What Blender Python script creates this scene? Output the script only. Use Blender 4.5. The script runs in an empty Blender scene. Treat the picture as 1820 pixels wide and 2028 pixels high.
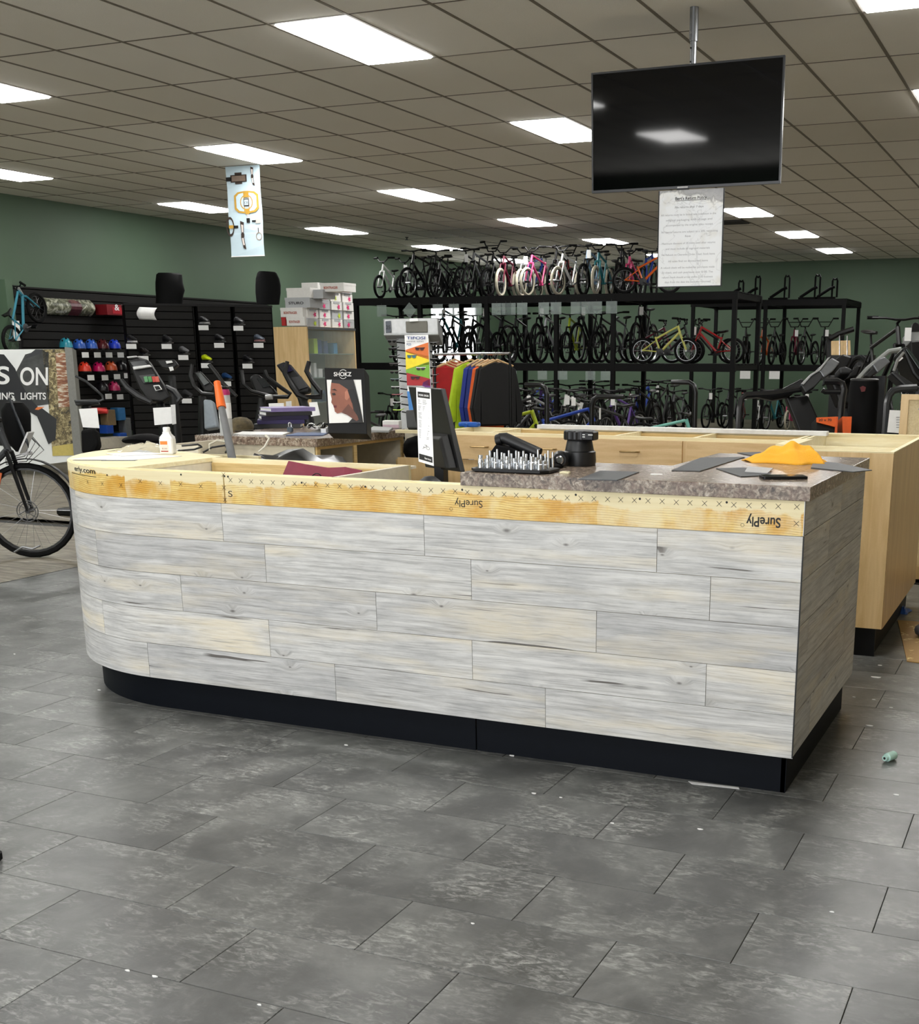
import bpy, bmesh, math, random
from mathutils import Vector, Matrix
from math import sin, cos, pi, radians
random.seed(7)
scene = bpy.context.scene
COL = scene.collection
# ---------------------------------------------------------------- camera
FPX, YAW, PIT, ROL = 2352.124, -0.3934, -0.2582, 0.0010
PPX, PPY, CAMH = 1119.876, 1326.061, 1.4808
cy_, sy_, cp_, sp_ = cos(YAW), sin(YAW), cos(PIT), sin(PIT)
fw = Vector((sy_*cp_, cy_*cp_, sp_)); rt = Vector((cy_, -sy_, 0)); up = rt.cross(fw)
rt, up = rt*cos(ROL)+up*sin(ROL), -rt*sin(ROL)+up*cos(ROL)
cam = bpy.data.cameras.new('camera'); camo = bpy.data.objects.new('camera', cam); COL.objects.link(camo)
camo.matrix_world = Matrix(((rt.x, up.x, -fw.x, 0), (rt.y, up.y, -fw.y, 0), (rt.z, up.z, -fw.z, CAMH), (0, 0, 0, 1)))
cam.sensor_fit = 'VERTICAL'; cam.sensor_height = 36; cam.lens = FPX/2028*36
cam.shift_x = (910-PPX)/2028; cam.shift_y = (PPY-1014)/2028
cam.clip_start = 0.05; cam.clip_end = 200
scene.camera = camo
# ---------------------------------------------------------------- world, daylight, exposure
scene.view_settings.view_transform = 'Standard'; scene.view_settings.look = 'None'
scene.view_settings.gamma = 1; scene.view_settings.use_curve_mapping = False
scene.view_settings.exposure = 0.0
W = bpy.data.worlds.new('world'); scene.world = W; W.use_nodes = True
W.node_tree.nodes['Background'].inputs[0].default_value = (.9, .95, 1, 1)
W.node_tree.nodes['Background'].inputs[1].default_value = 1.6
def area(name, loc, rot, sx, sy, power, color=(1, 1, 1)):
    l = bpy.data.lights.new(name, 'AREA'); l.shape = 'RECTANGLE'; l.size = sx; l.size_y = sy; l.energy = power; l.color = color
    o = bpy.data.objects.new(name, l); COL.objects.link(o); o.location = loc; o.rotation_euler = rot
    return o
# daylight through the shop window behind the camera
area('window_daylight', (-3.6, -4.32, 1.75), (radians(97), 0, 0), 7.6, 2.3, 365, (.955, .975, 1))
PANEL_W = 24.0          # strength of each ceiling light panel
ZC = 3.596             # ceiling height
CX0, CY0, TS = -6.9636, 7.2448, .6096   # ceiling grid origin and module
# ---------------------------------------------------------------- materials
MATS = {}
class NT:
    def __init__(s, m): s.t = m.node_tree; s.n = s.t.nodes; s.l = s.t.links
    def add(s, ty, **kw):
        n = s.n.new(ty)
        for k, v in kw.items():
            if k[0] == '_': setattr(n, k[1:], v)
            else:
                i = int(k[1:]) if k[0] == 'i' and k[1:].isdigit() else k.replace('_', ' ')
                if isinstance(v, bpy.types.NodeSocket): s.l.new(v, n.inputs[i])
                else: n.inputs[i].default_value = v
        return n
    def math(s, op, a, b=0.0, clamp=False):
        n = s.n.new('ShaderNodeMath'); n.operation = op; n.use_clamp = clamp
        for k, v in enumerate((a, b)):
            if isinstance(v, bpy.types.NodeSocket): s.l.new(v, n.inputs[k])
            else: n.inputs[k].default_value = v
        return n.outputs[0]
    def mix(s, fac, a, b, mode='MIX'):
        n = s.n.new('ShaderNodeMix'); n.data_type = 'RGBA'; n.blend_type = mode
        for k, v in ((0, fac), (6, a), (7, b)):
            if isinstance(v, bpy.types.NodeSocket): s.l.new(v, n.inputs[k])
            elif k == 0: n.inputs[0].default_value = v
            else: n.inputs[k].default_value = (*v, 1) if len(v) == 3 else v
        return n.outputs[2]
    def ramp(s, fac, stops):
        n = s.n.new('ShaderNodeValToRGB'); s.l.new(fac, n.inputs[0]); e = n.color_ramp.elements
        while len(e) < len(stops): e.new(.5)
        for k, (p, c) in enumerate(stops):
            e[k].position = p; e[k].color = (c, c, c, 1) if not hasattr(c, '__len__') else (*c, 1)
        return n.outputs[0]
    def noise(s, vec, scale, detail=2, rough=.5, dist=0):
        n = s.add('ShaderNodeTexNoise', Scale=scale, Detail=detail, Roughness=rough, Distortion=dist)
        s.l.new(vec, n.inputs['Vector']); return n.outputs[0]
    def vscale(s, vec, sc, off=(0, 0, 0)):
        n = s.n.new('ShaderNodeMapping'); s.l.new(vec, n.inputs[0]); n.inputs['Scale'].default_value = sc; n.inputs['Location'].default_value = off
        return n.outputs[0]
    def coord(s, k='Object'): return s.n.new('ShaderNodeTexCoord').outputs[k]
    def rnd(s): return s.n.new('ShaderNodeObjectInfo').outputs['Random']
    def bump(s, h, st, dist=.01):
        b = s.add('ShaderNodeBump', Strength=st, Distance=dist, Height=h); s.l.new(b.outputs[0], s.b.inputs['Normal'])
def newmat(name):
    m = bpy.data.materials.new(name); m.use_nodes = True; t = NT(m); t.b = m.node_tree.nodes['Principled BSDF']; MATS[name] = m
    return m, t
def srgb(*c):
    return tuple(((v/255)/12.92 if v/255 <= .04045 else ((v/255+.055)/1.055)**2.4) for v in c)
def P(color, rough=.5, metal=0, var=.12, scale=30, **kw):
    """plain procedural material: colour with a little noise"""
    key = ('P', tuple(round(c, 4) for c in color), rough, metal, tuple(sorted(kw.items())))
    if key in MATS: return MATS[key]
    m, t = newmat('mat_%d' % len(MATS)); MATS[key] = m
    n = t.noise(t.coord(), scale, 3)
    f = t.ramp(n, [(.3, 1-var), (.7, 1.0)])
    t.l.new(t.mix(1.0, color, f, 'MULTIPLY'), t.b.inputs['Base Color'])
    t.b.inputs['Roughness'].default_value = rough; t.b.inputs['Metallic'].default_value = metal
    for k, v in kw.items():
        k = k.replace('_', ' ')
        t.b.inputs[k].default_value = v
    return m
# ---------------------------------------------------------------- mesh builder
class MB:
    def __init__(s): s.v = []; s.f = []; s.uv = None
    def add(s, vs, fs):
        o = len(s.v); s.v += [tuple(v) for v in vs]; s.f += [tuple(i+o for i in f) for f in fs]; return s
    def box(s, x0, y0, z0, x1, y1, z1):
        v = [(x0, y0, z0), (x1, y0, z0), (x1, y1, z0), (x0, y1, z0), (x0, y0, z1), (x1, y0, z1), (x1, y1, z1), (x0, y1, z1)]
        return s.add(v, [(3, 2, 1, 0), (4, 5, 6, 7), (0, 1, 5, 4), (1, 2, 6, 5), (2, 3, 7, 6), (3, 0, 4, 7)])
    def cbox(s, c, d, M=None):
        """box centred at c with size d, optional rotation matrix"""
        hx, hy, hz = d[0]/2, d[1]/2, d[2]/2; v = []
        for z in (-hz, hz):
            for x, y in ((-hx, -hy), (hx, -hy), (hx, hy), (-hx, hy)):
                p = Vector((x, y, z)); p = M @ p if M else p; v.append(Vector(c)+p)
        return s.add(v, [(3, 2, 1, 0), (4, 5, 6, 7), (0, 1, 5, 4), (1, 2, 6, 5), (2, 3, 7, 6), (3, 0, 4, 7)])
    def rbox(s, x0, y0, z0, x1, y1, z1, b=.005):
        """box with chamfered vertical+top edges"""
        o = [(x0+b, y0), (x1-b, y0), (x1, y0+b), (x1, y1-b), (x1-b, y1), (x0+b, y1), (x0, y1-b), (x0, y0+b)]
        i = [(min(max(x, x0+b), x1-b), min(max(y, y0+b), y1-b)) for x, y in o]
        L = [(i, z0), (o, z0+b), (o, z1-b), (i, z1)]
        return s.rings([[(x, y, z) for x, y in r] for r, z in L])
    def rings(s, R, cap=True, closed=True):
        n = len(R[0]); vs = [p for r in R for p in r]; fs = []
        for k in range(len(R)-1):
            for i in range(n if closed else n-1):
                j = (i+1) % n; fs.append((k*n+i, k*n+j, (k+1)*n+j, (k+1)*n+i))
        if cap: fs += [tuple(range(n))[::-1], tuple((len(R)-1)*n+i for i in range(n))]
        return s.add(vs, fs)
    def tube(s, pts, r, n=8, cap=True, closed=False):
        pts = [Vector(p) for p in pts]; m = len(pts); rr = r if hasattr(r, '__len__') else [r]*m; R = []; prev = None
        for k, p in enumerate(pts):
            if closed: d = pts[(k+1) % m]-pts[k-1]
            else: d = pts[min(k+1, m-1)]-pts[max(k-1, 0)]
            d = d.normalized() if d.length > 1e-9 else Vector((0, 0, 1))
            if prev is None:
                a = Vector((0, 0, 1)) if abs(d.z) < .9 else Vector((1, 0, 0))
                u = d.cross(a).normalized()
            else:
                u = (prev-d*prev.dot(d)).normalized()
            prev = u; w = d.cross(u)
            R.append([p+(u*cos(2*pi*i/n)+w*sin(2*pi*i/n))*rr[k] for i in range(n)])
        if closed: R.append(R[0]); cap = False
        return s.rings(R, cap)
    def cyl(s, a, b, r, n=12, r2=None): return s.tube([a, b], [r, r if r2 is None else r2], n)
    def lathe(s, prof, c=(0, 0, 0), n=20, axis='z'):
        R = []
        for r, h in prof:
            ring = []
            for i in range(n):
                a = 2*pi*i/n; x, y = r*cos(a), r*sin(a)
                p = (x, y, h) if axis == 'z' else ((h, x, y) if axis == 'x' else (y, h, x))
                ring.append((p[0]+c[0], p[1]+c[1], p[2]+c[2]))
            R.append(ring)
        return s.rings(R)
    def ball(s, c, rx, ry=None, rz=None, n=12, m=8):
        ry = ry or rx; rz = rz or rx
        R = [[(c[0]+rx*max(sin(pi*k/m), .001)*cos(2*pi*i/n), c[1]+ry*max(sin(pi*k/m), .001)*sin(2*pi*i/n), c[2]-rz*cos(pi*k/m)) for i in range(n)] for k in range(m+1)]
        return s.rings(R)
    def torus(s, c, R, r, axis='y', n=28, m=8):
        pts = []
        for i in range(n):
            a = 2*pi*i/n; x, y = R*cos(a), R*sin(a)
            p = (x, 0, y) if axis == 'y' else ((0, x, y) if axis == 'x' else (x, y, 0)); pts.append((p[0]+c[0], p[1]+c[1], p[2]+c[2]))
        return s.tube(pts, r, m, closed=True)
    def prism(s, poly, z0, z1, M=None):
        """extrude 2-D polygon (x,y) from z0 to z1; M maps to space"""
        n = len(poly); vs = [Vector((x, y, z0)) for x, y in poly]+[Vector((x, y, z1)) for x, y in poly]
        if M: vs = [M @ v for v in vs]
        fs = [tuple(range(n))[::-1], tuple(range(n, 2*n))]+[(i, (i+1) % n, n+(i+1) % n, n+i) for i in range(n)]
        return s.add(vs, fs)
    def xform(s, M): s.v = [tuple(M @ Vector(v)) for v in s.v]; return s
    def build(s, name, mat, parent=None, smooth=False, bevel=0, kind=None, loc=None):
        """vertices are in world space (or the parent's local space when the parent sits at 0)"""
        me = bpy.data.meshes.new(name)
        off = Vector((0, 0, 0))
        if parent is not None: off = parent.get('_o') and Vector(parent['_o']) or Vector((0, 0, 0))
        if loc is not None: off = Vector(loc)
        me.from_pydata([tuple(Vector(v)-off) for v in s.v], [], s.f)
        bm = bmesh.new(); bm.from_mesh(me); bmesh.ops.recalc_face_normals(bm, faces=bm.faces); bm.to_mesh(me); bm.free()
        if s.uv:
            ul = me.uv_layers.new(name='UVMap')
            for lo in me.loops: ul.data[lo.index].uv = s.uv[lo.vertex_index]
        ms = mat if isinstance(mat, (list, tuple)) else [mat]
        for m in ms: me.materials.append(m)
        if smooth:
            for p in me.polygons: p.use_smooth = True
            me.set_sharp_from_angle(angle=radians(40))
        o = bpy.data.objects.new(name, me); COL.objects.link(o)
        if parent is not None: o.parent = parent
        if loc is not None: o.location = loc
        if bevel:
            b = o.modifiers.new('b', 'BEVEL'); b.width = bevel; b.segments = 2; b.limit_method = 'ANGLE'
        if kind: o['kind'] = kind
        o['_o'] = tuple(off) if parent is not None or loc is not None else (0, 0, 0)
        return o
def thing(name, label, cat, loc=(0, 0, 0), group=None, rz=0):
    o = bpy.data.objects.new(name, None); COL.objects.link(o); o.location = loc; o.rotation_euler = (0, 0, rz)
    o['label'] = label; o['category'] = cat; o['_o'] = tuple(loc)
    if group: o['group'] = group
    return o
def lthing(name, label, cat, loc=(0, 0, 0), group=None, rz=0):
    """thing whose parts are modelled in local space"""
    o = thing(name, label, cat, loc, group, rz); o['_o'] = (0, 0, 0); return o
def tag(o, label, cat, group=None):
    o['label'] = label; o['category'] = cat
    if group: o['group'] = group
    return o
def place(o, loc, rz=0): o.location = loc; o.rotation_euler = (0, 0, rz); return o
def copy_tree(o, parent=None):
    c = o.copy(); COL.objects.link(c); c.parent = parent
    for ch in list(o.children): copy_tree(ch, c)
    return c
def struct(o): o['kind'] = 'structure'; return o
def inst(src, parent, loc, rz=0):
    c = src.copy(); COL.objects.link(c); c.parent = parent; c.location = loc; c.rotation_euler = (0, 0, rz); return c
def in_frame(p, mx=60, my=60):
    d = Vector(p)-Vector((0, 0, CAMH)); z = d.dot(fw)
    if z < .1: return None
    x = PPX+FPX*d.dot(rt)/z; y = PPY-FPX*d.dot(up)/z
    return (-mx < x < 1820+mx and -my < y < 2028+my)
def ray(x, y): return fw+rt*((x-PPX)/FPX)-up*((y-PPY)/FPX)
def atZ(x, y, z): d = ray(x, y); return Vector((0, 0, CAMH))+d*((z-CAMH)/d.z)
def atY(x, y, Yv): d = ray(x, y); return Vector((0, 0, CAMH))+d*(Yv/d.y)
def atX(x, y, Xv): d = ray(x, y); return Vector((0, 0, CAMH))+d*(Xv/d.x)
def text_mesh(txt, size, bold=False, depth=0):
    cu = bpy.data.curves.new('t', 'FONT'); cu.body = txt; cu.size = size; cu.align_x = 'LEFT'; cu.extrude = depth
    if bold: cu.offset = size*.018
    o = bpy.data.objects.new('t', cu); COL.objects.link(o)
    dg = bpy.context.evaluated_depsgraph_get(); me = bpy.data.meshes.new_from_object(o.evaluated_get(dg))
    vs = [v.co.copy() for v in me.vertices]; fs = [tuple(p.vertices) for p in me.polygons]
    bpy.data.objects.remove(o); bpy.data.curves.remove(cu); bpy.data.meshes.remove(me)
    if vs:
        x0 = min(v.x for v in vs); x1 = max(v.x for v in vs)
    else: x0 = x1 = 0
    return vs, fs, x0, x1
def text_on(mb, txt, fn, width=None, size=1.0, bold=False):
    """lay text through fn(u,v): u 0..1 along, v in text-height units; scaled so that the text spans u 0..1"""
    vs, fs, x0, x1 = text_mesh(txt, 1.0, bold)
    if x1 > x0: mb.add([fn((v.x-x0)/(x1-x0), v.y) for v in vs], fs)
    return mb
# ================================================================ SETTING
XL, YB, XR_, YFR = -13.6, 28.7, 2.6, -4.4      # left wall, back wall, right wall, shop-front wall
def mat_floor_tile():
    m, t = newmat('floor_tile'); c = t.coord(); r = t.rnd()
    off = t.add('ShaderNodeCombineXYZ', X=t.math('MULTIPLY', r, 37.), Y=t.math('MULTIPLY', r, 91.), Z=0.)
    v = t.add('ShaderNodeVectorMath', _operation='ADD', i0=c, i1=off.outputs[0]).outputs[0]
    n1 = t.noise(v, 3.0, 9, .68, .3); n3 = t.noise(v, 130, 3, .7)
    n2 = t.noise(t.vscale(v, (14, 34, 9)), 1.7, 7, .70, .9); ms = t.noise(v, 4.2, 5, .6, .5)
    base = t.ramp(n1, [(.28, srgb(60, 61, 60)), (.48, srgb(84, 85, 84)), (.72, srgb(116, 117, 115))])
    sc = t.math('MULTIPLY', t.ramp(n2, [(.46, 0.), (.60, .45), (.74, 1.)]), t.ramp(ms, [(.44, .05), (.62, 1.)]))
    col = t.mix(t.math('MULTIPLY', sc, .85), base, srgb(190, 191, 187))
    dk = t.math('MULTIPLY', t.ramp(n2, [(.26, 1.), (.42, 0.)]), .35)
    col = t.mix(dk, col, srgb(62, 62, 61))
    tint = t.ramp(r, [(0., .86), (1., 1.12)])
    t.l.new(t.mix(1, col, tint, 'MULTIPLY'), t.b.inputs['Base Color'])
    t.l.new(t.ramp(n2, [(.3, .30), (.8, .46)]), t.b.inputs['Roughness'])
    t.bump(n3, .1, .0015); return m
def mat_plank_floor():
    m, t = newmat('plank_floor'); c = t.coord(); r = t.rnd()
    off = t.add('ShaderNodeCombineXYZ', X=t.math('MULTIPLY', r, 50.), Y=t.math('MULTIPLY', r, 13.), Z=0.)
    v = t.add('ShaderNodeVectorMath', _operation='ADD', i0=c, i1=off.outputs[0]).outputs[0]
    n = t.noise(t.vscale(v, (1.6, 22, 1)), 2.2, 6, .6, .3)
    t.l.new(t.ramp(n, [(.32, srgb(58, 50, 40)), (.5, srgb(112, 104, 90)), (.66, srgb(168, 162, 146))]), t.b.inputs['Base Color'])
    t.b.inputs['Roughness'].default_value = .45; return m
def mat_ceiling_tile():
    m, t = newmat('ceiling_tile'); c = t.coord(); r = t.rnd()
    n = t.noise(c, 260, 4, .8); n2 = t.noise(c, 3., 3)
    col = t.mix(t.ramp(n, [(.36, 0.), (.58, 1.)]), srgb(214, 210, 200), srgb(246, 243, 235))
    col = t.mix(1, col, t.ramp(t.math('ADD', t.math('MULTIPLY', r, .6), t.math('MULTIPLY', n2, .4)), [(.2, (.90, .89, .86)), (.9, (1., 1., 1.))]), 'MULTIPLY')
    t.l.new(col, t.b.inputs['Base Color']); t.b.inputs['Roughness'].default_value = .95; t.bump(n, .25, .003); return m
def mat_green():
    m, t = newmat('green_paint'); c = t.coord(); n = t.noise(c, 1.3, 3); n2 = t.noise(c, 180, 3)
    t.l.new(t.mix(n, srgb(74, 95, 74), srgb(84, 105, 84)), t.b.inputs['Base Color'])
    t.b.inputs['Roughness'].default_value = .6; t.bump(n2, .1, .002); return m
M_TILE, M_PLANKF, M_CEIL, M_GREEN = mat_floor_tile(), mat_plank_floor(), mat_ceiling_tile(), mat_green()
M_SUB = P(srgb(34, 34, 34), .7)
M_GRID = P(srgb(120, 112, 98), .55); M_GRIDC = P(srgb(96, 88, 76), .6)
# ---- floor
FLX, FLY = -3.3959, 2.9658; FX_B, FY_B = -6.52, 8.2    # tile grid origin; tile area ends there
floor = struct(MB().box(XL-.2, YFR-.2, -.12, XR_+.2, YB+.2, -.008).build('floor', M_SUB))
tile_me = None; rest = MB(); g = .0009
cand = []
for r_ in range(-26, 19):
    y0 = FLY+r_*.3048; y1 = y0+.3048
    if y1 > FY_B+.02: break
    for k in range(-24, 34):
        if (k-r_) % 2: continue
        x0 = FLX+k*.3048; x1 = x0+.6096
        if x1 <= FX_B or x0 > XR_: continue
        full = x0 >= FX_B-.001
        c = ((x0+x1)/2, (y0+y1)/2, 0)
        vis = any(in_frame((a, b, 0), 0, 0) for a in (x0, c[0], x1) for b in (y0, y1))
        hid = c[0] > -3.9 and c[0] < -.95 and c[1] > 4.1 and c[1] < 8
        if full and vis and not hid: cand.append((c[1]-.2*c[0], c))
        else: rest.box(max(x0, FX_B)+g, y0+g, -.008, x1-g, y1-g, 0)
cand.sort()
for n_, (d, c) in enumerate(cand):
    if n_ < 300:
        if tile_me is None:
            t0 = MB().rbox(-.3048+g, -.1524+g, -.008, .3048-g, .1524-g, 0, .0012).build('floor_tile', M_TILE, floor); t0.location = c; tile_me = t0
        else: inst(tile_me, floor, c)
    else: rest.box(c[0]-.3048+g, c[1]-.1524+g, -.008, c[0]+.3048-g, c[1]+.1524-g, 0)
rest.build('floor_tile_field', M_TILE, floor, kind='stuff')
# wood-look planks beyond the tile
pk = None; rest = MB(); n_ = 0
def plank_row(x0, x1, y, seed):
    global pk, n_
    rr = random.Random(seed); x = x0-rr.random()*1.2
    while x < x1:
        a, b = max(x, x0), min(x+1.2, x1)
        full = a == x and b == x+1.2
        c = ((a+b)/2, y+.075, 0)
        if full and in_frame(c, 30, 30) and n_ < 150 and (c[1] < 8.6 or c[0] < -6.5) and c[1] < 9.5:
            n_ += 1
            if pk is None: pk = MB().box(-.6+g, -.075+g, -.008, .6-g, .075-g, 0).build('floor_plank', M_PLANKF, floor); pk.location = c
            else: inst(pk, floor, c)
        elif b-a > .02: rest.box(a+g, y+g, -.008, b-g, y+.15-g, 0)
        x += 1.2
y = -4.4
while y < YB:
    if y+.15 <= FY_B: plank_row(XL, FX_B-.012, y, int(y*100)+5)
    else: plank_row(XL, XR_, max(y, FY_B+.012), int(y*100)+5)
    y += .15
rest.build('floor_plank_field', M_PLANKF, floor, kind='stuff')
ts = MB().box(FX_B-.012, YFR, -.008, FX_B, FY_B, .001).box(FX_B-.012, FY_B, -.008, XR_, FY_B+.012, .001).build('transition_strip', P(srgb(30, 30, 30), .5), floor)
# ---- walls
WY0, WY1, WZ0, WZ1 = 24.8, 27.2, 1.25, 2.74      # window in the left wall
wl = MB()
wl.box(XL-.15, YFR-.15, 0, XL, WY0, ZC+.3).box(XL-.15, WY1, 0, XL, YB+.15, ZC+.3).box(XL-.15, WY0, 0, XL, WY1, WZ0).box(XL-.15, WY0, WZ1, XL, WY1, ZC+.3)
struct(wl.build('wall_left', M_GREEN))
struct(MB().box(XL-.15, YB, 0, XR_+.15, YB+.15, ZC+.3).build('wall_back', M_GREEN))
struct(MB().box(XR_, YFR-.15, 0, XR_+.15, YB, ZC+.3).build('wall_right', P(srgb(184, 172, 148), .7)))
# shop front with its window opening, behind the camera
SX0, SX1, SZ0, SZ1 = -7.6, .4, .5, 3.0
wf = MB().box(XL, YFR-.15, 0, SX0, YFR, ZC+.3).box(SX1, YFR-.15, 0, XR_, YFR, ZC+.3).box(SX0, YFR-.15, 0, SX1, YFR, SZ0).box(SX0, YFR-.15, SZ1, SX1, YFR, ZC+.3)
struct(wf.build('wall_front', M_GREEN))
m_alu = P(srgb(150, 150, 150), .4, .8)
wb = MB()
for x in (SX0, -5.6, -3.6, -1.6, SX1-.06): wb.box(x, YFR-.1, SZ0, x+.06, YFR-.04, SZ1)
struct(wb.build('window_2', m_alu))
# left-wall window: bright daylight pane
w1 = struct(MB().box(XL-.10, WY0, WZ0, XL-.04, WY0+.05, WZ1).box(XL-.10, WY1-.05, WZ0, XL-.04, WY1, WZ1).box(XL-.10, WY0, WZ0, XL-.04, WY1, WZ0+.05).box(XL-.10, WY0, WZ1-.05, XL-.04, WY1, WZ1).box(XL-.10, (WY0+WY1)/2-.02, WZ0, XL-.05, (WY0+WY1)/2+.02, WZ1).build('window_1', m_alu))
m_sky, t = newmat('window_sky'); t.b.inputs['Base Color'].default_value = (.9, .95, 1, 1)
t.l.new(t.mix(t.noise(t.coord(), 1.2), (.92, .97, 1), (1, 1, 1)), t.b.inputs['Emission Color']); t.b.inputs['Emission Strength'].default_value = 3.2
MB().box(XL-.09, WY0+.05, WZ0+.05, XL-.08, WY1-.05, WZ1-.05).build('window_pane', m_sky, w1)
# green partition fin at the far left
pq = Vector((0, 0, CAMH))+ray(9, 553)*15.9
pf = MB().box(XL, pq.y, 0, pq.x, pq.y+.12, pq.z).build('trim_1', M_GREEN); struct(pf)
# ---- ceiling: slab, tee grid, tiles, light panels
ceil = struct(MB().box(XL-.15, YFR-.15, ZC+.09, XR_+.15, YB+.15, ZC+.3).build('ceiling', M_SUB))
lights = set()
for i in range(-6, 19, 3):
    for j in range(-9, 22, 6):
        x = CX0+j*TS; y_ = CY0+i*2*TS
        if XL < x and x+TS < XR_ and YFR < y_ and y_+2*TS < YB: lights.add((i, j))
t0 = None; rest = MB(); cand = []
for i in range(-12, 20):
    for j in range(-12, 22):
        if (i, j) in lights: continue
        x0, y0 = CX0+j*TS, CY0+i*2*TS
        a0, a1, b0, b1 = max(x0, XL), min(x0+TS, XR_), max(y0, YFR), min(y0+2*TS, YB)
        if a1-a0 < .03 or b1-b0 < .03: continue
        vis = any(in_frame((a, b, ZC), 0, 0) for a in (a0, (a0+a1)/2, a1) for b in (b0, (b0+b1)/2, b1))
        if vis and a1-a0 > TS-.001 and b1-b0 > 2*TS-.001: cand.append((y0, a0, b0))
        else: rest.box(a0, b0, ZC, a1, b1, ZC+.015)
cand.sort()
for k, (_, a, b) in enumerate(cand):
    if k < 298:
        c = (a+TS/2, b+TS, ZC)
        if t0 is None: t0 = MB().rbox(-TS/2+.004, -TS+.004, 0, TS/2-.004, TS-.004, .015, .003).build('ceiling_tile', M_CEIL, ceil); t0.location = c
        else: inst(t0, ceil, c)
    else: rest.box(a, b, ZC, a+TS, b+2*TS, ZC+.015)
rest.build('ceiling_tile_field', M_CEIL, ceil, kind='stuff')
for j in range(-10, 21):
    x = CX0+j*TS
    if XL < x < XR_: MB().box(x-.012, YFR, ZC-.004, x+.012, YB, ZC+.03).build('main_tee', M_GRID, ceil)
for i in range(-9, 18):
    y_ = CY0+i*2*TS
    if YFR < y_ < YB: MB().box(XL, y_-.007, ZC-.0025, XR_, y_+.007, ZC+.03).build('cross_tee', M_GRIDC, ceil)
m_em, t = newmat('light_diffuser'); t.b.inputs['Base Color'].default_value = (.9, .9, .9, 1)
n = t.noise(t.coord(), 3); t.l.new(t.ramp(n, [(.2, (1., .985, .955)), (.8, (1., 1., .98))]), t.b.inputs['Emission Color']); t.b.inputs['Emission Strength'].default_value = PANEL_W
m_frame = P(srgb(200, 200, 196), .4)
rowname = {-9: 'third row behind', -6: 'second row behind', -3: 'row just overhead', 0: 'nearest row in view', 3: 'second row in view', 6: 'third row in view', 9: 'fourth row in view', 12: 'fifth row in view', 15: 'sixth row in view', 18: 'last row'}
colname = {-9: 'along the green left wall', -3: 'left of the hanging television', 3: 'in the line of the hanging television', 9: 'right of the hanging television', 15: 'far right', 21: 'at the right wall'}
L0 = None
for (i, j) in sorted(lights):
    loc = (CX0+j*TS+TS/2, CY0+i*2*TS+TS, ZC)
    lab = 'white rectangular ceiling light panel, %s, %s' % (rowname[i], colname[j])
    if L0 is None:
        L0 = lthing('ceiling_light', lab, 'light', loc, 'recessed ceiling light panels')
        a, b = TS/2-.013, TS-.013
        MB().box(-a, -b, -.002, a, -b+.018, .04).box(-a, b-.018, -.002, a, b, .04).box(-a, -b, -.002, -a+.018, b, .04).box(a-.018, -b, -.002, a, b, .04).build('frame', m_frame, L0)
        MB().rings([[(-a+.018+e, -b+.018+e, z), (a-.018-e, -b+.018+e, z), (a-.018-e, b-.018-e, z), (-a+.018+e, b-.018-e, z)] for z, e in ((.010, 0), (-.004, 0), (-.016, .012))]).build('diffuser', m_em, L0)
    else:
        o = copy_tree(L0); o.location = loc; o['label'] = lab
# dark air vent in the ceiling right of the policy sign
v = lthing('air_vent', 'dark slotted air vent in the ceiling behind the policy sign', 'vent', (CX0+2.5*TS, CY0+11*TS*2-TS, ZC))
MB().box(-.29, -.29, -.006, .29, .29, -.003).build('backing', P(srgb(16, 16, 16), .8), v)
for k in range(7): MB().box(-.27, -.26+k*.08, -.018, .27, -.225+k*.08, -.006).build('slat', P(srgb(52, 48, 42), .6), v)
sp = tag(MB().lathe([(.03, 0), (.03, -.012), (.012, -.02), (.012, -.045), (.04, -.048), (.04, -.052)], (-11.6, 20.3, ZC), 14).build('sprinkler_head', P(srgb(40, 40, 40), .5), None, True), 'small dark sprinkler head on the ceiling above the left bike rack', 'sprinkler')
# ================================================================ MAIN COUNTER
YF, XE, RC, XC = 3.85, -.757, .88, -3.50          # front plane, right end, corner radius, arc centre
LS = XE-XC                                       # straight length from the right end
def fpath(s, off=0.0):
    """point on the counter front, s metres left of the right end; off pushes outward"""
    if s <= LS: return Vector((XE-s, YF-off, 0)), Vector((0, -1, 0))
    a = (s-LS)/RC
    if a <= pi/2:
        n = Vector((-sin(a), -cos(a), 0)); return Vector((XC, YF+RC, 0))+n*(RC+off), n
    return Vector((XC-RC-off, YF+RC+(a-pi/2)*RC, 0)), Vector((-1, 0, 0))
def band(s0, s1, z0, z1, thick, out, step=.06, fn=fpath):
    """slab following the front path, outer face at 'out'"""
    mb = MB(); n = 1 if s1 <= LS else max(2, int((s1-s0)/step)+1)
    R = []; uv = []
    for k in range(n+1):
        s = s0+(s1-s0)*k/n; a, _ = fn(s, out); b, _ = fn(s, out-thick)
        R.append([(a.x, a.y, z0), (a.x, a.y, z1), (b.x, b.y, z1), (b.x, b.y, z0)]); uv += [(-s, z0), (-s, z1), (-s, z1), (-s, z0)]
    mb.rings(R); mb.uv = uv; return mb
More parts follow.
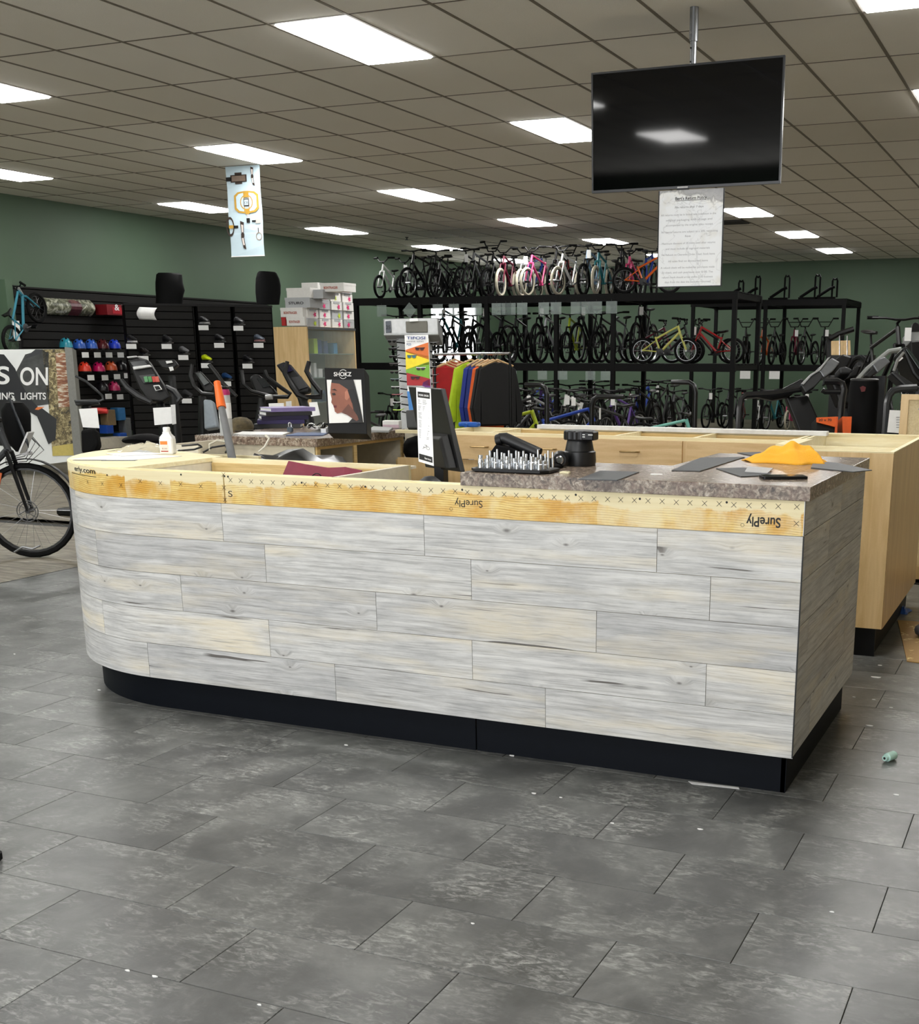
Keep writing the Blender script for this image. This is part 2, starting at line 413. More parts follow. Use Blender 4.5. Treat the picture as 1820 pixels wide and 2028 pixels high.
def mat_plank():
    m, t = newmat('grey_plank'); uv = t.coord('UV'); r = t.rnd()
    off = t.add('ShaderNodeCombineXYZ', X=t.math('MULTIPLY', r, 71.), Y=t.math('MULTIPLY', r, 33.), Z=0.)
    v = t.add('ShaderNodeVectorMath', _operation='ADD', i0=uv, i1=off.outputs[0]).outputs[0]
    # knots first: they push the grain aside
    vo = t.add('ShaderNodeTexVoronoi', _voronoi_dimensions='2D', Scale=1., Randomness=1.); t.l.new(t.vscale(v, (3.6, 7.5, 1)), vo.inputs['Vector'])
    keep = t.ramp(t.add('ShaderNodeSeparateColor', Color=vo.outputs['Color']).outputs[0], [(.58, 0.), (.61, 1.)])
    dist = vo.outputs['Distance']
    sz = t.math('MULTIPLY', dist, t.ramp(t.add('ShaderNodeSeparateColor', Color=vo.outputs['Color']).outputs[1], [(0., 2.6), (1., .9)]))
    kn = t.math('MULTIPLY', t.ramp(sz, [(.02, .85), (.075, 0.)]), keep)
    halo = t.math('MULTIPLY', t.ramp(dist, [(.06, .6), (.2, 0.)]), keep)
    w = t.add('ShaderNodeTexNoise', Scale=1.5, Detail=2); t.l.new(t.vscale(v, (1, 3, 1)), w.inputs['Vector'])
    push = t.add('ShaderNodeCombineXYZ', X=0., Y=t.math('ADD', t.math('MULTIPLY', w.outputs[0], .022), t.math('MULTIPLY', halo, .03)), Z=0.)
    wv = t.add('ShaderNodeVectorMath', _operation='ADD', i0=v, i1=push.outputs[0]).outputs[0]
    fine = t.noise(t.vscale(wv, (5, 150, 1)), 1.5, 6, .7)
    med = t.noise(t.vscale(wv, (1.6, 42, 1)), 1.4, 5, .65)
    broad = t.noise(t.vscale(v, (.8, 7, 1)), 1.3, 3, .5)
    blot = t.noise(t.vscale(v, (4, 9, 1)), 1.3, 5, .6)
    col = t.ramp(med, [(.30, srgb(164, 163, 161)), (.46, srgb(196, 195, 193)), (.68, srgb(224, 223, 220))])
    col = t.mix(t.ramp(blot, [(.36, .55), (.54, 0.)]), col, srgb(172, 172, 172))
    cz_ = t.math('MULTIPLY', t.ramp(broad, [(.50, 0.), (.64, .75)]), t.ramp(t.noise(t.vscale(v, (3, 5, 1)), 1.1, 4), [(.35, .2), (.6, 1.)]))
    col = t.mix(cz_, col, srgb(224, 214, 192))
    col = t.mix(.75, col, t.ramp(fine, [(.28, .22), (.48, .5), (.72, .66)]), 'OVERLAY')
    hair = t.math('MULTIPLY', t.ramp(t.noise(t.vscale(wv, (2.2, 105, 1)), 1.4, 4, .6), [(.36, .6), (.42, 0.)]), t.ramp(t.noise(t.vscale(v, (3, 8, 1)), 1.2, 2), [(.4, .15), (.6, 1.)]))
    col = t.mix(hair, col, srgb(138, 136, 133))
    rings = t.add('ShaderNodeTexWave', _wave_type='BANDS', _bands_direction='Y', Scale=11., Distortion=4., Detail=2.); rings.inputs['Detail Scale'].default_value = 1.1; t.l.new(t.vscale(wv, (.55, 1, 1)), rings.inputs[0])
    rm = t.math('MULTIPLY', t.ramp(rings.outputs['Fac'], [(.03, .55), (.14, 0.)]), t.ramp(t.noise(t.vscale(v, (2.0, 4, 1)), 1.2, 2), [(.55, 0.), (.66, .7)]))
    col = t.mix(rm, col, srgb(136, 134, 132))
    crack = t.noise(t.vscale(wv, (.9, 46, 1)), 1.1, 2, .5)
    cm = t.math('MULTIPLY', t.ramp(crack, [(.30, 1.), (.325, 0.)]), t.ramp(t.noise(v, 3.1, 2), [(.50, 0.), (.58, .9)]))
    col = t.mix(cm, col, srgb(84, 78, 72))
    col = t.mix(t.math('MULTIPLY', halo, .5), col, srgb(170, 166, 160)); col = t.mix(kn, col, srgb(104, 100, 96))
    col = t.mix(1, col, t.ramp(r, [(0., (.86, .86, .865)), (.5, (.97, .968, .96)), (1., (1.07, 1.065, 1.05))]), 'MULTIPLY')
    t.l.new(col, t.b.inputs['Base Color']); t.b.inputs['Roughness'].default_value = .45; t.bump(fine, .12, .001); return m
def mat_ply():
    """pale plywood with combed amber adhesive on its lower part (UV: along, height)"""
    m, t = newmat('glued_plywood'); uv = t.coord('UV'); sx = t.add('ShaderNodeSeparateXYZ', Vector=uv); z = sx.outputs[1]; x = sx.outputs[0]
    blk = t.add('ShaderNodeTexWhiteNoise', _noise_dimensions='1D'); t.l.new(t.math('FLOOR', t.math('ADD', t.math('MULTIPLY', x, 4.3), t.math('MULTIPLY', t.noise(t.vscale(uv, (6, 9, 1)), 1., 2), .16))), blk.inputs['W'])
    n1 = t.noise(t.vscale(uv, (4., .5, 1)), 1.2, 3, .6); n2 = t.noise(t.vscale(uv, (14, 14, 1)), 1.3, 4, .7)
    edge = t.math('ADD', t.math('MULTIPLY', n1, .085), t.math('ADD', .940, t.math('MULTIPLY', blk.outputs[0], .030)))
    edge = t.math('ADD', edge, t.math('MULTIPLY', t.math('SUBTRACT', n2, .5), .03))
    glue = t.ramp(t.math('MULTIPLY', t.math('SUBTRACT', edge, z), 120.), [(0., 0.), (1., 1.)])
    thin = t.ramp(t.math('ADD', t.math('MULTIPLY', t.noise(t.vscale(uv, (6, 4, 1)), 1.1, 4, .6), .75), t.math('MULTIPLY', blk.outputs[0], .25)), [(.32, .3), (.46, 1.)])
    bend = t.add('ShaderNodeCombineXYZ', X=0., Y=t.math('MULTIPLY', t.noise(t.vscale(uv, (3.5, 1, 1)), 1., 1), .05), Z=0.)
    wuv = t.add('ShaderNodeVectorMath', _operation='ADD', i0=uv, i1=bend.outputs[0]).outputs[0]
    wv = t.add('ShaderNodeTexWave', _wave_type='BANDS', _bands_direction='Y', Scale=38., Distortion=1.2, Detail=2.); t.l.new(t.vscale(wuv, (.4, 1, 1)), wv.inputs[0])
    lines = t.math('MULTIPLY', t.ramp(wv.outputs['Fac'], [(.3, 1.), (.7, 0.)]), t.ramp(t.noise(t.vscale(uv, (20, 60, 1)), 1.2, 3), [(.3, .35), (.6, 1.)]))
    grain = t.noise(t.vscale(uv, (2.5, 70, 1)), 1.3, 5)
    bare = t.mix(grain, srgb(226, 208, 158), srgb(246, 235, 198))
    amber = t.mix(t.ramp(t.noise(t.vscale(uv, (5, 7, 1)), 1.4, 4, .6), [(.36, 0.), (.62, 1.)]), srgb(242, 216, 138), srgb(220, 168, 72))
    amber = t.mix(t.math('MULTIPLY', lines, .6), amber, srgb(184, 134, 52))
    col = t.mix(t.math('MULTIPLY', glue, thin), bare, amber)
    t.l.new(col, t.b.inputs['Base Color']); t.l.new(t.math('SUBTRACT', .62, t.math('MULTIPLY', glue, .3)), t.b.inputs['Roughness'])
    t.bump(t.math('MULTIPLY', lines, glue), .4, .002); return m
def mat_wood(name, c0, c1, sc=(1, 40, 1), rough=.45, axis=None):
    m, t = newmat(name); c = t.coord(); v = t.vscale(c, sc)
    n = t.noise(v, 1.6, 5, .6, .6); f = t.noise(c, 120, 2)
    col = t.mix(t.ramp(n, [(.3, 0.), (.7, 1.)]), c0, c1); col = t.mix(.06, col, f, 'OVERLAY')
    t.l.new(col, t.b.inputs['Base Color']); t.b.inputs['Roughness'].default_value = rough; return m
def mat_granite():
    m, t = newmat('granite_laminate'); c = t.coord()
    n1 = t.noise(c, 55, 5, .7, .8); n2 = t.noise(c, 16, 4, .6, 1.2); n3 = t.noise(c, 140, 3, .7)
    col = t.ramp(n1, [(.32, srgb(52, 44, 40)), (.45, srgb(112, 98, 86)), (.58, srgb(164, 150, 134)), (.7, srgb(206, 198, 186))])
    col = t.mix(t.ramp(n2, [(.46, 0.), (.62, .55)]), col, srgb(120, 96, 84))
    col = t.mix(.3, col, t.ramp(n3, [(.3, .15), (.7, .8)]), 'OVERLAY')
    t.l.new(col, t.b.inputs['Base Color']); t.b.inputs['Roughness'].default_value = .22; return m
M_PLK, M_PLY, M_GRAN = mat_plank(), mat_ply(), mat_granite()
M_PLYX = mat_wood('raw_plywood', srgb(232, 216, 168), srgb(246, 236, 200), (3, 30, 30), .6)
M_PLYEDGE = mat_wood('plywood_edge', srgb(196, 164, 104), srgb(226, 198, 140), (4, 4, 80), .65)
M_BIRCH = mat_wood('birch_veneer', srgb(206, 172, 120), srgb(228, 198, 148), (14, 14, 1.3), .35)
M_BIRCHH = mat_wood('birch_veneer_flat', srgb(204, 168, 116), srgb(230, 200, 152), (1.3, 12, 12), .35)
M_MELA = P(srgb(226, 218, 198), .5); M_KICK = P(srgb(8, 12, 19), .5, Specular_IOR_Level=.12); M_BLK = P(srgb(7, 7, 8), .4, Specular_IOR_Level=.3); M_BLKM = P(srgb(8, 8, 9), .75, Specular_IOR_Level=.15)
M_WHITE = P(srgb(232, 232, 230), .5, var=.05); M_INK = P(srgb(20, 18, 16), .6)
ct = thing('service_counter', 'long grey plank-clad service counter with rounded left end and black kick base', 'counter', (-2.4, 4.3, 0))
# kick base (two lengths on the front, wrap at left, right end)
def kpath(s, off=0): return fpath(s, off-.062)
SJ = XE-(-1.997)
SEND = LS+RC*pi/2+.15
band(.035, SJ-.003, .0, .152, .018, 0, fn=kpath).build('kick_board', M_KICK, ct)
band(SJ+.003, SEND, .0, .152, .018, 0, fn=kpath).build('kick_board', M_KICK, ct, True)
MB().box(-.808, YF+.062, 0, -.790, 5.03, .152).build('kick_board', M_KICK, ct)
MB().box(-2.0, 5.0, 0, -.82, 5.02, .152).build('kick_board', M_KICK, ct)
# carcass behind the cladding
car = band(.006, SEND, .152, 1.028, .016, -.014)
car.uv = None
car.build('carcass_front', M_PLYX, ct)
MB().box(-.787, YF+.02, .152, -.771, 5.09, 1.028).build('carcass_side', M_PLYX, ct)
MB().box(-4.36, 4.80, .152, -3.6, 4.82, 1.01).build('carcass_side', M_PLYX, ct)
# planks: 36 x 6 in, five rows
RH = .1527
PJ = [[-3.083, -2.166, -1.259], [-2.887, -1.974, -1.066], [-3.316, -2.385, -1.479], [-2.890, -1.976, -1.071], [-3.523, -2.587, -1.678]]
for row, js in enumerate(PJ):
    z1 = .9125-row*RH; z0 = z1-RH
    ss = [0.0]+sorted(XE-j for j in js)
    while ss[-1]+.9144 < SEND: ss.append(ss[-1]+.9144)
    ss.append(SEND)
    for a, b in zip(ss[:-1], ss[1:]):
        if b-a < .01: continue
        band(a+.0009, b-.0009, z0+.0008, z1-.0008, .004, .0).build('plank', M_PLK, ct, b > LS)
# right end planks
EJ = [(.15, .303, [4.142]), (.303, .456, [4.80]), (.456, .608, [4.021]), (.608, .761, [4.493]), (.761, .913, [4.326]), (.913, 1.026, [4.546])]
for z0, z1, js in EJ:
    ys = [YF+.002]+js+[5.085]
    for a, b in zip(ys[:-1], ys[1:]):
        mb = MB().box(-.770, a+.0012, z0+.0012, -.7605, b-.0012, z1-.0012); mb.uv = [(v[1]*1.0, v[2]) for v in mb.v]; mb.build('plank', M_PLK, ct)
MB().box(-.7615, YF-.001, .152, -.757, YF+.002, .9125).build('edge_trim', P(srgb(30, 30, 30), .6), ct)
# glued plywood band: separate sheets
for a, b in ((.006, XE+3.06), (XE+3.066, SEND)):
    band(a, b, .9135, 1.028, .011, -.002).build('plywood_fascia', M_PLY, ct, b > LS)
MB().box(-.766, YF+.003, .9135, -.7605, YF+.012, 1.027).build('white_edge_strip', M_WHITE, ct)
# printed crosses, nails, lettering
def fpt(s, z, o=.0006): p, n_ = fpath(s, o-.002); return (p.x, p.y, z)
def cross(mb, s, z, h=.0085, w=.0011):
    for d in (1, -1):
        mb.add([fpt(s-h-w, z-d*h), fpt(s-h+w, z-d*h), fpt(s+h+w, z+d*h), fpt(s+h-w, z+d*h)], [(0, 1, 2, 3)])
cx = MB()
for x, yv in [(1578, 1004), (1541, 1003), (1512, 1002), (1483, 1001), (1453, 1000), (1424, 998), (1395, 997), (1366, 996), (1339, 995), (1311, 993), (1283, 992), (1256, 991), (1229, 990), (1203, 989), (1176, 988), (1150, 987), (1123, 986), (1097, 985), (1072, 983), (1047, 983), (1022, 981), (998, 979), (974, 978), (949, 976), (925, 975), (901, 973), (877, 972), (853, 971), (829, 970), (806, 969), (783, 968), (760, 967), (737, 966), (716, 965), (694, 964), (672, 963), (648, 961), (625, 960), (603, 959), (583, 958), (560, 957), (540, 956), (518, 955), (497, 954), (476, 952), (456, 951), (443, 966), (445, 990), (442, 940), (1577, 1037), (397, 963), (357, 959), (317, 957), (277, 953), (238, 952), (201, 950), (172, 947)]:
    if x > 270: p = atY(x, yv, YF); cross(cx, XE-p.x, p.z)
    else:
        best = min((abs((lambda q: (PPX+FPX*(Vector((q[0], q[1], .98))-Vector((0, 0, CAMH))).dot(rt)/(Vector((q[0], q[1], .98))-Vector((0, 0, CAMH))).dot(fw)))(fpath(LS+k*.01)[0])-x), k) for k in range(0, 130))
        cross(cx, LS+best[1]*.01, .962)
cx.build('printed_crosses', M_INK, ct, kind='stuff')
nb = MB()
for x, yv in [(1439, 995), (1267, 988), (1140, 980), (954, 971), (915, 970), (723, 964), (597, 956), (451, 944), (444, 943), (358, 940), (252, 930)]:
    p = atY(x, yv, YF) if x > 300 else None
    s, z = (XE-p.x, p.z) if p else (LS+.17, 1.0)
    nb.add([fpt(s+.0042*cos(a), z+.0042*sin(a), .001) for a in [k*pi/4 for k in range(8)]], [tuple(range(8))])
nb.build('nail_heads', M_INK, ct, kind='stuff')
def letter(txt, x0, y0, x1, y1, hpx, flip=True, bold=False):
    a, b = atY(x0, y0, YF), atY(x1, y1, YF); sa, sb = XE-a.x, XE-b.x; hz = hpx/590.
    def fn(u, v_):
        vv = v_*hz
        return fpt(sa+(sb-sa)*(1-u if flip else u), (a.z+(b.z-a.z)*u)+(-vv if flip else vv))
    return text_on(MB(), txt, fn, bold=bold)
letter('SurePly', 900, 989, 955, 993, 22).build('printed_lettering', M_INK, ct)
letter('SurePly', 1478, 1023, 1546, 1027, 27, bold=True).build('printed_lettering', M_INK, ct)
letter('S', 452, 984, 460, 984, 20, False).build('printed_lettering', M_INK, ct)
for s_, z_ in ((XE-atY(893, 1008, YF).x, atY(893, 1008, YF).z), (XE-atY(1470, 1040, YF).x, atY(1470, 1040, YF).z)):
    mb = MB(); n = 14
    vs = [fpt(s_+r_*cos(2*pi*k/n), z_+r_*sin(2*pi*k/n)) for r_ in (.0052, .0064) for k in range(n)]
    mb.add(vs, [(k, (k+1) % n, n+(k+1) % n, n+k) for k in range(n)]); mb.build('printed_mark', M_INK, ct)
def fn(u, v_): return fpt(LS+.47-.215*u, 1.0+v_*.03)
text_on(MB(), 'erly.com', fn, bold=True).build('printed_lettering', M_INK, ct)
mb = MB()
for k in range(8):
    s0 = LS+.53-.035*k
    mb.add([fpt(s0, .986), fpt(s0-.035, .986), fpt(s0-.035, .9885), fpt(s0, .9885)], [(0, 1, 2, 3)])
mb.build('printed_rule', M_INK, ct)
# top of the rounded end: plywood sheet
poly = []
for k in range(0, 22):
    p, _ = fpath(LS-.05+(RC*pi/2+.09)*k/21, -.012); poly.append((p.x, p.y))
poly = [(-3.575, YF+.02)]+poly+[(-4.368, 4.86), (-3.575, 4.50)]
MB().prism(poly, 1.016, 1.033).build('top_sheet', M_PLYX, ct)
# left box: rails, dividers, floor
MB().box(-3.60, YF+.014, .80, -3.58, 4.45, 1.016).build('divider', M_MELA, ct)
MB().box(-3.575, 4.425, .84, -2.555, 4.445, 1.033).build('rear_rail', M_PLYX, ct)
MB().box(-3.575, 4.419, .84, -2.575, 4.4249, 1.0115).build('rear_rail_face', M_PLYEDGE, ct)
MB().box(-2.577, YF+.022, .80, -2.555, 4.4245, 1.033).build('divider', M_MELA, ct)
MB().box(-4.33, YF+.03, 1.012, -2.0, YF+.10, 1.0155).build('front_cleat', M_PLYX, ct) if False else None
band(XE+2.01, LS+.05, .9135, 1.033, .022, -.0135).build('front_rail', M_PLYX, ct)
band(.012, XE+2.008, .9135, 1.028, .022, -.0135).build('front_rail', M_PLYX, ct)
MB().box(-3.575, YF+.04, .90, -2.58, 4.415, .915).build('box_floor', M_WHITE, ct)
MB().box(-2.55, YF+.04, .86, -1.99, 4.55, .876).build('well_shelf', M_PLYX, ct)
MB().box(-2.0, YF+.04, .16, -1.982, 4.42, 1.02).build('divider', M_MELA, ct)
# granite laminate worktop, L-shaped
wt = MB().prism([(-2.005, 3.838), (-.742, 3.838), (-.742, 5.06), (-1.385, 5.06), (-1.385, 4.405), (-2.005, 4.405)], 1.0285, 1.0755)
tag(wt.build('worktop', M_GRAN, None, bevel=.002), 'brown granite-look laminate worktop on the right part of the grey counter', 'worktop')
MB().box(-2.0, 4.38, .152, -1.385, 4.40, 1.028).box(-1.40, 4.40, .152, -1.385, 5.05, 1.028).box(-1.385, 5.03, .152, -.79, 5.045, 1.028).build('carcass_back', M_MELA, ct)
# ================================================================ CABINETS BEHIND THE COUNTER
M_BRASS = P(srgb(176, 150, 104), .3, .9); M_CHROME = P(srgb(200, 200, 205), .18, 1.0); M_STEEL = P(srgb(140, 142, 145), .35, .9)
M_DGREY = P(srgb(44, 45, 47), .5); M_PAPER = P(srgb(238, 238, 236), .6, var=.04); M_GREYP = P(srgb(110, 112, 114), .5)
TZ = 1.0755
bc = thing('base_cabinet', 'long birch drawer cabinet without a top, behind the grey counter', 'cabinet', (-2.6, 6.85, 0))
MB().box(-3.9, 6.62, .12, -1.40, 6.635, .86).build('lower_panel', M_BIRCH, bc)
MB().box(-3.6, 7.10, .12, -1.385, 7.118, 1.03).build('back_panel', M_PLYX, bc)
MB().box(-3.6, 6.66, 0, -1.40, 6.68, .12).build('kick_board', M_KICK, bc)
MB().box(-3.9, 6.604, 1.012, -1.41, 6.64, 1.031).build('front_rail', M_PLYX, bc)
for x in (-3.61, -3.262, -2.445, -1.965, -1.40): MB().box(x-.012, 6.64, .86, x+.012, 7.10, 1.03).build('divider', M_PLYX, bc)
MB().box(-3.25, 7.08, .95, -1.42, 7.0995, 1.021).build('rear_cleat', M_PLYEDGE, bc)
MB().box(-3.6, 6.64, .80, -1.4, 7.1, .815).build('shelf', M_MELA, bc)
MB().box(-1.94, 6.70, .98, -1.5, 6.99, 1.0).build('inner_cleat', M_PLYEDGE, bc)
for x0, x1, hx in ((-3.60, -3.073, -3.30), (-3.067, -2.018, -2.85), (-1.990, -1.41, None)):
    d = MB().box(x0, 6.588, .868, x1, 6.606, 1.0118).build('drawer_front', M_BIRCHH, bc)
    hs = [hx] if hx else []
    if x0 == -3.067: hs = [-2.85, -2.33]
    for h_ in hs:
        MB().tube([(h_-.055, 6.588, .945), (h_-.055, 6.566, .945), (h_-.045, 6.558, .945), (h_+.045, 6.558, .945), (h_+.055, 6.566, .945), (h_+.055, 6.588, .945)], .0045, 8).build('handle', M_BRASS, d)
MB().box(-2.016, 6.60, .86, -1.992, 6.62, 1.012).build('stile', M_BIRCH, bc)
rc = thing('end_cabinet', 'tall birch end cabinet with open white-lined top and black kick base', 'cabinet', (-1.06, 6.7, 0))
MB().box(-1.37, 6.0, .15, -.768, 6.018, 1.024).build('front_panel', M_BIRCH, rc)
MB().box(-.784, 6.0185, .15, -.766, 7.40, 1.024).build('side_panel', M_BIRCH, rc)
MB().box(-1.37, 7.382, .15, -.785, 7.40, 1.024).build('back_panel', M_PLYX, rc)
MB().box(-1.37, 6.02, .15, -1.352, 7.38, 1.024).build('side_panel', M_PLYX, rc)
MB().box(-1.37, 6.0, 1.0242, -.766, 6.02, 1.031).box(-.79, 6.02, 1.0242, -.766, 7.38, 1.031).box(-1.37, 7.36, 1.0242, -.766, 7.40, 1.031).box(-1.37, 6.02, 1.0242, -1.352, 7.36, 1.031).build('top_edge', M_PLYX, rc)
MB().box(-1.35, 6.02, .93, -.786, 7.38, .945).build('inner_shelf', M_WHITE, rc)
MB().box(-1.34, 6.70, .946, -.79, 6.72, 1.0).build('cross_rail', M_PLYX, rc)
MB().box(-1.36, 6.05, 1.0312, -1.26, 6.50, 1.05).build('loose_cleat', M_PLYX, rc)
MB().box(-.90, 6.026, 0, -.80, 6.04, .15).box(-1.36, 6.026, 0, -.90, 6.04, .15).build('kick_board', M_BLK, rc)
MB().box(-.828, 6.04, 0, -.81, 7.38, .15).build('kick_board', M_KICK, rc)
wb_ = MB().box(-3.133, 7.07, 1.0312, -1.294, 7.15, 1.056)
tag(wb_.build('white_board_strip', P(srgb(228, 228, 226), .35), None, bevel=.002), 'long white laminate strip lying across the back edge of the birch cabinet', 'board')
bt = thing('tape_dispenser', 'small bright blue plastic tape dispenser on the birch cabinet edge', 'dispenser', (-3.62, 7.08, 1.0305))
MB().rbox(-3.69, 7.05, 1.0312, -3.55, 7.11, 1.062, .008).build('body', P(srgb(36, 96, 190), .35), bt, True)
MB().cyl((-3.625, 7.045, 1.042), (-3.625, 7.03, 1.042), .013, 12).build('knob', P(srgb(30, 84, 172), .3), bt, True)
# ---- granite-topped desk
gd = thing('side_desk', 'cream side desk with open cubbies and thick brown granite-look top', 'desk', (-4.4, 6.28, 0))
MB().box(-4.83, 5.835, .973, -3.965, 6.87, 1.02).build('desk_top', M_GRAN, gd, bevel=.003)
MB().box(-4.80, 5.86, .0, -4.0, 5.88, .9725).build('front_panel', M_MELA, gd)
MB().box(-4.80, 5.88, .0, -4.78, 6.85, .9725).build('side_panel', M_MELA, gd)
MB().box(-4.78, 6.83, .0, -3.995, 6.85, .9725).build('end_panel', M_MELA, gd)
MB().box(-4.78, 6.26, .0, -3.995, 6.28, .955).build('partition', M_MELA, gd)
MB().box(-4.78, 5.88, .60, -3.995, 6.83, .615).box(-4.78, 5.88, .25, -3.995, 6.83, .265).build('shelf', M_MELA, gd)
for y0, y1, z0, z1 in ((5.86, 5.895, 0, .955), (6.25, 6.285, 0, .955), (6.82, 6.85, 0, .955), (5.86, 6.85, .9552, .9725)): MB().box(-3.994, y0, z0, -3.984, y1, z1).build('edge_strip', M_PLYEDGE, gd)
MB().box(-4.6, 5.3, .0, -4.37, 5.32, 1.005).box(-4.6, 5.32, 0, -4.58, 5.83, 1.005).build('wing_panel', M_MELA, ct)
MB().box(-4.35, 4.83, .88, -3.3, 5.8, .895).build('work_shelf', M_MELA, ct)
lb = thing('floor_box', 'open cardboard-brown box end beside the side desk under the black bag', 'box', (-3.6, 6.9, 0))
MB().box(-3.96, 6.7, .0, -3.66, 6.95, .84).build('body', M_PLYEDGE, lb)
bgb = MB()
for k in range(7): bgb = bgb
bag = MB().rings([[(-3.81+.15*cos(a)*w, 6.85+.17*sin(a)*w, z) for a in [2*pi*i/14 for i in range(14)]] for z, w in ((.842, .9), (.88, 1.02), (.93, 1.0), (.965, .85), (.985, .5), (.99, .2))])
tag(bag.build('black_bag', M_BLKM, None, True), 'slumped black bag on the box end beside the side desk', 'bag')
# ================================================================ THINGS ON THE COUNTER
# white glue bottle
b = lthing('glue_bottle', 'small white plastic bottle with orange label on the rounded counter end', 'bottle', (-3.885, 4.50, 1.033), rz=.35)
MB().rbox(-.032, -.026, .001, .032, .026, .078, .006).build('body', M_WHITE, b, True, bevel=.002)
MB().rings([[(x*s_, y*t_, z) for x, y in ((-.030, -.024), (.030, -.024), (.030, .024), (-.030, .024))] for z, s_, t_ in ((.077, 1, 1), (.096, .52, .6), (.104, .5, .6))]).build('shoulder', M_WHITE, b, True)
MB().lathe([(.0155, .1035), (.0165, .106), (.0165, .122), (.014, .125)], n=16).build('cap', M_WHITE, b, True)
MB().box(-.026, -.0272, .046, .008, -.0264, .062).build('label_orange', P(srgb(232, 130, 24), .5), b)
MB().box(-.026, -.0272, .012, .012, -.0264, .044).build('label_white', P(srgb(236, 224, 210), .5), b)
text_on(MB(), '8.00', lambda u, v_: (-.018+.024*u, -.0274, .024+v_*.011)).build('label_lettering', P(srgb(120, 60, 50), .5), b)
MB().box(-.024, -.0274, .013, .010, -.0268, .018).build('label_stripe', P(srgb(176, 60, 40), .5), b)
# clear plastic bag
m_film, t = newmat('clear_film'); t.b.inputs['Transmission Weight'].default_value = .85; t.b.inputs['Roughness'].default_value = .12; t.b.inputs['IOR'].default_value = 1.2
t.l.new(t.mix(t.noise(t.coord(), 40, 3), (.93, .95, .95), (1, 1, 1)), t.b.inputs['Base Color'])
def crumple(x0, y0, x1, y1, z, amp, nx=14, ny=8, seed=1):
    rr = random.Random(seed); vs = []; fs = []
    for j in range(ny+1):
        for i in range(nx+1):
            e = sin(pi*i/nx)*sin(pi*j/ny)
            vs.append((x0+(x1-x0)*i/nx+rr.uniform(-.008, .008), y0+(y1-y0)*j/ny+rr.uniform(-.008, .008), z+.001+e*amp*(.35+.65*rr.random())))
    for j in range(ny):
        for i in range(nx):
            a = j*(nx+1)+i; fs.append((a, a+1, a+nx+2, a+nx+1))
    return MB().add(vs, fs)
pb = crumple(-4.26, 4.50, -3.98, 4.72, 1.034, .05, seed=3).build('plastic_bag', m_film, None, True)
tag(pb, 'crumpled clear plastic bag on the rounded counter end behind the bottle', 'bag')
# papers on the rounded end
def sheet(name, pts, z, mat, label, cat='paper', group=None, th=.0012):
    c = (sum(p[0] for p in pts)/len(pts), sum(p[1] for p in pts)/len(pts), z)
    o = MB().prism([(p[0], p[1]) for p in pts], z, z+th).build(name, mat, None, loc=c)
    return tag(o, label, cat, group)
sheet('paper_sheet', [(-4.10, 4.10), (-3.80, 4.16), (-3.74, 4.42), (-4.06, 4.46)], 1.0336, M_PAPER, 'white paper sheet lying on the rounded counter end')
sheet('paper_sheet', [(-4.15, 4.38), (-3.98, 4.30), (-3.90, 4.49), (-4.09, 4.55)], 1.0352, M_PAPER, 'smaller white paper overlapping the sheet on the rounded counter end')
sheet('trim_offcut', [(-4.03, 4.05), (-3.90, 4.10), (-3.91, 4.125), (-4.04, 4.075)], 1.0336, M_GREYP, 'thin grey offcut on the rounded counter end, farther from the bottle', 'offcut')
sheet('trim_offcut', [(-3.90, 4.085), (-3.77, 4.15), (-3.78, 4.175), (-3.91, 4.115)], 1.0336, M_GREYP, 'thin grey offcut on the rounded counter end, nearer the bottle', 'offcut')
# in the open box
sheet('paper_sheet', [(-3.50, 4.05), (-2.72, 4.02), (-2.70, 4.36), (-3.48, 4.38)], .9158, M_PAPER, 'large white paper in the open box of the counter')
sheet('grey_card', [(-3.30, 4.12), (-3.14, 4.12), (-3.13, 4.37), (-3.28, 4.37)], .9175, P(srgb(186, 188, 188), .5), 'grey card on the white paper in the open box', 'card')
tent = MB().add([(-3.12, 4.00, .918), (-3.02, 3.98, .918), (-3.05, 4.07, .918), (-3.06, 4.02, 1.022)], [(0, 1, 3), (1, 2, 3), (2, 0, 3), (0, 2, 1)])
tag(tent.build('folded_paper', M_PAPER), 'small folded white paper tent beside the burgundy folder', 'paper')
fo = thing('folder', 'burgundy document folder with black elastic loop leaning in the open counter box', 'folder', (-2.83, 4.1, .92))
M_BURG = P(srgb(128, 42, 62), .55)
fv = [(-3.010, 4.10, .918), (-2.690, 4.13, .918), (-2.645, 4.20, 1.028), (-2.72, 4.19, 1.040), (-2.80, 4.19, 1.034), (-2.90, 4.175, 1.046), (-2.975, 4.165, 1.058)]
MB().add([Vector(v)+Vector((0, d, 0)) for d in (0, .008) for v in fv], [tuple(range(7)), tuple(range(13, 6, -1))]+[(i, (i+1) % 7, 7+(i+1) % 7, 7+i) for i in range(7)]).build('cover', M_BURG, fo)
MB().tube([(-2.83+.028*cos(a), 4.118-.012*sin(a)+.05*(sin(a)+1)*.5+0.0, .985+.028*sin(a)) for a in [k*.35 for k in range(15)]], .002, 6).build('elastic_loop', M_BLK, fo)
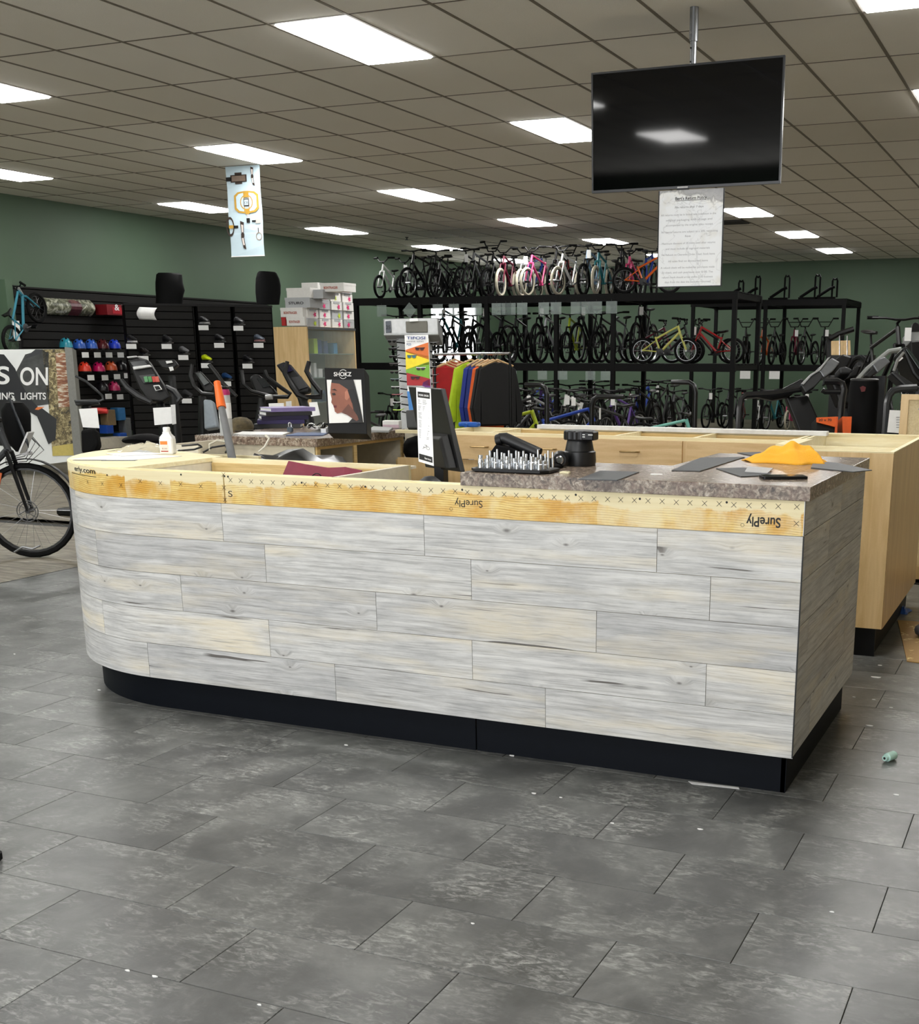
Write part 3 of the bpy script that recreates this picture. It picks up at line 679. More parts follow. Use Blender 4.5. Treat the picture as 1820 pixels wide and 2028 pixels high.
# in the well: papers, barcode scanner, monitor
sheet('receipt_stack', [(-2.53, 3.98), (-2.36, 3.95), (-2.33, 4.25), (-2.52, 4.27)], .8765, P(srgb(214, 222, 224), .4), 'pale receipts in the counter well left of the black scanner', 'paper', th=.075)
sheet('black_pouch', [(-2.51, 4.05), (-2.34, 4.02), (-2.33, 4.24), (-2.50, 4.26)], .9535, M_BLKM, 'flat black pouch on the pale receipts in the counter well', 'pouch', th=.03)
sc_ = lthing('barcode_scanner', 'dark rounded scanner housing in the counter well beside the monitor foot', 'scanner', (-2.262, 4.08, .8765), rz=-.3)
MB().rings([[(w*.075*cos(a), w*.062*sin(a)*(1 if sin(a) > 0 else 1.1), z) for a in [2*pi*i/18 for i in range(18)]] for z, w in ((0, .9), (.02, 1.), (.07, .98), (.105, .86), (.135, .62), (.152, .3), (.155, .05))]).build('housing', P(srgb(40, 42, 45), .45), sc_, True)
MB().torus((0, 0, .06), .0755, .003, 'z', 20, 6).build('seam_ring', P(srgb(90, 92, 95), .4), sc_, True)
pt = lthing('card_reader', 'black card reader with grey edge in the counter well by the worktop end', 'card reader', (-2.09, 4.02, .8765))
MB().rbox(-.07, -.10, 0, .07, .10, .09, .01).build('body', M_BLK, pt, True)
MB().rbox(-.062, -.09, .0905, .062, .09, .105, .004).build('face_plate', P(srgb(120, 124, 126), .35), pt, True)
# monitor, seen from behind
mo = thing('monitor', 'black computer monitor seen from behind with a long receipt clipped on', 'monitor', (-2.38, 4.35, .88))
def rp(x, y, t_): return Vector((0, 0, CAMH))+ray(x, y)*t_
TL, TR_, BR, BL = rp(808, 765, 5.16), rp(873, 770, 4.86), rp(912, 935, 4.80), rp(842, 925, 5.10)
nv = (TR_-TL).cross(BL-TL).normalized()
if nv.dot(Vector((0, 0, CAMH))-TL) < 0: nv = -nv
qd = [TL, TR_, BR, BL]
MB().add(qd+[v-nv*.022 for v in qd], [(0, 1, 2, 3), (7, 6, 5, 4), (0, 4, 5, 1), (1, 5, 6, 2), (2, 6, 7, 3), (3, 7, 4, 0)]).build('panel', P(srgb(20, 20, 21), .4), mo, bevel=.004)
def on(u, v_, d=0): return TL.lerp(TR_, u).lerp(BL.lerp(BR, u), v_)+nv*d
MB().rings([[on(u, v_, d) for u, v_ in ((.36-k, .58-k), (.88+k, .58-k), (.90+k, .96), (.36-k, .96))] for d, k in ((.0, .03), (.03, 0), (.038, -.04))]).build('back_housing', P(srgb(15, 15, 16), .45), mo, bevel=.004)
MB().tube([on(.62, .64, .032), on(.52, .70, .036), on(.46, .78, .036)], .004, 8).build('vent_edge', P(srgb(130, 130, 130), .4), mo)
fb = on(.45, .9, -.01)
MB().box(fb.x-.022, fb.y-.02, .905, fb.x+.022, fb.y+.02, fb.z).build('stand', M_BLK, mo)
MB().rbox(fb.x-.11, fb.y-.09, .877, fb.x+.11, fb.y+.09, .905, .006).build('foot', M_BLK, mo, True)
rq = [rp(824, 767, 4.84), rp(853, 770, 4.80), rp(859, 923, 4.74), rp(829, 914, 4.77)]
rn = (rq[1]-rq[0]).cross(rq[3]-rq[0]).normalized()
if rn.dot(Vector((0, 0, CAMH))-rq[0]) < 0: rn = -rn
rcpt = thing('receipt', 'long white printed receipt hanging on the monitor back', 'receipt', tuple(rq[2]))
MB().add(rq+[v-rn*.0008 for v in rq], [(0, 1, 2, 3), (7, 6, 5, 4), (0, 4, 5, 1), (1, 5, 6, 2), (2, 6, 7, 3), (3, 7, 4, 0)]).build('paper', M_PAPER, rcpt)
def ro(u, v_, d=.0006): return rq[0].lerp(rq[1], u).lerp(rq[3].lerp(rq[2], u), v_)+rn*d
def rquad(mb, u0, v0, u1, v1, d=.0006): mb.add([ro(u0, v0, d), ro(u1, v0, d), ro(u1, v1, d), ro(u0, v1, d)], [(0, 1, 2, 3)])
mb = MB(); rquad(mb, .1, .055, .92, .135); rquad(mb, .05, .89, .93, .965); mb.build('header_bars', M_INK, rcpt, kind='stuff')
mb = MB(); rr = random.Random(4)
for k in range(30):
    v0 = .16+k*.0175
    if k in (4, 9, 15, 22): continue
    rquad(mb, .1, v0, .1+rr.uniform(.1, .25), v0+.006); rquad(mb, .42, v0, .42+rr.uniform(.2, .42), v0+.006)
mb.build('print_lines', P(srgb(150, 150, 152), .6), rcpt, kind='stuff')
mb = MB()
for (u_, v_) in ((.3, .79), (.66, .79)):
    n = 14; vs = [ro(u_+.12*s_*cos(2*pi*k/n), v_+.022*s_*sin(2*pi*k/n)) for s_ in (1, .82) for k in range(n)]
    mb.add(vs, [(k, (k+1) % n, n+(k+1) % n, n+k) for k in range(n)])
for a, b_ in (((.3, .79), (.42, .755)), ((.42, .755), (.6, .76)), ((.6, .76), (.48, .79)), ((.48, .79), (.3, .79)), ((.6, .76), (.66, .79)), ((.6, .76), (.58, .742)), ((.42, .755), (.40, .745))):
    p, q = Vector(a), Vector(b_); mb.add([ro(p.x, p.y-.003), ro(q.x, q.y-.003), ro(q.x, q.y+.003), ro(p.x, p.y+.003)], [(0, 1, 2, 3)])
mb.build('bike_drawing', P(srgb(60, 60, 62), .6), rcpt, kind='stuff')
text_on(MB(), 'WORK ORDER', lambda u, v_: ro(.16+.7*u, .112-v_*.035, .0012), bold=True).build('header_lettering', M_PAPER, rcpt)
text_on(MB(), 'Service', lambda u, v_: ro(.42+.42*u, .942-v_*.035, .0012), bold=True).build('footer_lettering', M_PAPER, rcpt)
# ---- on the worktop: socket set
tr = thing('socket_tray', 'black tray of upright chrome sockets at the left end of the worktop', 'socket set', (-1.83, 3.94, TZ))
tm = MB().rings([[(x*s_-1.835, y*s_+3.945, z) for x, y in [(-.155, -.045), (-.13, -.075), (.13, -.075), (.155, -.05), (.15, .06), (-.15, .06)]] for z, s_ in ((TZ+.001, .97), (TZ+.004, 1.), (TZ+.012, 1.), (TZ+.014, .94))]); tm.build('tray', M_BLK, tr)
rr = random.Random(11)
M_CHR2 = P(srgb(215, 218, 222), .22, .95)
for r_ in range(4):
    for k in range(9):
        x = -1.835-.115+k*.029+r_*.004; y = 3.895+r_*.031
        h_ = rr.choice((.03, .036, .042, .046)) if r_ < 2 else rr.choice((.05, .058, .064))
        rad = rr.uniform(.0075, .0105) if r_ < 2 else rr.uniform(.0045, .0065)
        if r_ == 0 and k in (3, 4, 5): h_ *= .55
        MB().lathe([(rad, TZ+.013), (rad, TZ+.013+h_*.55), (rad*.8, TZ+.013+h_*.6), (rad*.8, TZ+.013+h_)], (x, y, 0), 10).build('socket', M_CHR2, tr, True)
cs = thing('tool_case', 'black wedge-shaped tool case standing behind the socket tray', 'case', (-1.9, 4.15, TZ))
Mx = Matrix.Translation((0, 4.10, 0)) @ Matrix.Rotation(pi/2, 4, 'X')
MB().prism([(-2.0, TZ+.001), (-1.985, TZ+.06), (-1.965, TZ+.085), (-1.90, TZ+.074), (-1.73, TZ+.012), (-1.73, TZ+.001)], -.05, .05, Mx).build('body', M_BLKM, cs, bevel=.004)
MB().tube([(-1.962, 4.085, TZ+.105), (-1.94, 4.085, TZ+.108), (-1.80, 4.085, TZ+.055)], .021, 12).build('grip', P(srgb(24, 24, 26), .45), cs, True)
MB().tube([(-1.972, 4.085, TZ+.096), (-1.95, 4.085, TZ+.102)], .025, 12).build('grip_collar', M_BLK, cs, True)
# knob device + chrome-tipped lamp + wires
dv = thing('workshop_lamp', 'black stepped cylinder device with ribbed knob top on the worktop', 'device', (-1.70, 4.25, TZ))
cx_, cy2 = -1.715, 4.27
MB().lathe([(.062, TZ+.001), (.064, TZ+.02), (.062, TZ+.052), (.056, TZ+.056), (.048, TZ+.094), (.046, TZ+.098)], (cx_, cy2, 0), 24).build('body', P(srgb(24, 25, 27), .4), dv, True)
MB().rings([[(cx_+(.058+(.003 if (i % 4) < 2 else 0))*cos(2*pi*i/48)*w, cy2+(.058+(.003 if (i % 4) < 2 else 0))*sin(2*pi*i/48)*w, z) for i in range(48)] for z, w in ((TZ+.097, .96), (TZ+.101, 1.), (TZ+.128, 1.), (TZ+.132, .94))]).build('ribbed_top', P(srgb(16, 16, 18), .45), dv)
MB().rbox(cx_+.03, cy2-.058, TZ+.098, cx_+.078, cy2+.0, TZ+.131, .004).build('clamp', M_BLK, dv)
mb = MB().box(cx_+.035, cy2-.0592, TZ+.118, cx_+.045, cy2-.0585, TZ+.121).box(cx_+.058, cy2-.0592, TZ+.118, cx_+.076, cy2-.0585, TZ+.121).box(cx_+.035, cy2-.0592, TZ+.110, cx_+.045, cy2-.0585, TZ+.113); mb.build('print_marks', M_PAPER, dv, kind='stuff')
la = thing('headlamp', 'small black headlamp with chrome lens lying before the ribbed device', 'lamp', (-1.74, 4.13, TZ))
da = Vector((.35, -.93, 0)).normalized(); p0 = Vector((-1.765, 4.20, TZ+.030)); p1 = p0+da*.07
MB().tube([p0, p0+da*.02, p0+da*.05, p1], [.026, .031, .031, .024], 18).build('body', P(srgb(20, 20, 22), .4), la, True)
MB().tube([p1-da*.001, p1+da*.008, p1+da*.012], [.0155, .0155, .012], 18).build('lens_ring', M_CHROME, la, True)
for k, (c_, o_) in enumerate(((srgb(226, 208, 120), 0), (srgb(235, 232, 220), .012), (srgb(26, 26, 26), .024), (srgb(230, 214, 140), -.01))):
    w = MB().tube([(-1.90, 4.20+o_*2, TZ+.02+o_*.4), (-1.85, 4.215+o_, TZ+.006+abs(o_)*.6), (-1.80, 4.21+o_*.5, TZ+.016+abs(o_)*.5), (-1.775, 4.215, TZ+.028)], .0028, 6).build('wire', P(c_, .5), la, True)
# loose grey vinyl samples
GV = P(srgb(70, 72, 74), .55, var=.2)
def sample(px, label, th=.003, mat=GV, z=TZ):
    pts = [atZ(x, y, z+th) for x, y in px]
    return sheet('vinyl_sample', [(p.x, p.y) for p in pts], z+.0006, mat, label, 'sample', None, th)
sample([(1145, 949), (1189, 932), (1266, 934.5), (1222, 951)], 'grey vinyl sample lying alone in the middle of the worktop')
sample([(1330, 931.5), (1387, 899.5+7), (1475, 905), (1386, 933)], 'largest grey vinyl sample on the worktop, left of the yellow towel')
sample([(1418, 927.5), (1470, 926), (1524, 929), (1526, 941), (1467, 943.5)], 'grey vinyl sample with clipped corner between towel and phone')
sample([(1475, 934), (1481, 924), (1531, 927), (1520, 937)], 'small pale grey sample chip in front of the yellow towel', .003, P(srgb(168, 168, 168), .4), TZ+.004)
sample([(1460, 896.5), (1505, 895), (1520, 899), (1503, 905)], 'grey vinyl sample at the worktop back edge behind the towel')
pts = [(-.93, 4.62), (-.75, 4.57), (-.63, 4.60), (-.64, 4.78), (-.90, 4.86)]
sample([(1612, 912), (1660, 917), (1727, 931), (1690, 934.5), (1606, 926)], 'long grey vinyl sample sticking out over the right worktop end')
sheet('paper_scrap', [(-1.345, 4.02), (-1.305, 4.03), (-1.31, 4.05), (-1.35, 4.045)], TZ+.0006, M_PAPER, 'tiny white paper scrap on the middle of the worktop')
sheet('paper_scrap', [(-1.655, 3.93), (-1.62, 3.93), (-1.625, 3.96), (-1.655, 3.965)], TZ+.0006, P(srgb(228, 220, 180), .5), 'tiny cream scrap beside the socket tray', th=.006)
# yellow towel
def towel_pt(u, v_):
    """heap of cloth: u along the long axis, v across"""
    a_ = atZ(1478, 914, TZ); b_ = atZ(1618, 912, TZ); ax_ = (b_-a_); n_ = Vector((-ax_.y, ax_.x, 0)).normalized()
    prof = min(1, (u/.18)**.8) if u < .18 else (1 if u < .82 else max(.0, ((1-u)/.18))**.6)
    wdt = .06+.13*min(1, u*1.8)*(1 if u < .85 else max(.35, (1-u)/.15))
    hgt = (.016+.056*min(1, (u/.6))**.9)*(1 if u < .8 else .55+.45*max(0, (1-u)/.2))
    e = max(0., 1-abs(2*v_-1)**2.2)
    f = .82+.08*sin(9*u+5*v_)+.10*sin(19*u-11*v_+1.3)+.10*sin(6*u+23*v_)
    p_ = a_+ax_*u+n_*((v_-.5)*2*wdt*(1+.10*sin(13*u+2)))
    return Vector((p_.x, p_.y, TZ+.002+hgt*e*f*(.35+.65*prof)))
nu, nv_ = 44, 26
R = None
m_tw, t = newmat('yellow_towel'); n = t.noise(t.coord(), 300, 3, .7); n2 = t.noise(t.coord(), 9, 2)
t.l.new(t.mix(n2, srgb(236, 160, 30), srgb(250, 190, 60)), t.b.inputs['Base Color']); t.b.inputs['Roughness'].default_value = .95; t.bump(n, .8, .004)
tw = MB().add([towel_pt(i/nu, j/nv_) for j in range(nv_+1) for i in range(nu+1)], [(j*(nu+1)+i, j*(nu+1)+i+1, (j+1)*(nu+1)+i+1, (j+1)*(nu+1)+i) for j in range(nv_) for i in range(nu)]).build('towel', m_tw, None, True); tw.modifiers.new('s', 'SOLIDIFY').thickness = .004
tag(tw, 'crumpled bright yellow towel on the right part of the worktop', 'towel')
# phone
ph = thing('phone', 'black smartphone lying flat near the worktop front edge', 'phone', (-.9, 4.07, TZ))
pa, pb_ = Vector((-.952, 4.035, 0)), Vector((-.805, 4.105, 0)); ax = (pb_-pa).normalized(); ay = Vector((-ax.y, ax.x, 0))
def pbox(l0, l1, w0, w1, z0, z1, n=5, r_=.009):
    pl = []
    for cx2, cy3, a0 in ((l1-r_, w1-r_, 0), (l0+r_, w1-r_, pi/2), (l0+r_, w0+r_, pi), (l1-r_, w0+r_, 1.5*pi)):
        for k in range(n): a = a0+pi/2*k/(n-1); pl.append((cx2+r_*cos(a), cy3+r_*sin(a)))
    return MB().prism([((pa+ax*u+ay*w).x, (pa+ax*u+ay*w).y) for u, w in pl], z0, z1)
pbox(0, .155, -.035, .04, TZ+.001, TZ+.010).build('case', M_BLK, ph, True)
pbox(.004, .151, -.031, .036, TZ+.0101, TZ+.0108).build('screen', P(srgb(10, 10, 11), .06), ph)
# ================================================================ BICYCLES: generator
SH = {}
def shared(key, fn):
    if key not in SH: SH[key] = fn()
    return SH[key]
def mesh_of(mb, mat, smooth=True):
    o = mb.build('tmp', mat, None, smooth); me = o.data; bpy.data.objects.remove(o); return me
def part(name, me, parent, mat=None, loc=(0, 0, 0), kind=None, label=None):
    o = bpy.data.objects.new(name, me); COL.objects.link(o); o.parent = parent; o.location = loc
    if mat is not None: o.material_slots[0].link = 'OBJECT'; o.material_slots[0].material = mat
    if kind: o['kind'] = kind
    if label: o['label'] = label
    return o
M_TIRE = P(srgb(8, 8, 8), .7, Specular_IOR_Level=.15); M_RIMB = P(srgb(12, 12, 12), .35); M_RIMS = P(srgb(170, 172, 175), .3, .8); M_SADL = P(srgb(9, 9, 10), .5)
M_SPK = P(srgb(150, 150, 152), .3, .8)
def bike(root, r, wb, tw, style='mtb', frame=None, tire=None, rim=None, tag_=False, detail=1, bars=None, disc=False, rake=None):
    """root: Empty in local space; +x is forward, origin on the ground midway between the axles"""
    frame = frame or M_BLK; tire = tire or M_TIRE; rim = rim or M_RIMB
    s = wb/1.05; key = (r, wb, tw, style, detail, rake)
    RA, FA = Vector((-wb/2, 0, r)), Vector((wb/2, 0, r))
    bb = Vector((-wb/2+.41*wb, 0, r*.80+.02)); sc = bb+Vector((-.17*s, 0, .44*s))
    hb = Vector((wb/2-(rake or .14*s+.10*r), 0, 2*r+tw+.05*s)); ht = hb+Vector((-.045*s, 0, .13*s))
    if style in ('kids', 'bmx'): sc = bb+Vector((-.12*s, 0, .30*s))
    tr_ = .019*s**.5
    def f_frame():
        mb = MB().tube([bb, hb], tr_*1.25, 8).tube([sc, ht], tr_, 8).tube([bb+Vector((0, 0, -.01)), sc+Vector((-.01, 0, .03))], tr_*.95, 8).tube([hb-(ht-hb)*.15, ht+(ht-hb)*.1], tr_*1.25, 8)
        for d in (-1, 1):
            mb.tube([bb+Vector((0, d*.02, 0)), RA+Vector((.1*s, d*.045, 0)), RA+Vector((0, d*.055, 0))], tr_*.6, 6).tube([sc+Vector((0, d*.012, -.03)), RA+Vector((0, d*.055, 0))], tr_*.5, 6)
        mb.cyl(bb+Vector((0, -.04, 0)), bb+Vector((0, .04, 0)), .024*s, 10)
        return mesh_of(mb, M_BLK)
    def f_fork():
        mb = MB(); w = tw/2+.02
        for d in (-1, 1): mb.tube([hb+Vector((0, d*.01, -.01)), hb+Vector((.005, d*w, -.02)), hb.lerp(FA, .5)+Vector((.0, d*w, 0)), FA+Vector((0, d*w, 0))], [tr_*.8, tr_*.85, tr_*.75, tr_*.6], 8)
        mb.tube([hb+Vector((0, -w, -.02)), hb+Vector((0, w, -.02))], tr_*.9, 8)
        return mesh_of(mb, M_BLK)
    part('frame', shared(key+('fr',), f_frame), root, frame)
    part('fork', shared(key+('fk',), f_fork), root, frame if style != 'mtb' else M_BLK)
    nt = 30 if detail > 1 else 22
    def f_tire(): return mesh_of(MB().torus((0, 0, 0), r-tw/2, tw/2, 'y', nt, 7), M_TIRE)
    def f_rim(): return mesh_of(MB().torus((0, 0, 0), r-tw*1.02, .010*s+.002, 'y', nt, 5), M_RIMB)
    def f_hub(): return mesh_of(MB().cyl((0, -.05, 0), (0, .05, 0), .018, 8), M_RIMB)
    def f_spk():
        mb = MB(); n = 28 if detail > 1 else 14; R2 = r-tw*1.05
        for k in range(n):
            a = 2*pi*k/n; d = .03 if k % 2 else -.03; b_ = a+(.25 if k % 4 < 2 else -.25)
            mb.tube([(.018*cos(b_), d, .018*sin(b_)), (R2*cos(a), 0, R2*sin(a))], .0012 if detail > 1 else .0016, 3, cap=False)
        return mesh_of(mb, M_SPK, False)
    for nm, ax in (('front_wheel', FA), ('rear_wheel', RA)):
        w = part(nm, shared(key[:3]+(detail, 'ti'), f_tire), root, tire, ax)
        part('rim', shared(key[:3]+(detail, 'ri'), f_rim), w, rim)
        part('hub', shared('hub', f_hub), w, rim)
        part('spokes', shared(key[:3]+(detail, 'sp'), f_spk), w, None, kind='stuff')
        if disc:
            def f_disc():
                mb = MB().torus((0, 0, 0), .078, .004, 'y', 24, 4).torus((0, 0, 0), .06, .003, 'y', 24, 4)
                for k in range(6): a = k*pi/3; mb.tube([(.02*cos(a), 0, .02*sin(a)), (.078*cos(a+.4), 0, .078*sin(a+.4))], .0035, 4)
                return mesh_of(mb, M_STEEL)
            part('brake_disc', shared('disc', f_disc), w, None, (0, -.045, 0))
    bars = bars or {'mtb': 'flat', 'kids': 'rise', 'bmx': 'bmx', 'cruiser': 'rise', 'road': 'flat'}[style]
    def f_bar():
        st = ht+(ht-hb).normalized()*.05*s
        bc_ = st+Vector((.06*s, 0, .03*s)); mb = MB().tube([ht, st, bc_], tr_*.8, 8)
        hw = .30*s if style == 'mtb' else .26*s+.03
        if bars == 'flat': mb.tube([bc_+Vector((-.06*s, -hw, .02)), bc_+Vector((-.01, -hw*.45, .015)), bc_+Vector((0, -.05, 0)), bc_+Vector((0, .05, 0)), bc_+Vector((-.01, hw*.45, .015)), bc_+Vector((-.06*s, hw, .02))], .012, 7)
        elif bars == 'rise': mb.tube([bc_+Vector((-.12*s, -hw, .10*s)), bc_+Vector((-.03, -hw*.6, .11*s)), bc_+Vector((0, -hw*.22, .0)), bc_+Vector((0, hw*.22, .0)), bc_+Vector((-.03, hw*.6, .11*s)), bc_+Vector((-.12*s, hw, .10*s))], .011, 7)
        else:
            hw *= 1.05; mb.tube([bc_+Vector((-.06, -hw, .19*s)), bc_+Vector((-.02, -hw*.62, .19*s)), bc_+Vector((0, -hw*.28, .0)), bc_+Vector((0, hw*.28, .0)), bc_+Vector((-.02, hw*.62, .19*s)), bc_+Vector((-.06, hw, .19*s))], .012, 7)
            mb.tube([bc_+Vector((-.01, -hw*.48, .11*s)), bc_+Vector((-.01, hw*.48, .11*s))], .009, 6)
        return mesh_of(mb, M_BLK)
    hbar = part('handlebar', shared(key+('hb', bars), f_bar), root, M_BLK)
    def f_grip(d):
        st = ht+(ht-hb).normalized()*.05*s; bc_ = st+Vector((.06*s, 0, .03*s)); hw = .30*s if style == 'mtb' else .26*s+.03
        e, z, q = {'flat': (-.06*s, .02, .02), 'rise': (-.12*s, .10*s, .07), 'bmx': (-.06, .19*s, .04)}[bars]
        if bars == 'bmx': hw *= 1.05
        return mesh_of(MB().tube([bc_+Vector((e, d*hw, z)), bc_+Vector((e+q, d*(hw-.11), z))], .017, 8), M_BLK)
    for d in (-1, 1): part('grip', shared(key+('gr', bars, d), lambda: f_grip(d)), hbar, M_TIRE)
    def f_sad():
        t0_ = sc+Vector((-.035*s, 0, .11*s)); mb = MB()
        L, Wd = .25*max(s, .75), .075*max(s, .75)
        R = [[(t0_.x+L*(u-.45), Wd*w*cos(a), t0_.z+.03+.018*sin(a)+hh) for a in [2*pi*i/10 for i in range(10)]] for u, w, hh in ((0, .35, .018), (.08, .95, .02), (.3, .9, .008), (.55, .45, .0), (.85, .3, .004), (1, .16, .0))]
        return mesh_of(mb.rings(R), M_SADL)
    sd = part('saddle', shared(key+('sa',), f_sad), root, M_SADL)
    part('seat_post', shared(key+('sp2',), lambda: mesh_of(MB().tube([sc, sc+Vector((-.035*s, 0, .12*s))], .013, 8), M_BLK)), sd, M_BLK)
    def f_crank():
        mb = MB().lathe([(.075*s, -.045), (.085*s, -.042), (.085*s, -.039), (.075*s, -.036)], (bb.x, 0, bb.z), 18, 'y')
        mb.cyl(bb+Vector((0, -.06, 0)), bb+Vector((0, .06, 0)), .011, 6); mb.tube([bb+Vector((0, -.055, 0)), bb+Vector((.13*s, -.06, -.06*s))], .010, 6).tube([bb+Vector((0, .055, 0)), bb+Vector((-.13*s, .06, .06*s))], .010, 6)
        return mesh_of(mb, M_RIMS)
    ck = part('crank', shared(key+('cr',), f_crank), root, M_DGREY)
    for d in (-1, 1): part('pedal', shared(key+('pe', d), lambda: mesh_of(MB().cbox(bb+Vector((-d*.13*s, d*.105, d*.06*s)), (.09*s, .08, .022)), M_BLK, False)), ck, M_BLK)
    if tag_:
        st = ht+Vector((.08*s, .06, -.02)); part('price_tag', shared(key+('pt',), lambda: mesh_of(MB().cbox(st+Vector((.03, 0, -.04)), (.004, .07, .13)), M_PAPER, False)), root, M_PAPER)
    return root
# ================================================================ HANGING THINGS
tv = thing('television', 'large black flat television hanging from a steel ceiling pole', 'television', (-2.42, 7.86, 2.52))
class TB(MB):
    def build(s, *a, **k):
        s.v = [(v[0], v[1]-(v[2]-2.52)*.034, v[2]) for v in s.v]; return MB.build(s, *a, **k)
M_SCR = P(srgb(2, 2, 3), .045, Specular_IOR_Level=.3); M_BEZ = P(srgb(9, 9, 10), .3)
x0, x1, z0, z1, yt = -3.066, -1.806, 2.522, 3.245, 7.838
TB().box(x0+.02, yt+.012, z0+.02, x1-.02, yt+.05, z1-.02).build('back_shell', M_BLKM, tv)
for a in ((x0, z0, x1, z0+.016), (x0, z1-.011, x1, z1), (x0, z0+.016, x0+.011, z1-.011), (x1-.011, z0+.016, x1, z1-.011)): TB().box(a[0], yt-.004, a[1], a[2], yt+.02, a[3]).build('bezel', M_BEZ, tv)
TB().box(x0+.011, yt, z0+.016, x1-.011, yt+.012, z1-.011).build('screen', M_SCR, tv)
TB().box(-2.475, yt-.0055, z0+.003, -2.405, yt-.004, z0+.012).build('brand_plate', P(srgb(190, 190, 190), .4), tv)
TB().box(-2.48, yt-.006, z0-.006, -2.40, yt+.01, z0).build('sensor_bar', M_BLK, tv)
MB().cyl((-2.424, 7.94, 3.05), (-2.424, 7.94, 3.42), .021, 16).build('pole', M_STEEL, tv, True)
po = MB().cyl((-2.424, 7.94, 3.40), (-2.424, 7.94, ZC), .028, 16).build('pole_sleeve', M_STEEL, tv, True)
MB().cyl((-2.437, 7.9115, 3.445), (-2.437, 7.906, 3.445), .008, 10).build('bolt', M_CHROME, po)
for z in (3.28, 3.36): MB().cyl((-2.434, 7.9192, z), (-2.434, 7.914, z), .005, 8).build('adjust_hole', M_BLK, tv)
MB().box(-2.55, yt+.05, 2.75, -2.30, 7.96, 3.06).build('mount_bracket', M_DGREY, tv)
# return-policy sign
sg = thing('policy_sign', 'water-stained white return policy sign in a thin black frame under the television', 'sign', (-2.38, 7.845, 1.92))
a0, a1, b0, b1, ys = -2.604, -2.165, 1.918, 2.515, 7.845
m_ps, t = newmat('stained_paper'); c = t.coord(); sx = t.add('ShaderNodeSeparateXYZ', Vector=c)
n = t.noise(c, 5.2, 4, .55, .8); e = t.math('ADD', t.math('MULTIPLY', t.math('SUBTRACT', sx.outputs[2], .50), 2.2), t.math('MULTIPLY', t.math('SUBTRACT', n, .5), .7))
col = t.ramp(e, [(0., srgb(240, 243, 246)), (.10, srgb(242, 242, 240)), (.14, srgb(170, 170, 170)), (.17, srgb(186, 186, 188)), (.4, srgb(150, 151, 154))])
col = t.mix(t.ramp(t.noise(c, 8, 3), [(.55, 0.), (.72, .35)]), col, srgb(214, 208, 192))
vn = t.ramp(t.math('ABSOLUTE', t.math('SUBTRACT', t.noise(c, 4.1, 4, .6, 1.), .5)), [(0., .3), (.010, 0.)])
col = t.mix(vn, col, srgb(140, 142, 146)); t.l.new(col, t.b.inputs['Base Color']); t.b.inputs['Roughness'].default_value = .5
t.l.new(col, t.b.inputs['Emission Color']); t.b.inputs['Emission Strength'].default_value = 0.0
MB().box(a0+.006, ys, b0+.006, a1-.006, ys+.003, b1).build('sheet', m_ps, sg)
for q in ((a0, b0, a0+.006, b1), (a1-.006, b0, a1, b1), (a0+.006, b0, a1-.006, b0+.006)): MB().box(q[0], ys-.003, q[1], q[2], ys+.008, q[3]).build('frame_bar', M_BLK, sg)
def sgt(txt, xa, xb, z, h_, mat, bold=False): text_on(MB(), txt, lambda u, v_: (xa+(xb-xa)*u, ys-.0008, z+v_*h_), bold=bold).build('lettering', mat, sg)
M_SGR = P(srgb(120, 122, 126), .6); M_SGL = P(srgb(168, 170, 175), .6)
sgt("Bert's Return Policy", -2.49, -2.28, 2.455, .026, M_INK, True)
MB().box(-2.49, ys-.0008, 2.449, -2.28, ys-.0004, 2.4515).build('underline', M_INK, sg)
rows = [('No returns after 7 days', -2.49, -2.30, 2.405, 0), ('All returns must be in brand new condition in the', -2.585, -2.215, 2.36, 1), ('original packaging with all tags and', -2.55, -2.24, 2.328, 1), ('accompanied by the original sales receipt', -2.55, -2.235, 2.297, 1),
        ('All special returns are subject to a 20% restocking', -2.58, -2.20, 2.255, 1), ('fee', -2.42, -2.38, 2.228, 1), ('Maximum discount of 20 miles used after returns', -2.575, -2.215, 2.185, 1), ('and must include all tags and materials', -2.55, -2.25, 2.152, 1), ('No Refunds on Clearance, Order, Used, Stock Items', -2.575, -2.215, 2.115, 1),
        ('All sales final on discounted items', -2.53, -2.26, 2.075, 1), ('A refund check will be mailed for purchases made', -2.58, -2.215, 2.035, 1), ('by check, and cash purchases over $100. The', -2.57, -2.225, 2.005, 1), ('refund check should arrive within 7-10 business', -2.57, -2.225, 1.975, 1), ('days from the date the item was returned', -2.55, -2.24, 1.945, 1)]
for tx, xa, xb, z, k in rows: sgt(tx, xa, xb, z, .017, M_SGL if k else M_SGR)
# pedal banner
bn = thing('hanging_banner', 'pale blue banner printed with gold bicycle pedals hanging from the ceiling', 'banner', (-9.07, 12.15, 2.6))
bx0, bx1, bz0, bz1, yb = -9.315, -8.843, 2.604, ZC-.003, 12.15
m_bn = P(srgb(196, 216, 226), .6, var=.1, scale=5)
lean = -.0
R = []
for k in range(9): z = bz0+(bz1-bz0)*k/8; w = .006*sin(k*1.3); R.append([(bx0, yb+w, z), (bx1, yb-w, z), (bx1, yb-w+.002, z), (bx0, yb+w+.002, z)])
MB().rings(R).build('cloth', m_bn, bn)
MB().cyl((bx0, yb, bz0+.003), (bx1, yb, bz0+.003), .006, 8).build('hem_rod', M_WHITE, bn)
M_GOLD = P(srgb(196, 152, 60), .4); M_BRN = P(srgb(58, 46, 40), .5); M_BONE = P(srgb(224, 214, 206), .5)
def bp(u, v_, d=.009): return (bx0+(bx1-bx0)*u, yb-d, bz1-(bz1-bz0)*v_)
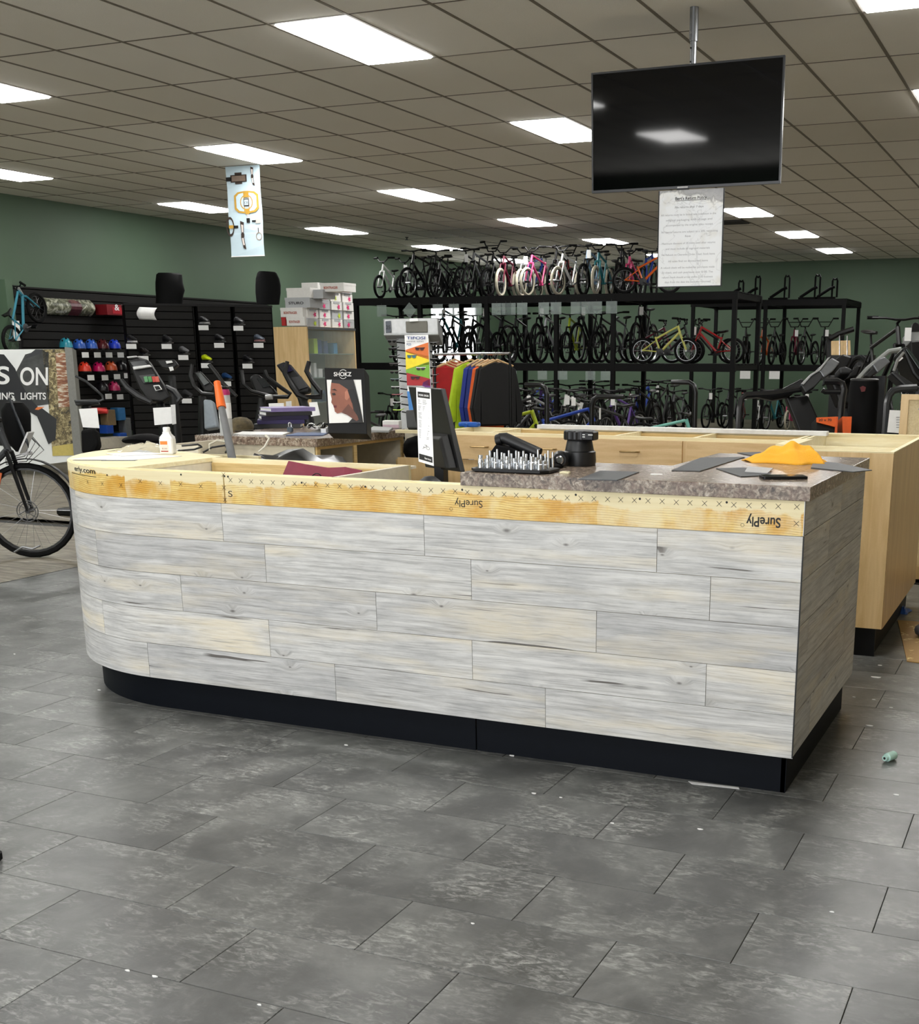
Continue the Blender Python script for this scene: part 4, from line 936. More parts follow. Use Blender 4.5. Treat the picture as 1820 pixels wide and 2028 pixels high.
def bpoly(pts, mat, name='print', d=.009): return MB().add([bp(u, v_, d) for u, v_ in pts], [tuple(range(len(pts)))]).build(name, mat, bn)
def bring(cu, cv, ru, rv, th, mat, n=20, d=.009):
    vs = [bp(cu+(ru*k_)*cos(2*pi*i/n), cv+(rv*k_)*sin(2*pi*i/n), d) for k_ in (1, th) for i in range(n)]
    return MB().add(vs, [(i, (i+1) % n, n+(i+1) % n, n+i) for i in range(n)]).build('pedal_print', mat, bn)
def brect(u0, v0, u1, v1, mat, nm='pedal_print', d=.009): return bpoly([(u0, v0), (u1, v0), (u1, v1), (u0, v1)], mat, nm, d)
def pedal_side(cu, cv, su, sv):
    bpoly([(cu-.35*su, cv-sv), (cu+.35*su, cv-.88*sv), (cu+.3*su, cv-.72*sv), (cu+.2*su, cv-.1*sv), (cu-.2*su, cv-.1*sv), (cu-.35*su, cv-.8*sv)], M_BRN, 'pedal_print')
    bpoly([(cu-.35*su, cv+.1*sv), (cu+.2*su, cv+.1*sv), (cu+.4*su, cv+.72*sv), (cu+.5*su, cv+sv), (cu, cv+.9*sv), (cu-.1*su, cv+.7*sv)], M_BRN, 'pedal_print')
    bpoly([(cu-.2*su, cv-.75*sv), (cu+.2*su, cv-.7*sv), (cu+.12*su, cv-.2*sv), (cu-.14*su, cv-.2*sv)], M_BONE, 'pedal_print', .010)
    bpoly([(cu-.2*su, cv+.2*sv), (cu+.12*su, cv+.2*sv), (cu+.28*su, cv+.7*sv), (cu-.02*su, cv+.7*sv)], M_BONE, 'pedal_print', .010)
    brect(cu-.3*su, cv-.12*sv, cu+.3*su, cv+.12*sv, M_BRN, d=.010)
brect(.0, .115, .16, .16, M_INK); brect(.14, .095, .62, .175, M_BRN); brect(.18, .105, .58, .165, P(srgb(120, 104, 92), .5), d=.010); brect(.27, .07, .48, .10, M_BRN); brect(.27, .17, .48, .195, M_BRN)
pedal_side(.79, .12, .12, .105)
for s_ in (-1, 1):
    bpoly([(.57+s_*.06, .275), (.57+s_*.25, .285), (.57+s_*.36, .32), (.57+s_*.36, .47), (.57+s_*.25, .51), (.57+s_*.06, .52)], M_GOLD, 'pedal_print')
    bpoly([(.57+s_*.08, .295), (.57+s_*.22, .305), (.57+s_*.30, .335), (.57+s_*.30, .455), (.57+s_*.22, .49), (.57+s_*.08, .50)], m_bn, 'pedal_print', .010)
brect(.51, .275, .64, .345, M_GOLD, d=.011); brect(.52, .47, .64, .53, M_GOLD, d=.011)
bring(.575, .40, .19, .085, .86, M_GOLD, d=.012); brect(.49, .36, .65, .44, M_BRN, d=.0115); brect(.51, .37, .63, .43, m_bn, d=.0125)
text_on(MB(), 'CB', lambda u, v_: bp(.52+.1*u, .415-v_*.035, .0132)).build('logo_lettering', M_BRN, bn)
brect(.55, .53, .62, .575, P(srgb(200, 200, 205), .5)); brect(.54, .575, .64, .625, M_INK)
bring(.04, .66, .12, .11, .75, M_BRN); brect(.0, .645, .14, .68, M_GOLD, d=.010); brect(.14, .65, .28, .68, M_INK)
pedal_side(.40, .76, .16, .16)
brect(.70, .60, .82, .62, M_INK); brect(.80, .59, .95, .635, P(srgb(190, 186, 180), .5)); bring(.74, .685, .08, .025, .8, M_WHITE)
brect(.86, .685, .88, .735, M_BRN); bring(.88, .78, .09, .045, .8, P(srgb(150, 130, 110), .5))
# ================================================================ LEFT FOREGROUND: BIKE AND LIGHTS SIGN
fc = atZ(70, 1104, 0); hd = radians(24)
r_, wb_b = .356, 1.12
loc = Vector((fc.x, fc.y, 0))-Vector((cos(hd), sin(hd), 0))*(wb_b/2)
eb = lthing('hybrid_bike', 'dark grey hybrid bike with disc brake parked left of the grey counter', 'bicycle', tuple(loc), rz=hd)
bike(eb, r_, wb_b, .045, 'mtb', frame=P(srgb(52, 54, 56), .4), detail=2, disc=True, rake=.11, rim=P(srgb(26, 26, 26), .3))
fd = []
FAx = wb_b/2
for k in range(13):
    a = radians(20+k*10); fd.append((FAx+(r_+.03)*cos(a), (r_+.03)*sin(a)+r_))
mb = MB().rings([[(x, y, z) for x, z in fd] for y in (-.03, .03)], cap=False, closed=False); o = mb.build('mudguard', M_BLK, eb, True); o.modifiers.new('s', 'SOLIDIFY').thickness = .003
MB().rings([[(FAx+.02+w*cos(a)*.10, -.10+.10*w*sin(a), z) for a in [2*pi*i/12 for i in range(12)]] for z, w in ((.80, .3), (.86, .7), (.95, .9), (1.05, 1.), (1.10, .95), (1.15, .6), (1.16, .2))]).build('handlebar_bag', M_BLKM, eb, True)
MB().rings([[(FAx+.02+.05*w, -.17-.02*w+.015*sin(a), 1.17+.03*cos(a)-.14*w) for a in [2*pi*i/10 for i in range(10)]] for w in (0, .5, 1.5, 2.2)]).build('brake_hood', P(srgb(40, 44, 50), .35), eb, True)
MB().cbox((FAx+.10, -.17, .87), (.012, .11, .17), Matrix.Rotation(.5, 3, 'Y')).build('price_tag', P(srgb(214, 214, 212), .5), eb)
MB().cbox((FAx-.09, -.17, 1.0), (.004, .05, .10)).build('small_tag', M_PAPER, eb)
for k in range(5):
    MB().tube([(FAx-.06, -.03+.02*k, 1.02+.01*k), (FAx+.06+.02*k, -.05+.02*k, .92-.03*k), (FAx+.02, -.04+.01*k, .78-.02*k), (FAx-.13, -.02, .74-.01*k)], .003, 5).build('cable', M_BLK, eb, True)
MB().rbox(FAx+.005, -.05, r_*2+.055, FAx+.05, .05, r_*2+.085, .006).build('front_lamp', P(srgb(214, 214, 216), .3), eb)
MB().cbox((FAx-.20, -.035, r_+.23), (.05, .012, .12), Matrix.Rotation(.3, 3, 'Y')).build('reflector', P(srgb(206, 92, 20), .3), eb)
MB().tube([(FAx-.10, -.12, .06), (FAx-.03, -.13, .10), (FAx+.04, -.13, .085), (FAx+.10, -.13, .11)], .008, 6).build('stand_rail', M_STEEL, eb, True)
# lights sign board near the left wall
sb = thing('lights_sign', 'large printed sign board with a cyclist reading ON and LIGHTS beside a grey post', 'sign', tuple(atZ(60, 900, 0.02)))
TS_ = 15.2
def sp_(x, y, d=0): return rp(x, y, TS_-d)
def spoly(px, mat, name, d=.004): return MB().add([sp_(x, y, d) for x, y in px], [tuple(range(len(px)))]).build(name, mat, sb)
pv = [sp_(-70, 693), sp_(129, 691), sp_(150, 912), sp_(-70, 940)]
MB().add(pv+[v+fw*.03 for v in pv], [(0, 1, 2, 3), (7, 6, 5, 4), (0, 4, 5, 1), (1, 5, 6, 2), (2, 6, 7, 3), (3, 7, 4, 0)]).build('board', P(srgb(226, 228, 226), .5, var=.08, scale=4), sb)
m_leaf, t = newmat('printed_foliage'); c = t.coord(); n = t.noise(c, 16, 5, .7, 1.); t.l.new(t.ramp(n, [(.36, srgb(28, 26, 18)), (.5, srgb(112, 98, 60)), (.66, srgb(200, 186, 140))]), t.b.inputs['Base Color']); t.b.inputs['Roughness'].default_value = .5
m_brk, t = newmat('printed_brick'); c = t.coord(); n = t.noise(t.vscale(c, (3, 3, 14)), 3, 4, .6); t.l.new(t.ramp(n, [(.4, srgb(206, 196, 176)), (.5, srgb(150, 100, 66)), (.62, srgb(112, 62, 40))]), t.b.inputs['Base Color'])
spoly([(84, 692), (129, 691), (149, 902), (104, 903), (96, 800)], m_leaf, 'foliage_print', .005)
spoly([(110, 700), (129, 698), (138, 805), (116, 808)], m_brk, 'brick_print', .006)
spoly([(30, 740), (50, 702), (84, 692), (96, 700), (98, 800), (60, 806), (30, 796)], P(srgb(66, 68, 66), .5, var=.7, scale=8), 'building_print', .005)
spoly([(-20, 700), (8, 702), (30, 730), (42, 760), (60, 790), (84, 815), (74, 825), (52, 812), (30, 790), (18, 775), (10, 830), (-20, 850)], P(srgb(24, 26, 30), .6), 'sleeve_print', .007)
spoly([(-30, 790), (22, 780), (38, 838), (30, 885), (-30, 880)], P(srgb(14, 15, 18), .6), 'torso_print', .0075)
spoly([(68, 812), (80, 806), (112, 830), (110, 870), (96, 880), (84, 850)], P(srgb(20, 22, 26), .5), 'glove_print', .008)
spoly([(69, 811), (74, 806), (88, 806), (76, 812)], P(srgb(222, 120, 50), .5), 'cuff_print', .0085)
spoly([(60, 700), (70, 692), (84, 692), (82, 700), (46, 712)], P(srgb(40, 42, 46), .5), 'roof_print', .006)
spoly([(104, 884), (146, 878), (148, 902), (104, 903)], P(srgb(196, 178, 96), .6), 'kerb_print', .0065)
def stext(txt, xa, xb, y, h_, bold=True): text_on(MB(), txt, lambda u, v_: sp_(xa+(xb-xa)*u, y-v_*h_, .012), bold=bold).build('lettering', M_WHITE, sb)
stext('S', -8, 19, 760, 49); stext('ON', 40, 95, 762, 49); stext('NING', -14, 28, 791, 19); stext('LIGHTS', 41, 91, 791, 19)
pp_ = [sp_(128, 687, .05), sp_(143, 689, .05), sp_(163, 912, .05), sp_(147, 912, .05)]
MB().add(pp_+[v+fw*.12 for v in pp_], [(0, 1, 2, 3), (7, 6, 5, 4), (0, 4, 5, 1), (1, 5, 6, 2), (2, 6, 7, 3), (3, 7, 4, 0)]).build('post', P(srgb(122, 122, 116), .5), sb)
# ================================================================ SMALL THINGS ON THE FLOOR
cb = thing('cardboard_sheet', 'worn brown cardboard sheet on the floor right of the end cabinet', 'cardboard', (-.5, 6.4, 0))
m_cb, t = newmat('glued_cardboard'); n = t.noise(t.coord(), 9, 4, .6); t.l.new(t.ramp(n, [(.56, srgb(176, 140, 84)), (.60, srgb(240, 224, 160)), (.63, srgb(172, 132, 74))]), t.b.inputs['Base Color']); t.b.inputs['Roughness'].default_value = .6
MB().prism([(-.80, 6.94), (-.63, 5.98), (-.05, 5.9), (-.12, 6.95)], .0008, .006).build('sheet', m_cb, cb)
gl = MB().torus((-.58, 6.55, .045), .055, .03, 'z', 20, 10).build('tape_roll', P(srgb(86, 88, 92), .6), None, True); tag(gl, 'grey ring-shaped roll lying on the cardboard sheet', 'roll')
tag(crumple(-.845, 7.13, -.765, 7.30, .001, .05, 8, 8, 7).build('blue_tape_scrap', P(srgb(52, 96, 176), .5), None, True), 'crumpled scrap of blue tape on the floor beyond the cardboard', 'tape')
cp = thing('tube_cap', 'pale mint plastic tube nozzle lying on the floor right of the counter', 'nozzle', (-.5, 4.42, 0))
ca, cd = Vector((-.515, 4.375, .017)), Vector((.45, .89, 0)).normalized()
MB().tube([ca, ca+cd*.012, ca+cd*.016, ca+cd*.06, ca+cd*.066], [.011, .012, .0165, .0165, .013], 16).build('body', P(srgb(196, 236, 224), .45), cp, True)
MB().tube([ca-cd*.001, ca+cd*.002], .005, 10).build('opening', M_INK, cp)
rr = random.Random(21)
deb = [(29, 1296), (196, 1367), (1058, 1572), (685, 1476), (1723, 1438), (1742, 1318), (1736, 1342), (1730, 1386), (1765, 1402), (1691, 1381), (936, 1830), (253, 1923), (306, 1935), (514, 1991), (1386, 1643), (1648, 1807), (960, 1430+0), (1213, 1631), (1110, 1580), (1015, 1497), (1605, 1485), (1776, 1575)]
def where(x, y):
    if x > 1600: return 'on the floor right of the counter'
    if x < 210: return 'on the floor by the rounded counter end'
    if y < 1600: return 'on the floor near the black kick base'
    return 'on the grey tiles in the foreground'
for k, (x, y) in enumerate(deb):
    p = atZ(x, y, 0)
    if y in (1430,): continue
    s_ = rr.uniform(.004, .008)*(2.4 if (x, y) in ((1723, 1438), (1736, 1342)) else 1)
    pts = [(p.x+s_*(1.6 if i % 2 else 1)*cos(i*1.05+k), p.y+s_*.6*sin(i*1.05+k)) for i in range(6)]
    o = MB().prism(pts, .0003, .003).build('paper_crumb', M_WHITE, None, loc=(p.x, p.y, 0)); tag(o, 'tiny white crumb %s' % where(x, y), 'debris', 'white crumbs on the floor')
st_ = [atZ(x, y, 0) for x, y in ((1363, 1548), (1463, 1560), (1464, 1563), (1370, 1553))]
o = MB().prism([(p.x, p.y) for p in st_], .0003, .002).build('paper_strip', M_WHITE, None); tag(o, 'thin white paper strip on the floor at the foot of the black kick base', 'paper')
ed = thing('floor_object', 'dark reddish object just showing at the left picture edge on the floor', 'object', tuple(atZ(0, 1712, 0)))
p = atZ(0, 1712, 0); MB().rbox(p.x-.14, p.y-.03, 0, p.x-.012, p.y+.03, .035, .008).build('base', M_BLK, ed); MB().rbox(p.x-.14, p.y-.025, .0352, p.x-.014, p.y+.025, .06, .006).build('top', P(srgb(120, 44, 36), .5), ed)
# ================================================================ BIKE RACKS AT THE BACK OF THE SHOP
M_RACK = P(srgb(6, 6, 7), .6, Specular_IOR_Level=.2)
ORD = ['first', 'second', 'third', 'fourth', 'fifth', 'sixth', 'seventh', 'eighth', 'ninth', 'tenth', 'eleventh', 'twelfth', 'thirteenth', 'fourteenth', 'fifteenth', 'sixteenth', 'seventeenth', 'eighteenth', 'nineteenth', 'twentieth']
ZD1, ZD2 = 1.36, 2.45                       # decks of the left rack
def rack(name, label, x0, x1, y0, y1, zs, posts, top):
    rk = thing(name, label, 'rack', ((x0+x1)/2, (y0+y1)/2, 0))
    for x in posts:
        for y in (y0, y1): MB().box(x-.035, y-.035, 0, x+.035, y+.035, top).build('post', M_RACK, rk)
    for z in zs:
        for y in (y0, y1): MB().box(x0, y-.03, z-.12, x1, y+.03, z-.012).build('beam', M_RACK, rk)
        for x in posts: MB().box(x-.03, y0+.035, z-.10, x+.03, y1-.035, z-.02).build('cross_beam', M_RACK, rk)
        n = int((y1-y0)/.2)
        for k in range(n): MB().box(x0, y0-.02+k*(y1-y0)/n, z-.012, x1, y0-.02+k*(y1-y0)/n+.15, z).build('deck_board', M_RACK, rk)
    return rk
rack('bike_rack', 'long two-tier black steel bike rack in the middle of the back of the shop', -11.82, -4.9, 18.75, 20.3, (ZD1, ZD2), (-11.77, -10.5, -9.22, -7.95, -6.95, -4.95), ZD2)
ZB1, ZB2 = 1.30, 2.60
rack('bike_rack', 'black steel bike rack against the green back wall, right of the policy sign', -7.6, -4.35, 25.2, 27.0, (ZB1, ZB2), (-7.55, -6.0, -4.4), ZB2)
COLS = {'black': srgb(9, 9, 10), 'charcoal': srgb(28, 29, 31), 'grey': srgb(84, 86, 88), 'silver': srgb(176, 178, 182), 'white': srgb(222, 222, 220), 'lime': srgb(176, 196, 40), 'maroon': srgb(104, 26, 48), 'pink': srgb(206, 70, 120), 'teal': srgb(40, 120, 128), 'blue': srgb(24, 62, 160), 'orange': srgb(206, 92, 30), 'tan': srgb(196, 140, 84), 'red': srgb(160, 24, 28), 'pale yellow': srgb(206, 206, 110), 'mint': srgb(120, 190, 176), 'purple': srgb(90, 60, 140), 'pale blue': srgb(130, 164, 196)}
M_CREAM = P(srgb(186, 180, 160), .6)
KINDS = {'kids': (.205, .72, .045, 'kids'), 'girls': (.235, .82, .05, 'cruiser'), 'youth': (.265, .92, .046, 'mtb'), 'mtb': (.335, 1.08, .052, 'mtb'), 'bmx': (.25, .90, .05, 'bmx')}
KN = {'kids': 'small kids bike', 'girls': 'cruiser-bar kids bike', 'youth': 'youth mountain bike', 'mtb': 'mountain bike', 'bmx': 'BMX bike'}
nb_ = 0
def put_bike(kind, colour, x, y, z, heading, where, group, cream=False, rim=None, tag_=False):
    """heading: angle of travel in degrees from +x"""
    global nb_
    r, wb, tw, st = KINDS[kind]; nb_ += 1
    lab = '%s %s%s, %s' % (colour, KN[kind], ' with cream tyres' if cream else '', where)
    b = lthing('bicycle', lab, 'bicycle', (x, y, z), group, radians(heading))
    bike(b, r, wb, tw, st, frame=P(COLS[colour], .38), tire=M_CREAM if cream else M_TIRE, rim=rim or (M_RIMS if nb_ % 3 == 0 else M_RIMB), tag_=tag_)
    return b
rr = random.Random(3)
top = [('kids', 'white', 0), ('kids', 'black', 0), ('youth', 'black', 0), ('youth', 'charcoal', 0), ('kids', 'black', 0), ('youth', 'black', 0), ('youth', 'grey', 0), ('bmx', 'black', 0), ('girls', 'maroon', 1), ('girls', 'silver', 1), ('girls', 'pink', 1), ('youth', 'black', 0), ('girls', 'white', 1), ('youth', 'pale blue', 0), ('girls', 'teal', 1), ('youth', 'charcoal', 0), ('kids', 'pink', 0)]
for k, (kd, c, cr) in enumerate(top):
    x = -11.45+k*.287; L = KINDS[kd][1]; off = .24*(k % 2)+rr.uniform(-.03, .05)
    put_bike(kd, c, x, 18.83+KINDS[kd][0]+L/2+off, ZD2, -90+rr.uniform(-7, 7), '%s from left on the long top deck' % ORD[k], 'bikes on the top deck', bool(cr), tag_=k % 4 == 1)
for k in range(9):
    kd, c = rr.choice(('kids', 'youth', 'bmx')), rr.choice(('black', 'black', 'charcoal', 'red', 'blue'))
    put_bike(kd, c, -11.3+k*.54, 20.35+KINDS[kd][1]/2-.25, ZD2, 90+rr.uniform(-8, 8), '%s from left, rear row of the top deck' % ORD[k], 'bikes in the rear row of the top deck')
mid = ['tan', 'black', 'charcoal', 'teal', 'black', 'black', 'grey', 'black', 'charcoal', 'black', 'silver', 'lime', 'charcoal', 'black', 'grey', 'black']
for k, c in enumerate(mid):
    kd = 'youth' if k % 3 else 'mtb'
    if k == 0: kd = 'youth'
    put_bike(kd, c, -11.4+k*.305, 18.85+KINDS[kd][0]+KINDS[kd][1]/2+.22*(k % 2), ZD1, -90+rr.uniform(-6, 6) if k else -70, '%s from left on the long middle deck' % ORD[k], 'bikes on the middle deck', tag_=k % 3 == 0)
flo = ['charcoal', 'black', 'black', 'grey', 'silver', 'black', 'white', 'black', 'charcoal', 'purple', 'black', 'grey', 'black', 'charcoal', 'silver', 'black']
for k, c in enumerate(flo):
    kd = 'mtb' if k % 2 else 'youth'
    put_bike(kd, c, -11.4+k*.31, 18.7+KINDS[kd][0]+KINDS[kd][1]/2+.25*(k % 2), 0, -90+rr.uniform(-8, 8), '%s from left under the long rack' % ORD[k], 'bikes on the floor under the long rack', tag_=k % 2 == 0)
for k in range(9):
    kd, c = rr.choice(('youth', 'mtb')), rr.choice(('black', 'black', 'charcoal', 'grey', 'blue'))
    put_bike(kd, c, -11.3+k*.54, 21.0+KINDS[kd][1]/2+.35*(k % 2), 0, 90+rr.uniform(-8, 8), '%s in the row behind the long rack' % ORD[k], 'bikes behind the long rack')
# right-hand rack
def side(x, y, t_): p = rp(x, y, t_); return p
yb_ = 25.55
p = atY(1316, 690, 18.95); put_bike('kids', 'pale yellow', p.x, 18.95, ZD1, 6, 'side-on at the right end of the long middle deck', 'bikes on the right of the long rack', rim=M_RIMS)
for k, (x, c, yy, hd_, ps_) in enumerate(((1330, 'black', 19.5, 5, 'directly behind the pale yellow bike'), (1412, 'red', 19.45, 172, 'right behind the pale yellow bike'), (1405, 'black', 19.95, 170, 'last in depth behind the pale yellow bike'), (1290, 'maroon', 20.0, 8, 'hidden deep behind the pale yellow bike'))):
    p = atY(x, 690, yy); put_bike('kids', c, p.x, yy, ZD1, hd_, ps_, 'bikes on the right of the long rack', rim=M_RIMS, tag_=k == 1)
p = atY(1262, 560, 19.1); put_bike('kids', 'orange', p.x+.2, 19.0, ZD2, 20, 'side-on at the right of the long top deck', 'bikes on the top deck')
for k, (x, c) in enumerate(((1468, 'black'), (1500, 'orange'), (1530, 'black'), (1562, 'maroon'), (1592, 'black'), (1622, 'charcoal'))):
    p = atY(x, 690, 25.3); put_bike('bmx', c, p.x, 25.05+.25+.45+.28*(k % 2), ZB1, -90+rr.uniform(-9, 9), '%s BMX from the left on the right rack deck' % ORD[k], 'BMX bikes on the right rack', tag_=k % 2 == 1)
for k, (x, c, kd, cr) in enumerate(((1405, 'black', 'youth', 0), (1435, 'charcoal', 'youth', 0), (1462, 'red', 'youth', 0), (1492, 'white', 'kids', 0), (1525, 'teal', 'youth', 0), (1556, 'pink', 'kids', 1), (1590, 'black', 'youth', 0))):
    p = atY(x, 800, 24.6); put_bike(kd, c, p.x, 24.5+KINDS[kd][1]/2+.3*(k % 2), 0, -90+rr.uniform(-15, 15), '%s from left under the right rack' % ORD[k], 'bikes on the floor under the right rack', bool(cr), rim=M_RIMS if k in (3,) else None, tag_=k % 2 == 0)
for k, (x, c, kd) in enumerate(((1270, 'black', 'youth'), (1310, 'charcoal', 'mtb'), (1345, 'grey', 'youth'), (1245, 'maroon', 'youth'))):
    p = atY(x, 800, 23.4); put_bike(kd, c, p.x, 23.4+.3*(k % 2), 0, -90+rr.uniform(-15, 15), '%s of four in the gap between the two racks' % ORD[k], 'bikes between the racks', tag_=k % 2 == 1)
# floor bikes nearer the cabinets, side-on
M_GOLDR = P(srgb(206, 140, 30), .35)
KINDS['hybrid'] = (.335, 1.05, .036, 'mtb'); KN['hybrid'] = 'hybrid bike'
p = atY(1118, 840, 13.2); put_bike('hybrid', 'blue', p.x, 13.2, 0, 6, 'gold rims, side-on on the floor beyond the birch cabinet', 'bikes beyond the birch cabinet', rim=M_GOLDR, tag_=True)
p = atY(1315, 845, 14.0); put_bike('youth', 'mint', p.x, 14.0, 0, 8, 'side-on beyond the white laminate strip', 'bikes beyond the birch cabinet', rim=M_RIMS)
p = atY(1200, 845, 14.6); put_bike('hybrid', 'black', p.x, 14.6, 0, 172, 'side-on between the blue and the mint bikes', 'bikes beyond the birch cabinet')
p = atY(1000, 845, 12.2); put_bike('hybrid', 'lime', p.x, 12.2, 0, 15, 'partly hidden behind the hanging jackets', 'bikes beyond the birch cabinet')
p = atY(1010, 830, 15.5); put_bike('mtb', 'charcoal', p.x, 15.5, 0, 20, 'side-on right of the hanging jackets', 'bikes beyond the birch cabinet', rim=M_RIMS)
for k, (x, c) in enumerate(((1060, 'silver'), (1110, 'white'), (1150, 'grey'), (1210, 'purple'))):
    p = atY(x, 800, 16.6); put_bike('mtb', c, p.x, 16.75+.35*(k % 2), 0, -90+rr.uniform(-12, 12), '%s of the four facing bikes behind the blue bike' % ORD[k], 'facing bikes behind the blue bike', tag_=True)
p = atY(736, 820, 13.0); put_bike('youth', 'charcoal', p.x, 13.0, 0, -80, 'parked between the headphone display and the sunglasses stand', 'bikes beyond the birch cabinet', tag_=True)
# black hoops of floor stands
for k, (xa, xb, yt_, yr, lab) in enumerate(((1040, 1083, 762, 11.8, 'left of the blue bike'), (1172, 1236, 785, 11.6, 'right of the blue bike'), (1330, 1378, 757, 12.2, 'beside the mint bike'))):
    a, b = atY(xa, yt_, yr), atY(xb, yt_, yr); z = a.z; e = 1 if k != 1 else -1
    if e > 0: pts = [(a.x, yr, z), (b.x-.07, yr, z), (b.x-.02, yr, z-.03), (b.x, yr, z-.10), (b.x+.0, yr, .0)]
    else: pts = [(b.x, yr, z), (a.x+.07, yr, z), (a.x+.02, yr, z-.03), (a.x, yr, z-.10), (a.x, yr, .0)]
    st = thing('display_stand', 'black bent-tube display stand, %s' % lab, 'stand', (pts[-1][0], yr, 0))
    MB().tube(pts, .026, 10).build('tube_arm', P(srgb(20, 20, 21), .3), st, True)
    MB().box(pts[-1][0]-.22, yr-.2, 0, pts[-1][0]+.22, yr+.2, .03).build('foot_plate', M_BLK, st)
# clear price sleeves hanging under the top deck
m_slv, t = newmat('clear_sleeve'); t.b.inputs['Roughness'].default_value = .15; t.b.inputs['Alpha'].default_value = .38
t.l.new(t.mix(t.noise(t.coord(), 6, 3), srgb(150, 170, 166), srgb(206, 216, 214)), t.b.inputs['Base Color'])
S0 = None
def sleeve(x, y, z, w, h_, rot, lab, grp):
    o = lthing('price_sleeve', lab, 'price sleeve', (x, y, z-h_), grp)
    Mr = Matrix.Rotation(rot, 3, 'Y')
    MB().cbox((0, 0, h_/2), (w, .003, h_), Mr).build('pocket', m_slv, o)
    MB().tube([(0, 0, h_*.98), (0, 0, h_+.03)], .003, 4).build('hook', M_DGREY, o)
for k, x in enumerate(sorted((757, 812, 868, 900, 945, 985, 1003, 1012, 1035, 1078, 1102, 1142, 1160, 1182, 1212))):
    p = atY(x, 612, 18.7); sleeve(p.x, 18.68, 2.33, .19, .19, pi/4 if k in (1,) else 0, 'clear plastic price sleeve, %s from the left under the top deck' % ORD[k], 'price sleeves under the top deck')
for k, x in enumerate((1015, 1075, 1115, 1170, 1200)):
    p = atY(x, 745, 18.7); sleeve(p.x, 18.68, 1.24, .17, .14, 0, 'clear plastic price sleeve, %s from the left under the middle deck' % ORD[k], 'price sleeves under the middle deck')
for k, x in enumerate((1475, 1533)):
    p = atY(x, 735, 25.1); o = MB().box(p.x-.11, 25.14, 1.02, p.x+.11, 25.146, 1.18).build('price_card', M_PAPER); tag(o, 'white price card %s on the right rack beam' % ('left' if k == 0 else 'right'), 'price card', 'price cards on the right rack')
# hitch carriers on top of the right rack
for k, x in enumerate((1455, 1488, 1546, 1606, 1640)):
    p = atY(x, 598, 25.6); h_ = .5 if k in (1, 2, 3) else .42
    o = lthing('hitch_carrier', 'black folded hitch bike carrier, %s from the left atop the right rack' % ORD[k], 'bike carrier', (p.x, 25.7, ZB2), 'hitch carriers on the right rack')
    MB().box(-.28, -.05, .0, .12, .05, .06).build('receiver_bar', M_BLKM, o)
    MB().tube([(-.25, 0, .06), (0, 0, .22), (.1, 0, .26)], .03, 8).build('arm', M_BLKM, o)
    for d in (-.05, .05):
        MB().tube([(.1+d, 0, .05), (.1+d, 0, h_-.05), (.1+d*.6, 0, h_), (.1, 0, h_-.03)], .02, 8).build('hook_arm', M_BLKM, o)
# dark doorway on the back wall at the right
d1 = struct(MB().box(-3.42, YB-.03, 0, -2.72, YB-.005, 2.02).build('door_1', P(srgb(12, 12, 12), .7)))
MB().box(-3.50, YB-.05, 0, -3.42, YB-.001, 2.10).build('door_frame', M_GREEN, d1); MB().box(-2.72, YB-.05, 0, -2.64, YB-.001, 2.10).build('door_frame', M_GREEN, d1); MB().box(-3.42, YB-.05, 2.02, -2.72, YB-.001, 2.10).build('door_frame', M_GREEN, d1)
# ================================================================ LEFT WALL: SLATWALL, HELMETS, SHOES
CAMV = Vector((0, 0, CAMH))
def on_plane(x, y, p0, n, off=0):
    d = ray(x, y); return CAMV+d*(((p0-CAMV).dot(n)+off)/d.dot(n))
M_SLAT = P(srgb(28, 27, 26), .65, Specular_IOR_Level=.2); M_SLATB = P(srgb(5, 5, 5), .8, Specular_IOR_Level=.1)
sw = thing('slatwall', 'black slatwall panel with helmets along the green left wall', 'slatwall', (XL+.08, 15.3, 0))
MB().box(XL+.005, 12.72, .35, XL+.06, 18.6, 2.40).build('backing', M_SLATB, sw)
k = 0; z = .36
while z < 2.38:
    MB().box(XL+.06, 12.72, z, XL+.085, 18.6, min(z+.098, 2.40)).build('slat', M_SLAT, sw); z += .112
SWN = Vector((1, 0, 0)); SW0 = Vector((XL+.085, 15, 1.5))
def swp(x, y, off=0): return on_plane(x, y, SW0, SWN, off)
# helmets
def helmet(loc, col, lab, hd=0, col2=None):
    o = lthing('helmet', lab, 'helmet', loc, 'helmets on the slatwall', hd)
    R = []
    for j in range(8):
        v_ = j/7; zz_ = .135*sin(v_*pi/2)
        w = cos(v_*pi/2*.96)
        R.append([(.125*w*cos(a)*(1.08 if cos(a) > 0 else 1), .092*w*sin(a), zz_-.012*(cos(a) < -.5)*(1-v_)) for a in [2*pi*i/18 for i in range(18)]])
    MB().rings(R).build('shell', P(col, .3), o, True)
    for s_ in (-1, 0, 1):
        for u in (.045, -.035):
            MB().ball((u*1.3, s_*.052, .126-abs(s_)*.028-abs(u)*.12), .026, .013, .016, 8, 6).build('vent', M_BLK, o, True)
    MB().rings([[(.13*cos(a)*s_, .095*sin(a)*s_, z_) for a in [2*pi*i/18 for i in range(18)]] for s_, z_ in ((.98, .0), (1.0, -.012), (.9, -.02), (.85, 0.))], cap=False).build('rim', M_BLK, o, True)
    MB().box(-.02, -.02, -.022, .02, .02, -.006).build('peg', M_STEEL, o)
HM = [(131, 688, srgb(42, 140, 160), 'teal'), (157, 690, srgb(40, 84, 170), 'dull blue'), (181, 690, srgb(50, 96, 190), 'mid blue'), (204, 690, srgb(92, 32, 36), 'maroon'), (227, 690, srgb(40, 70, 210), 'bright blue patterned')]
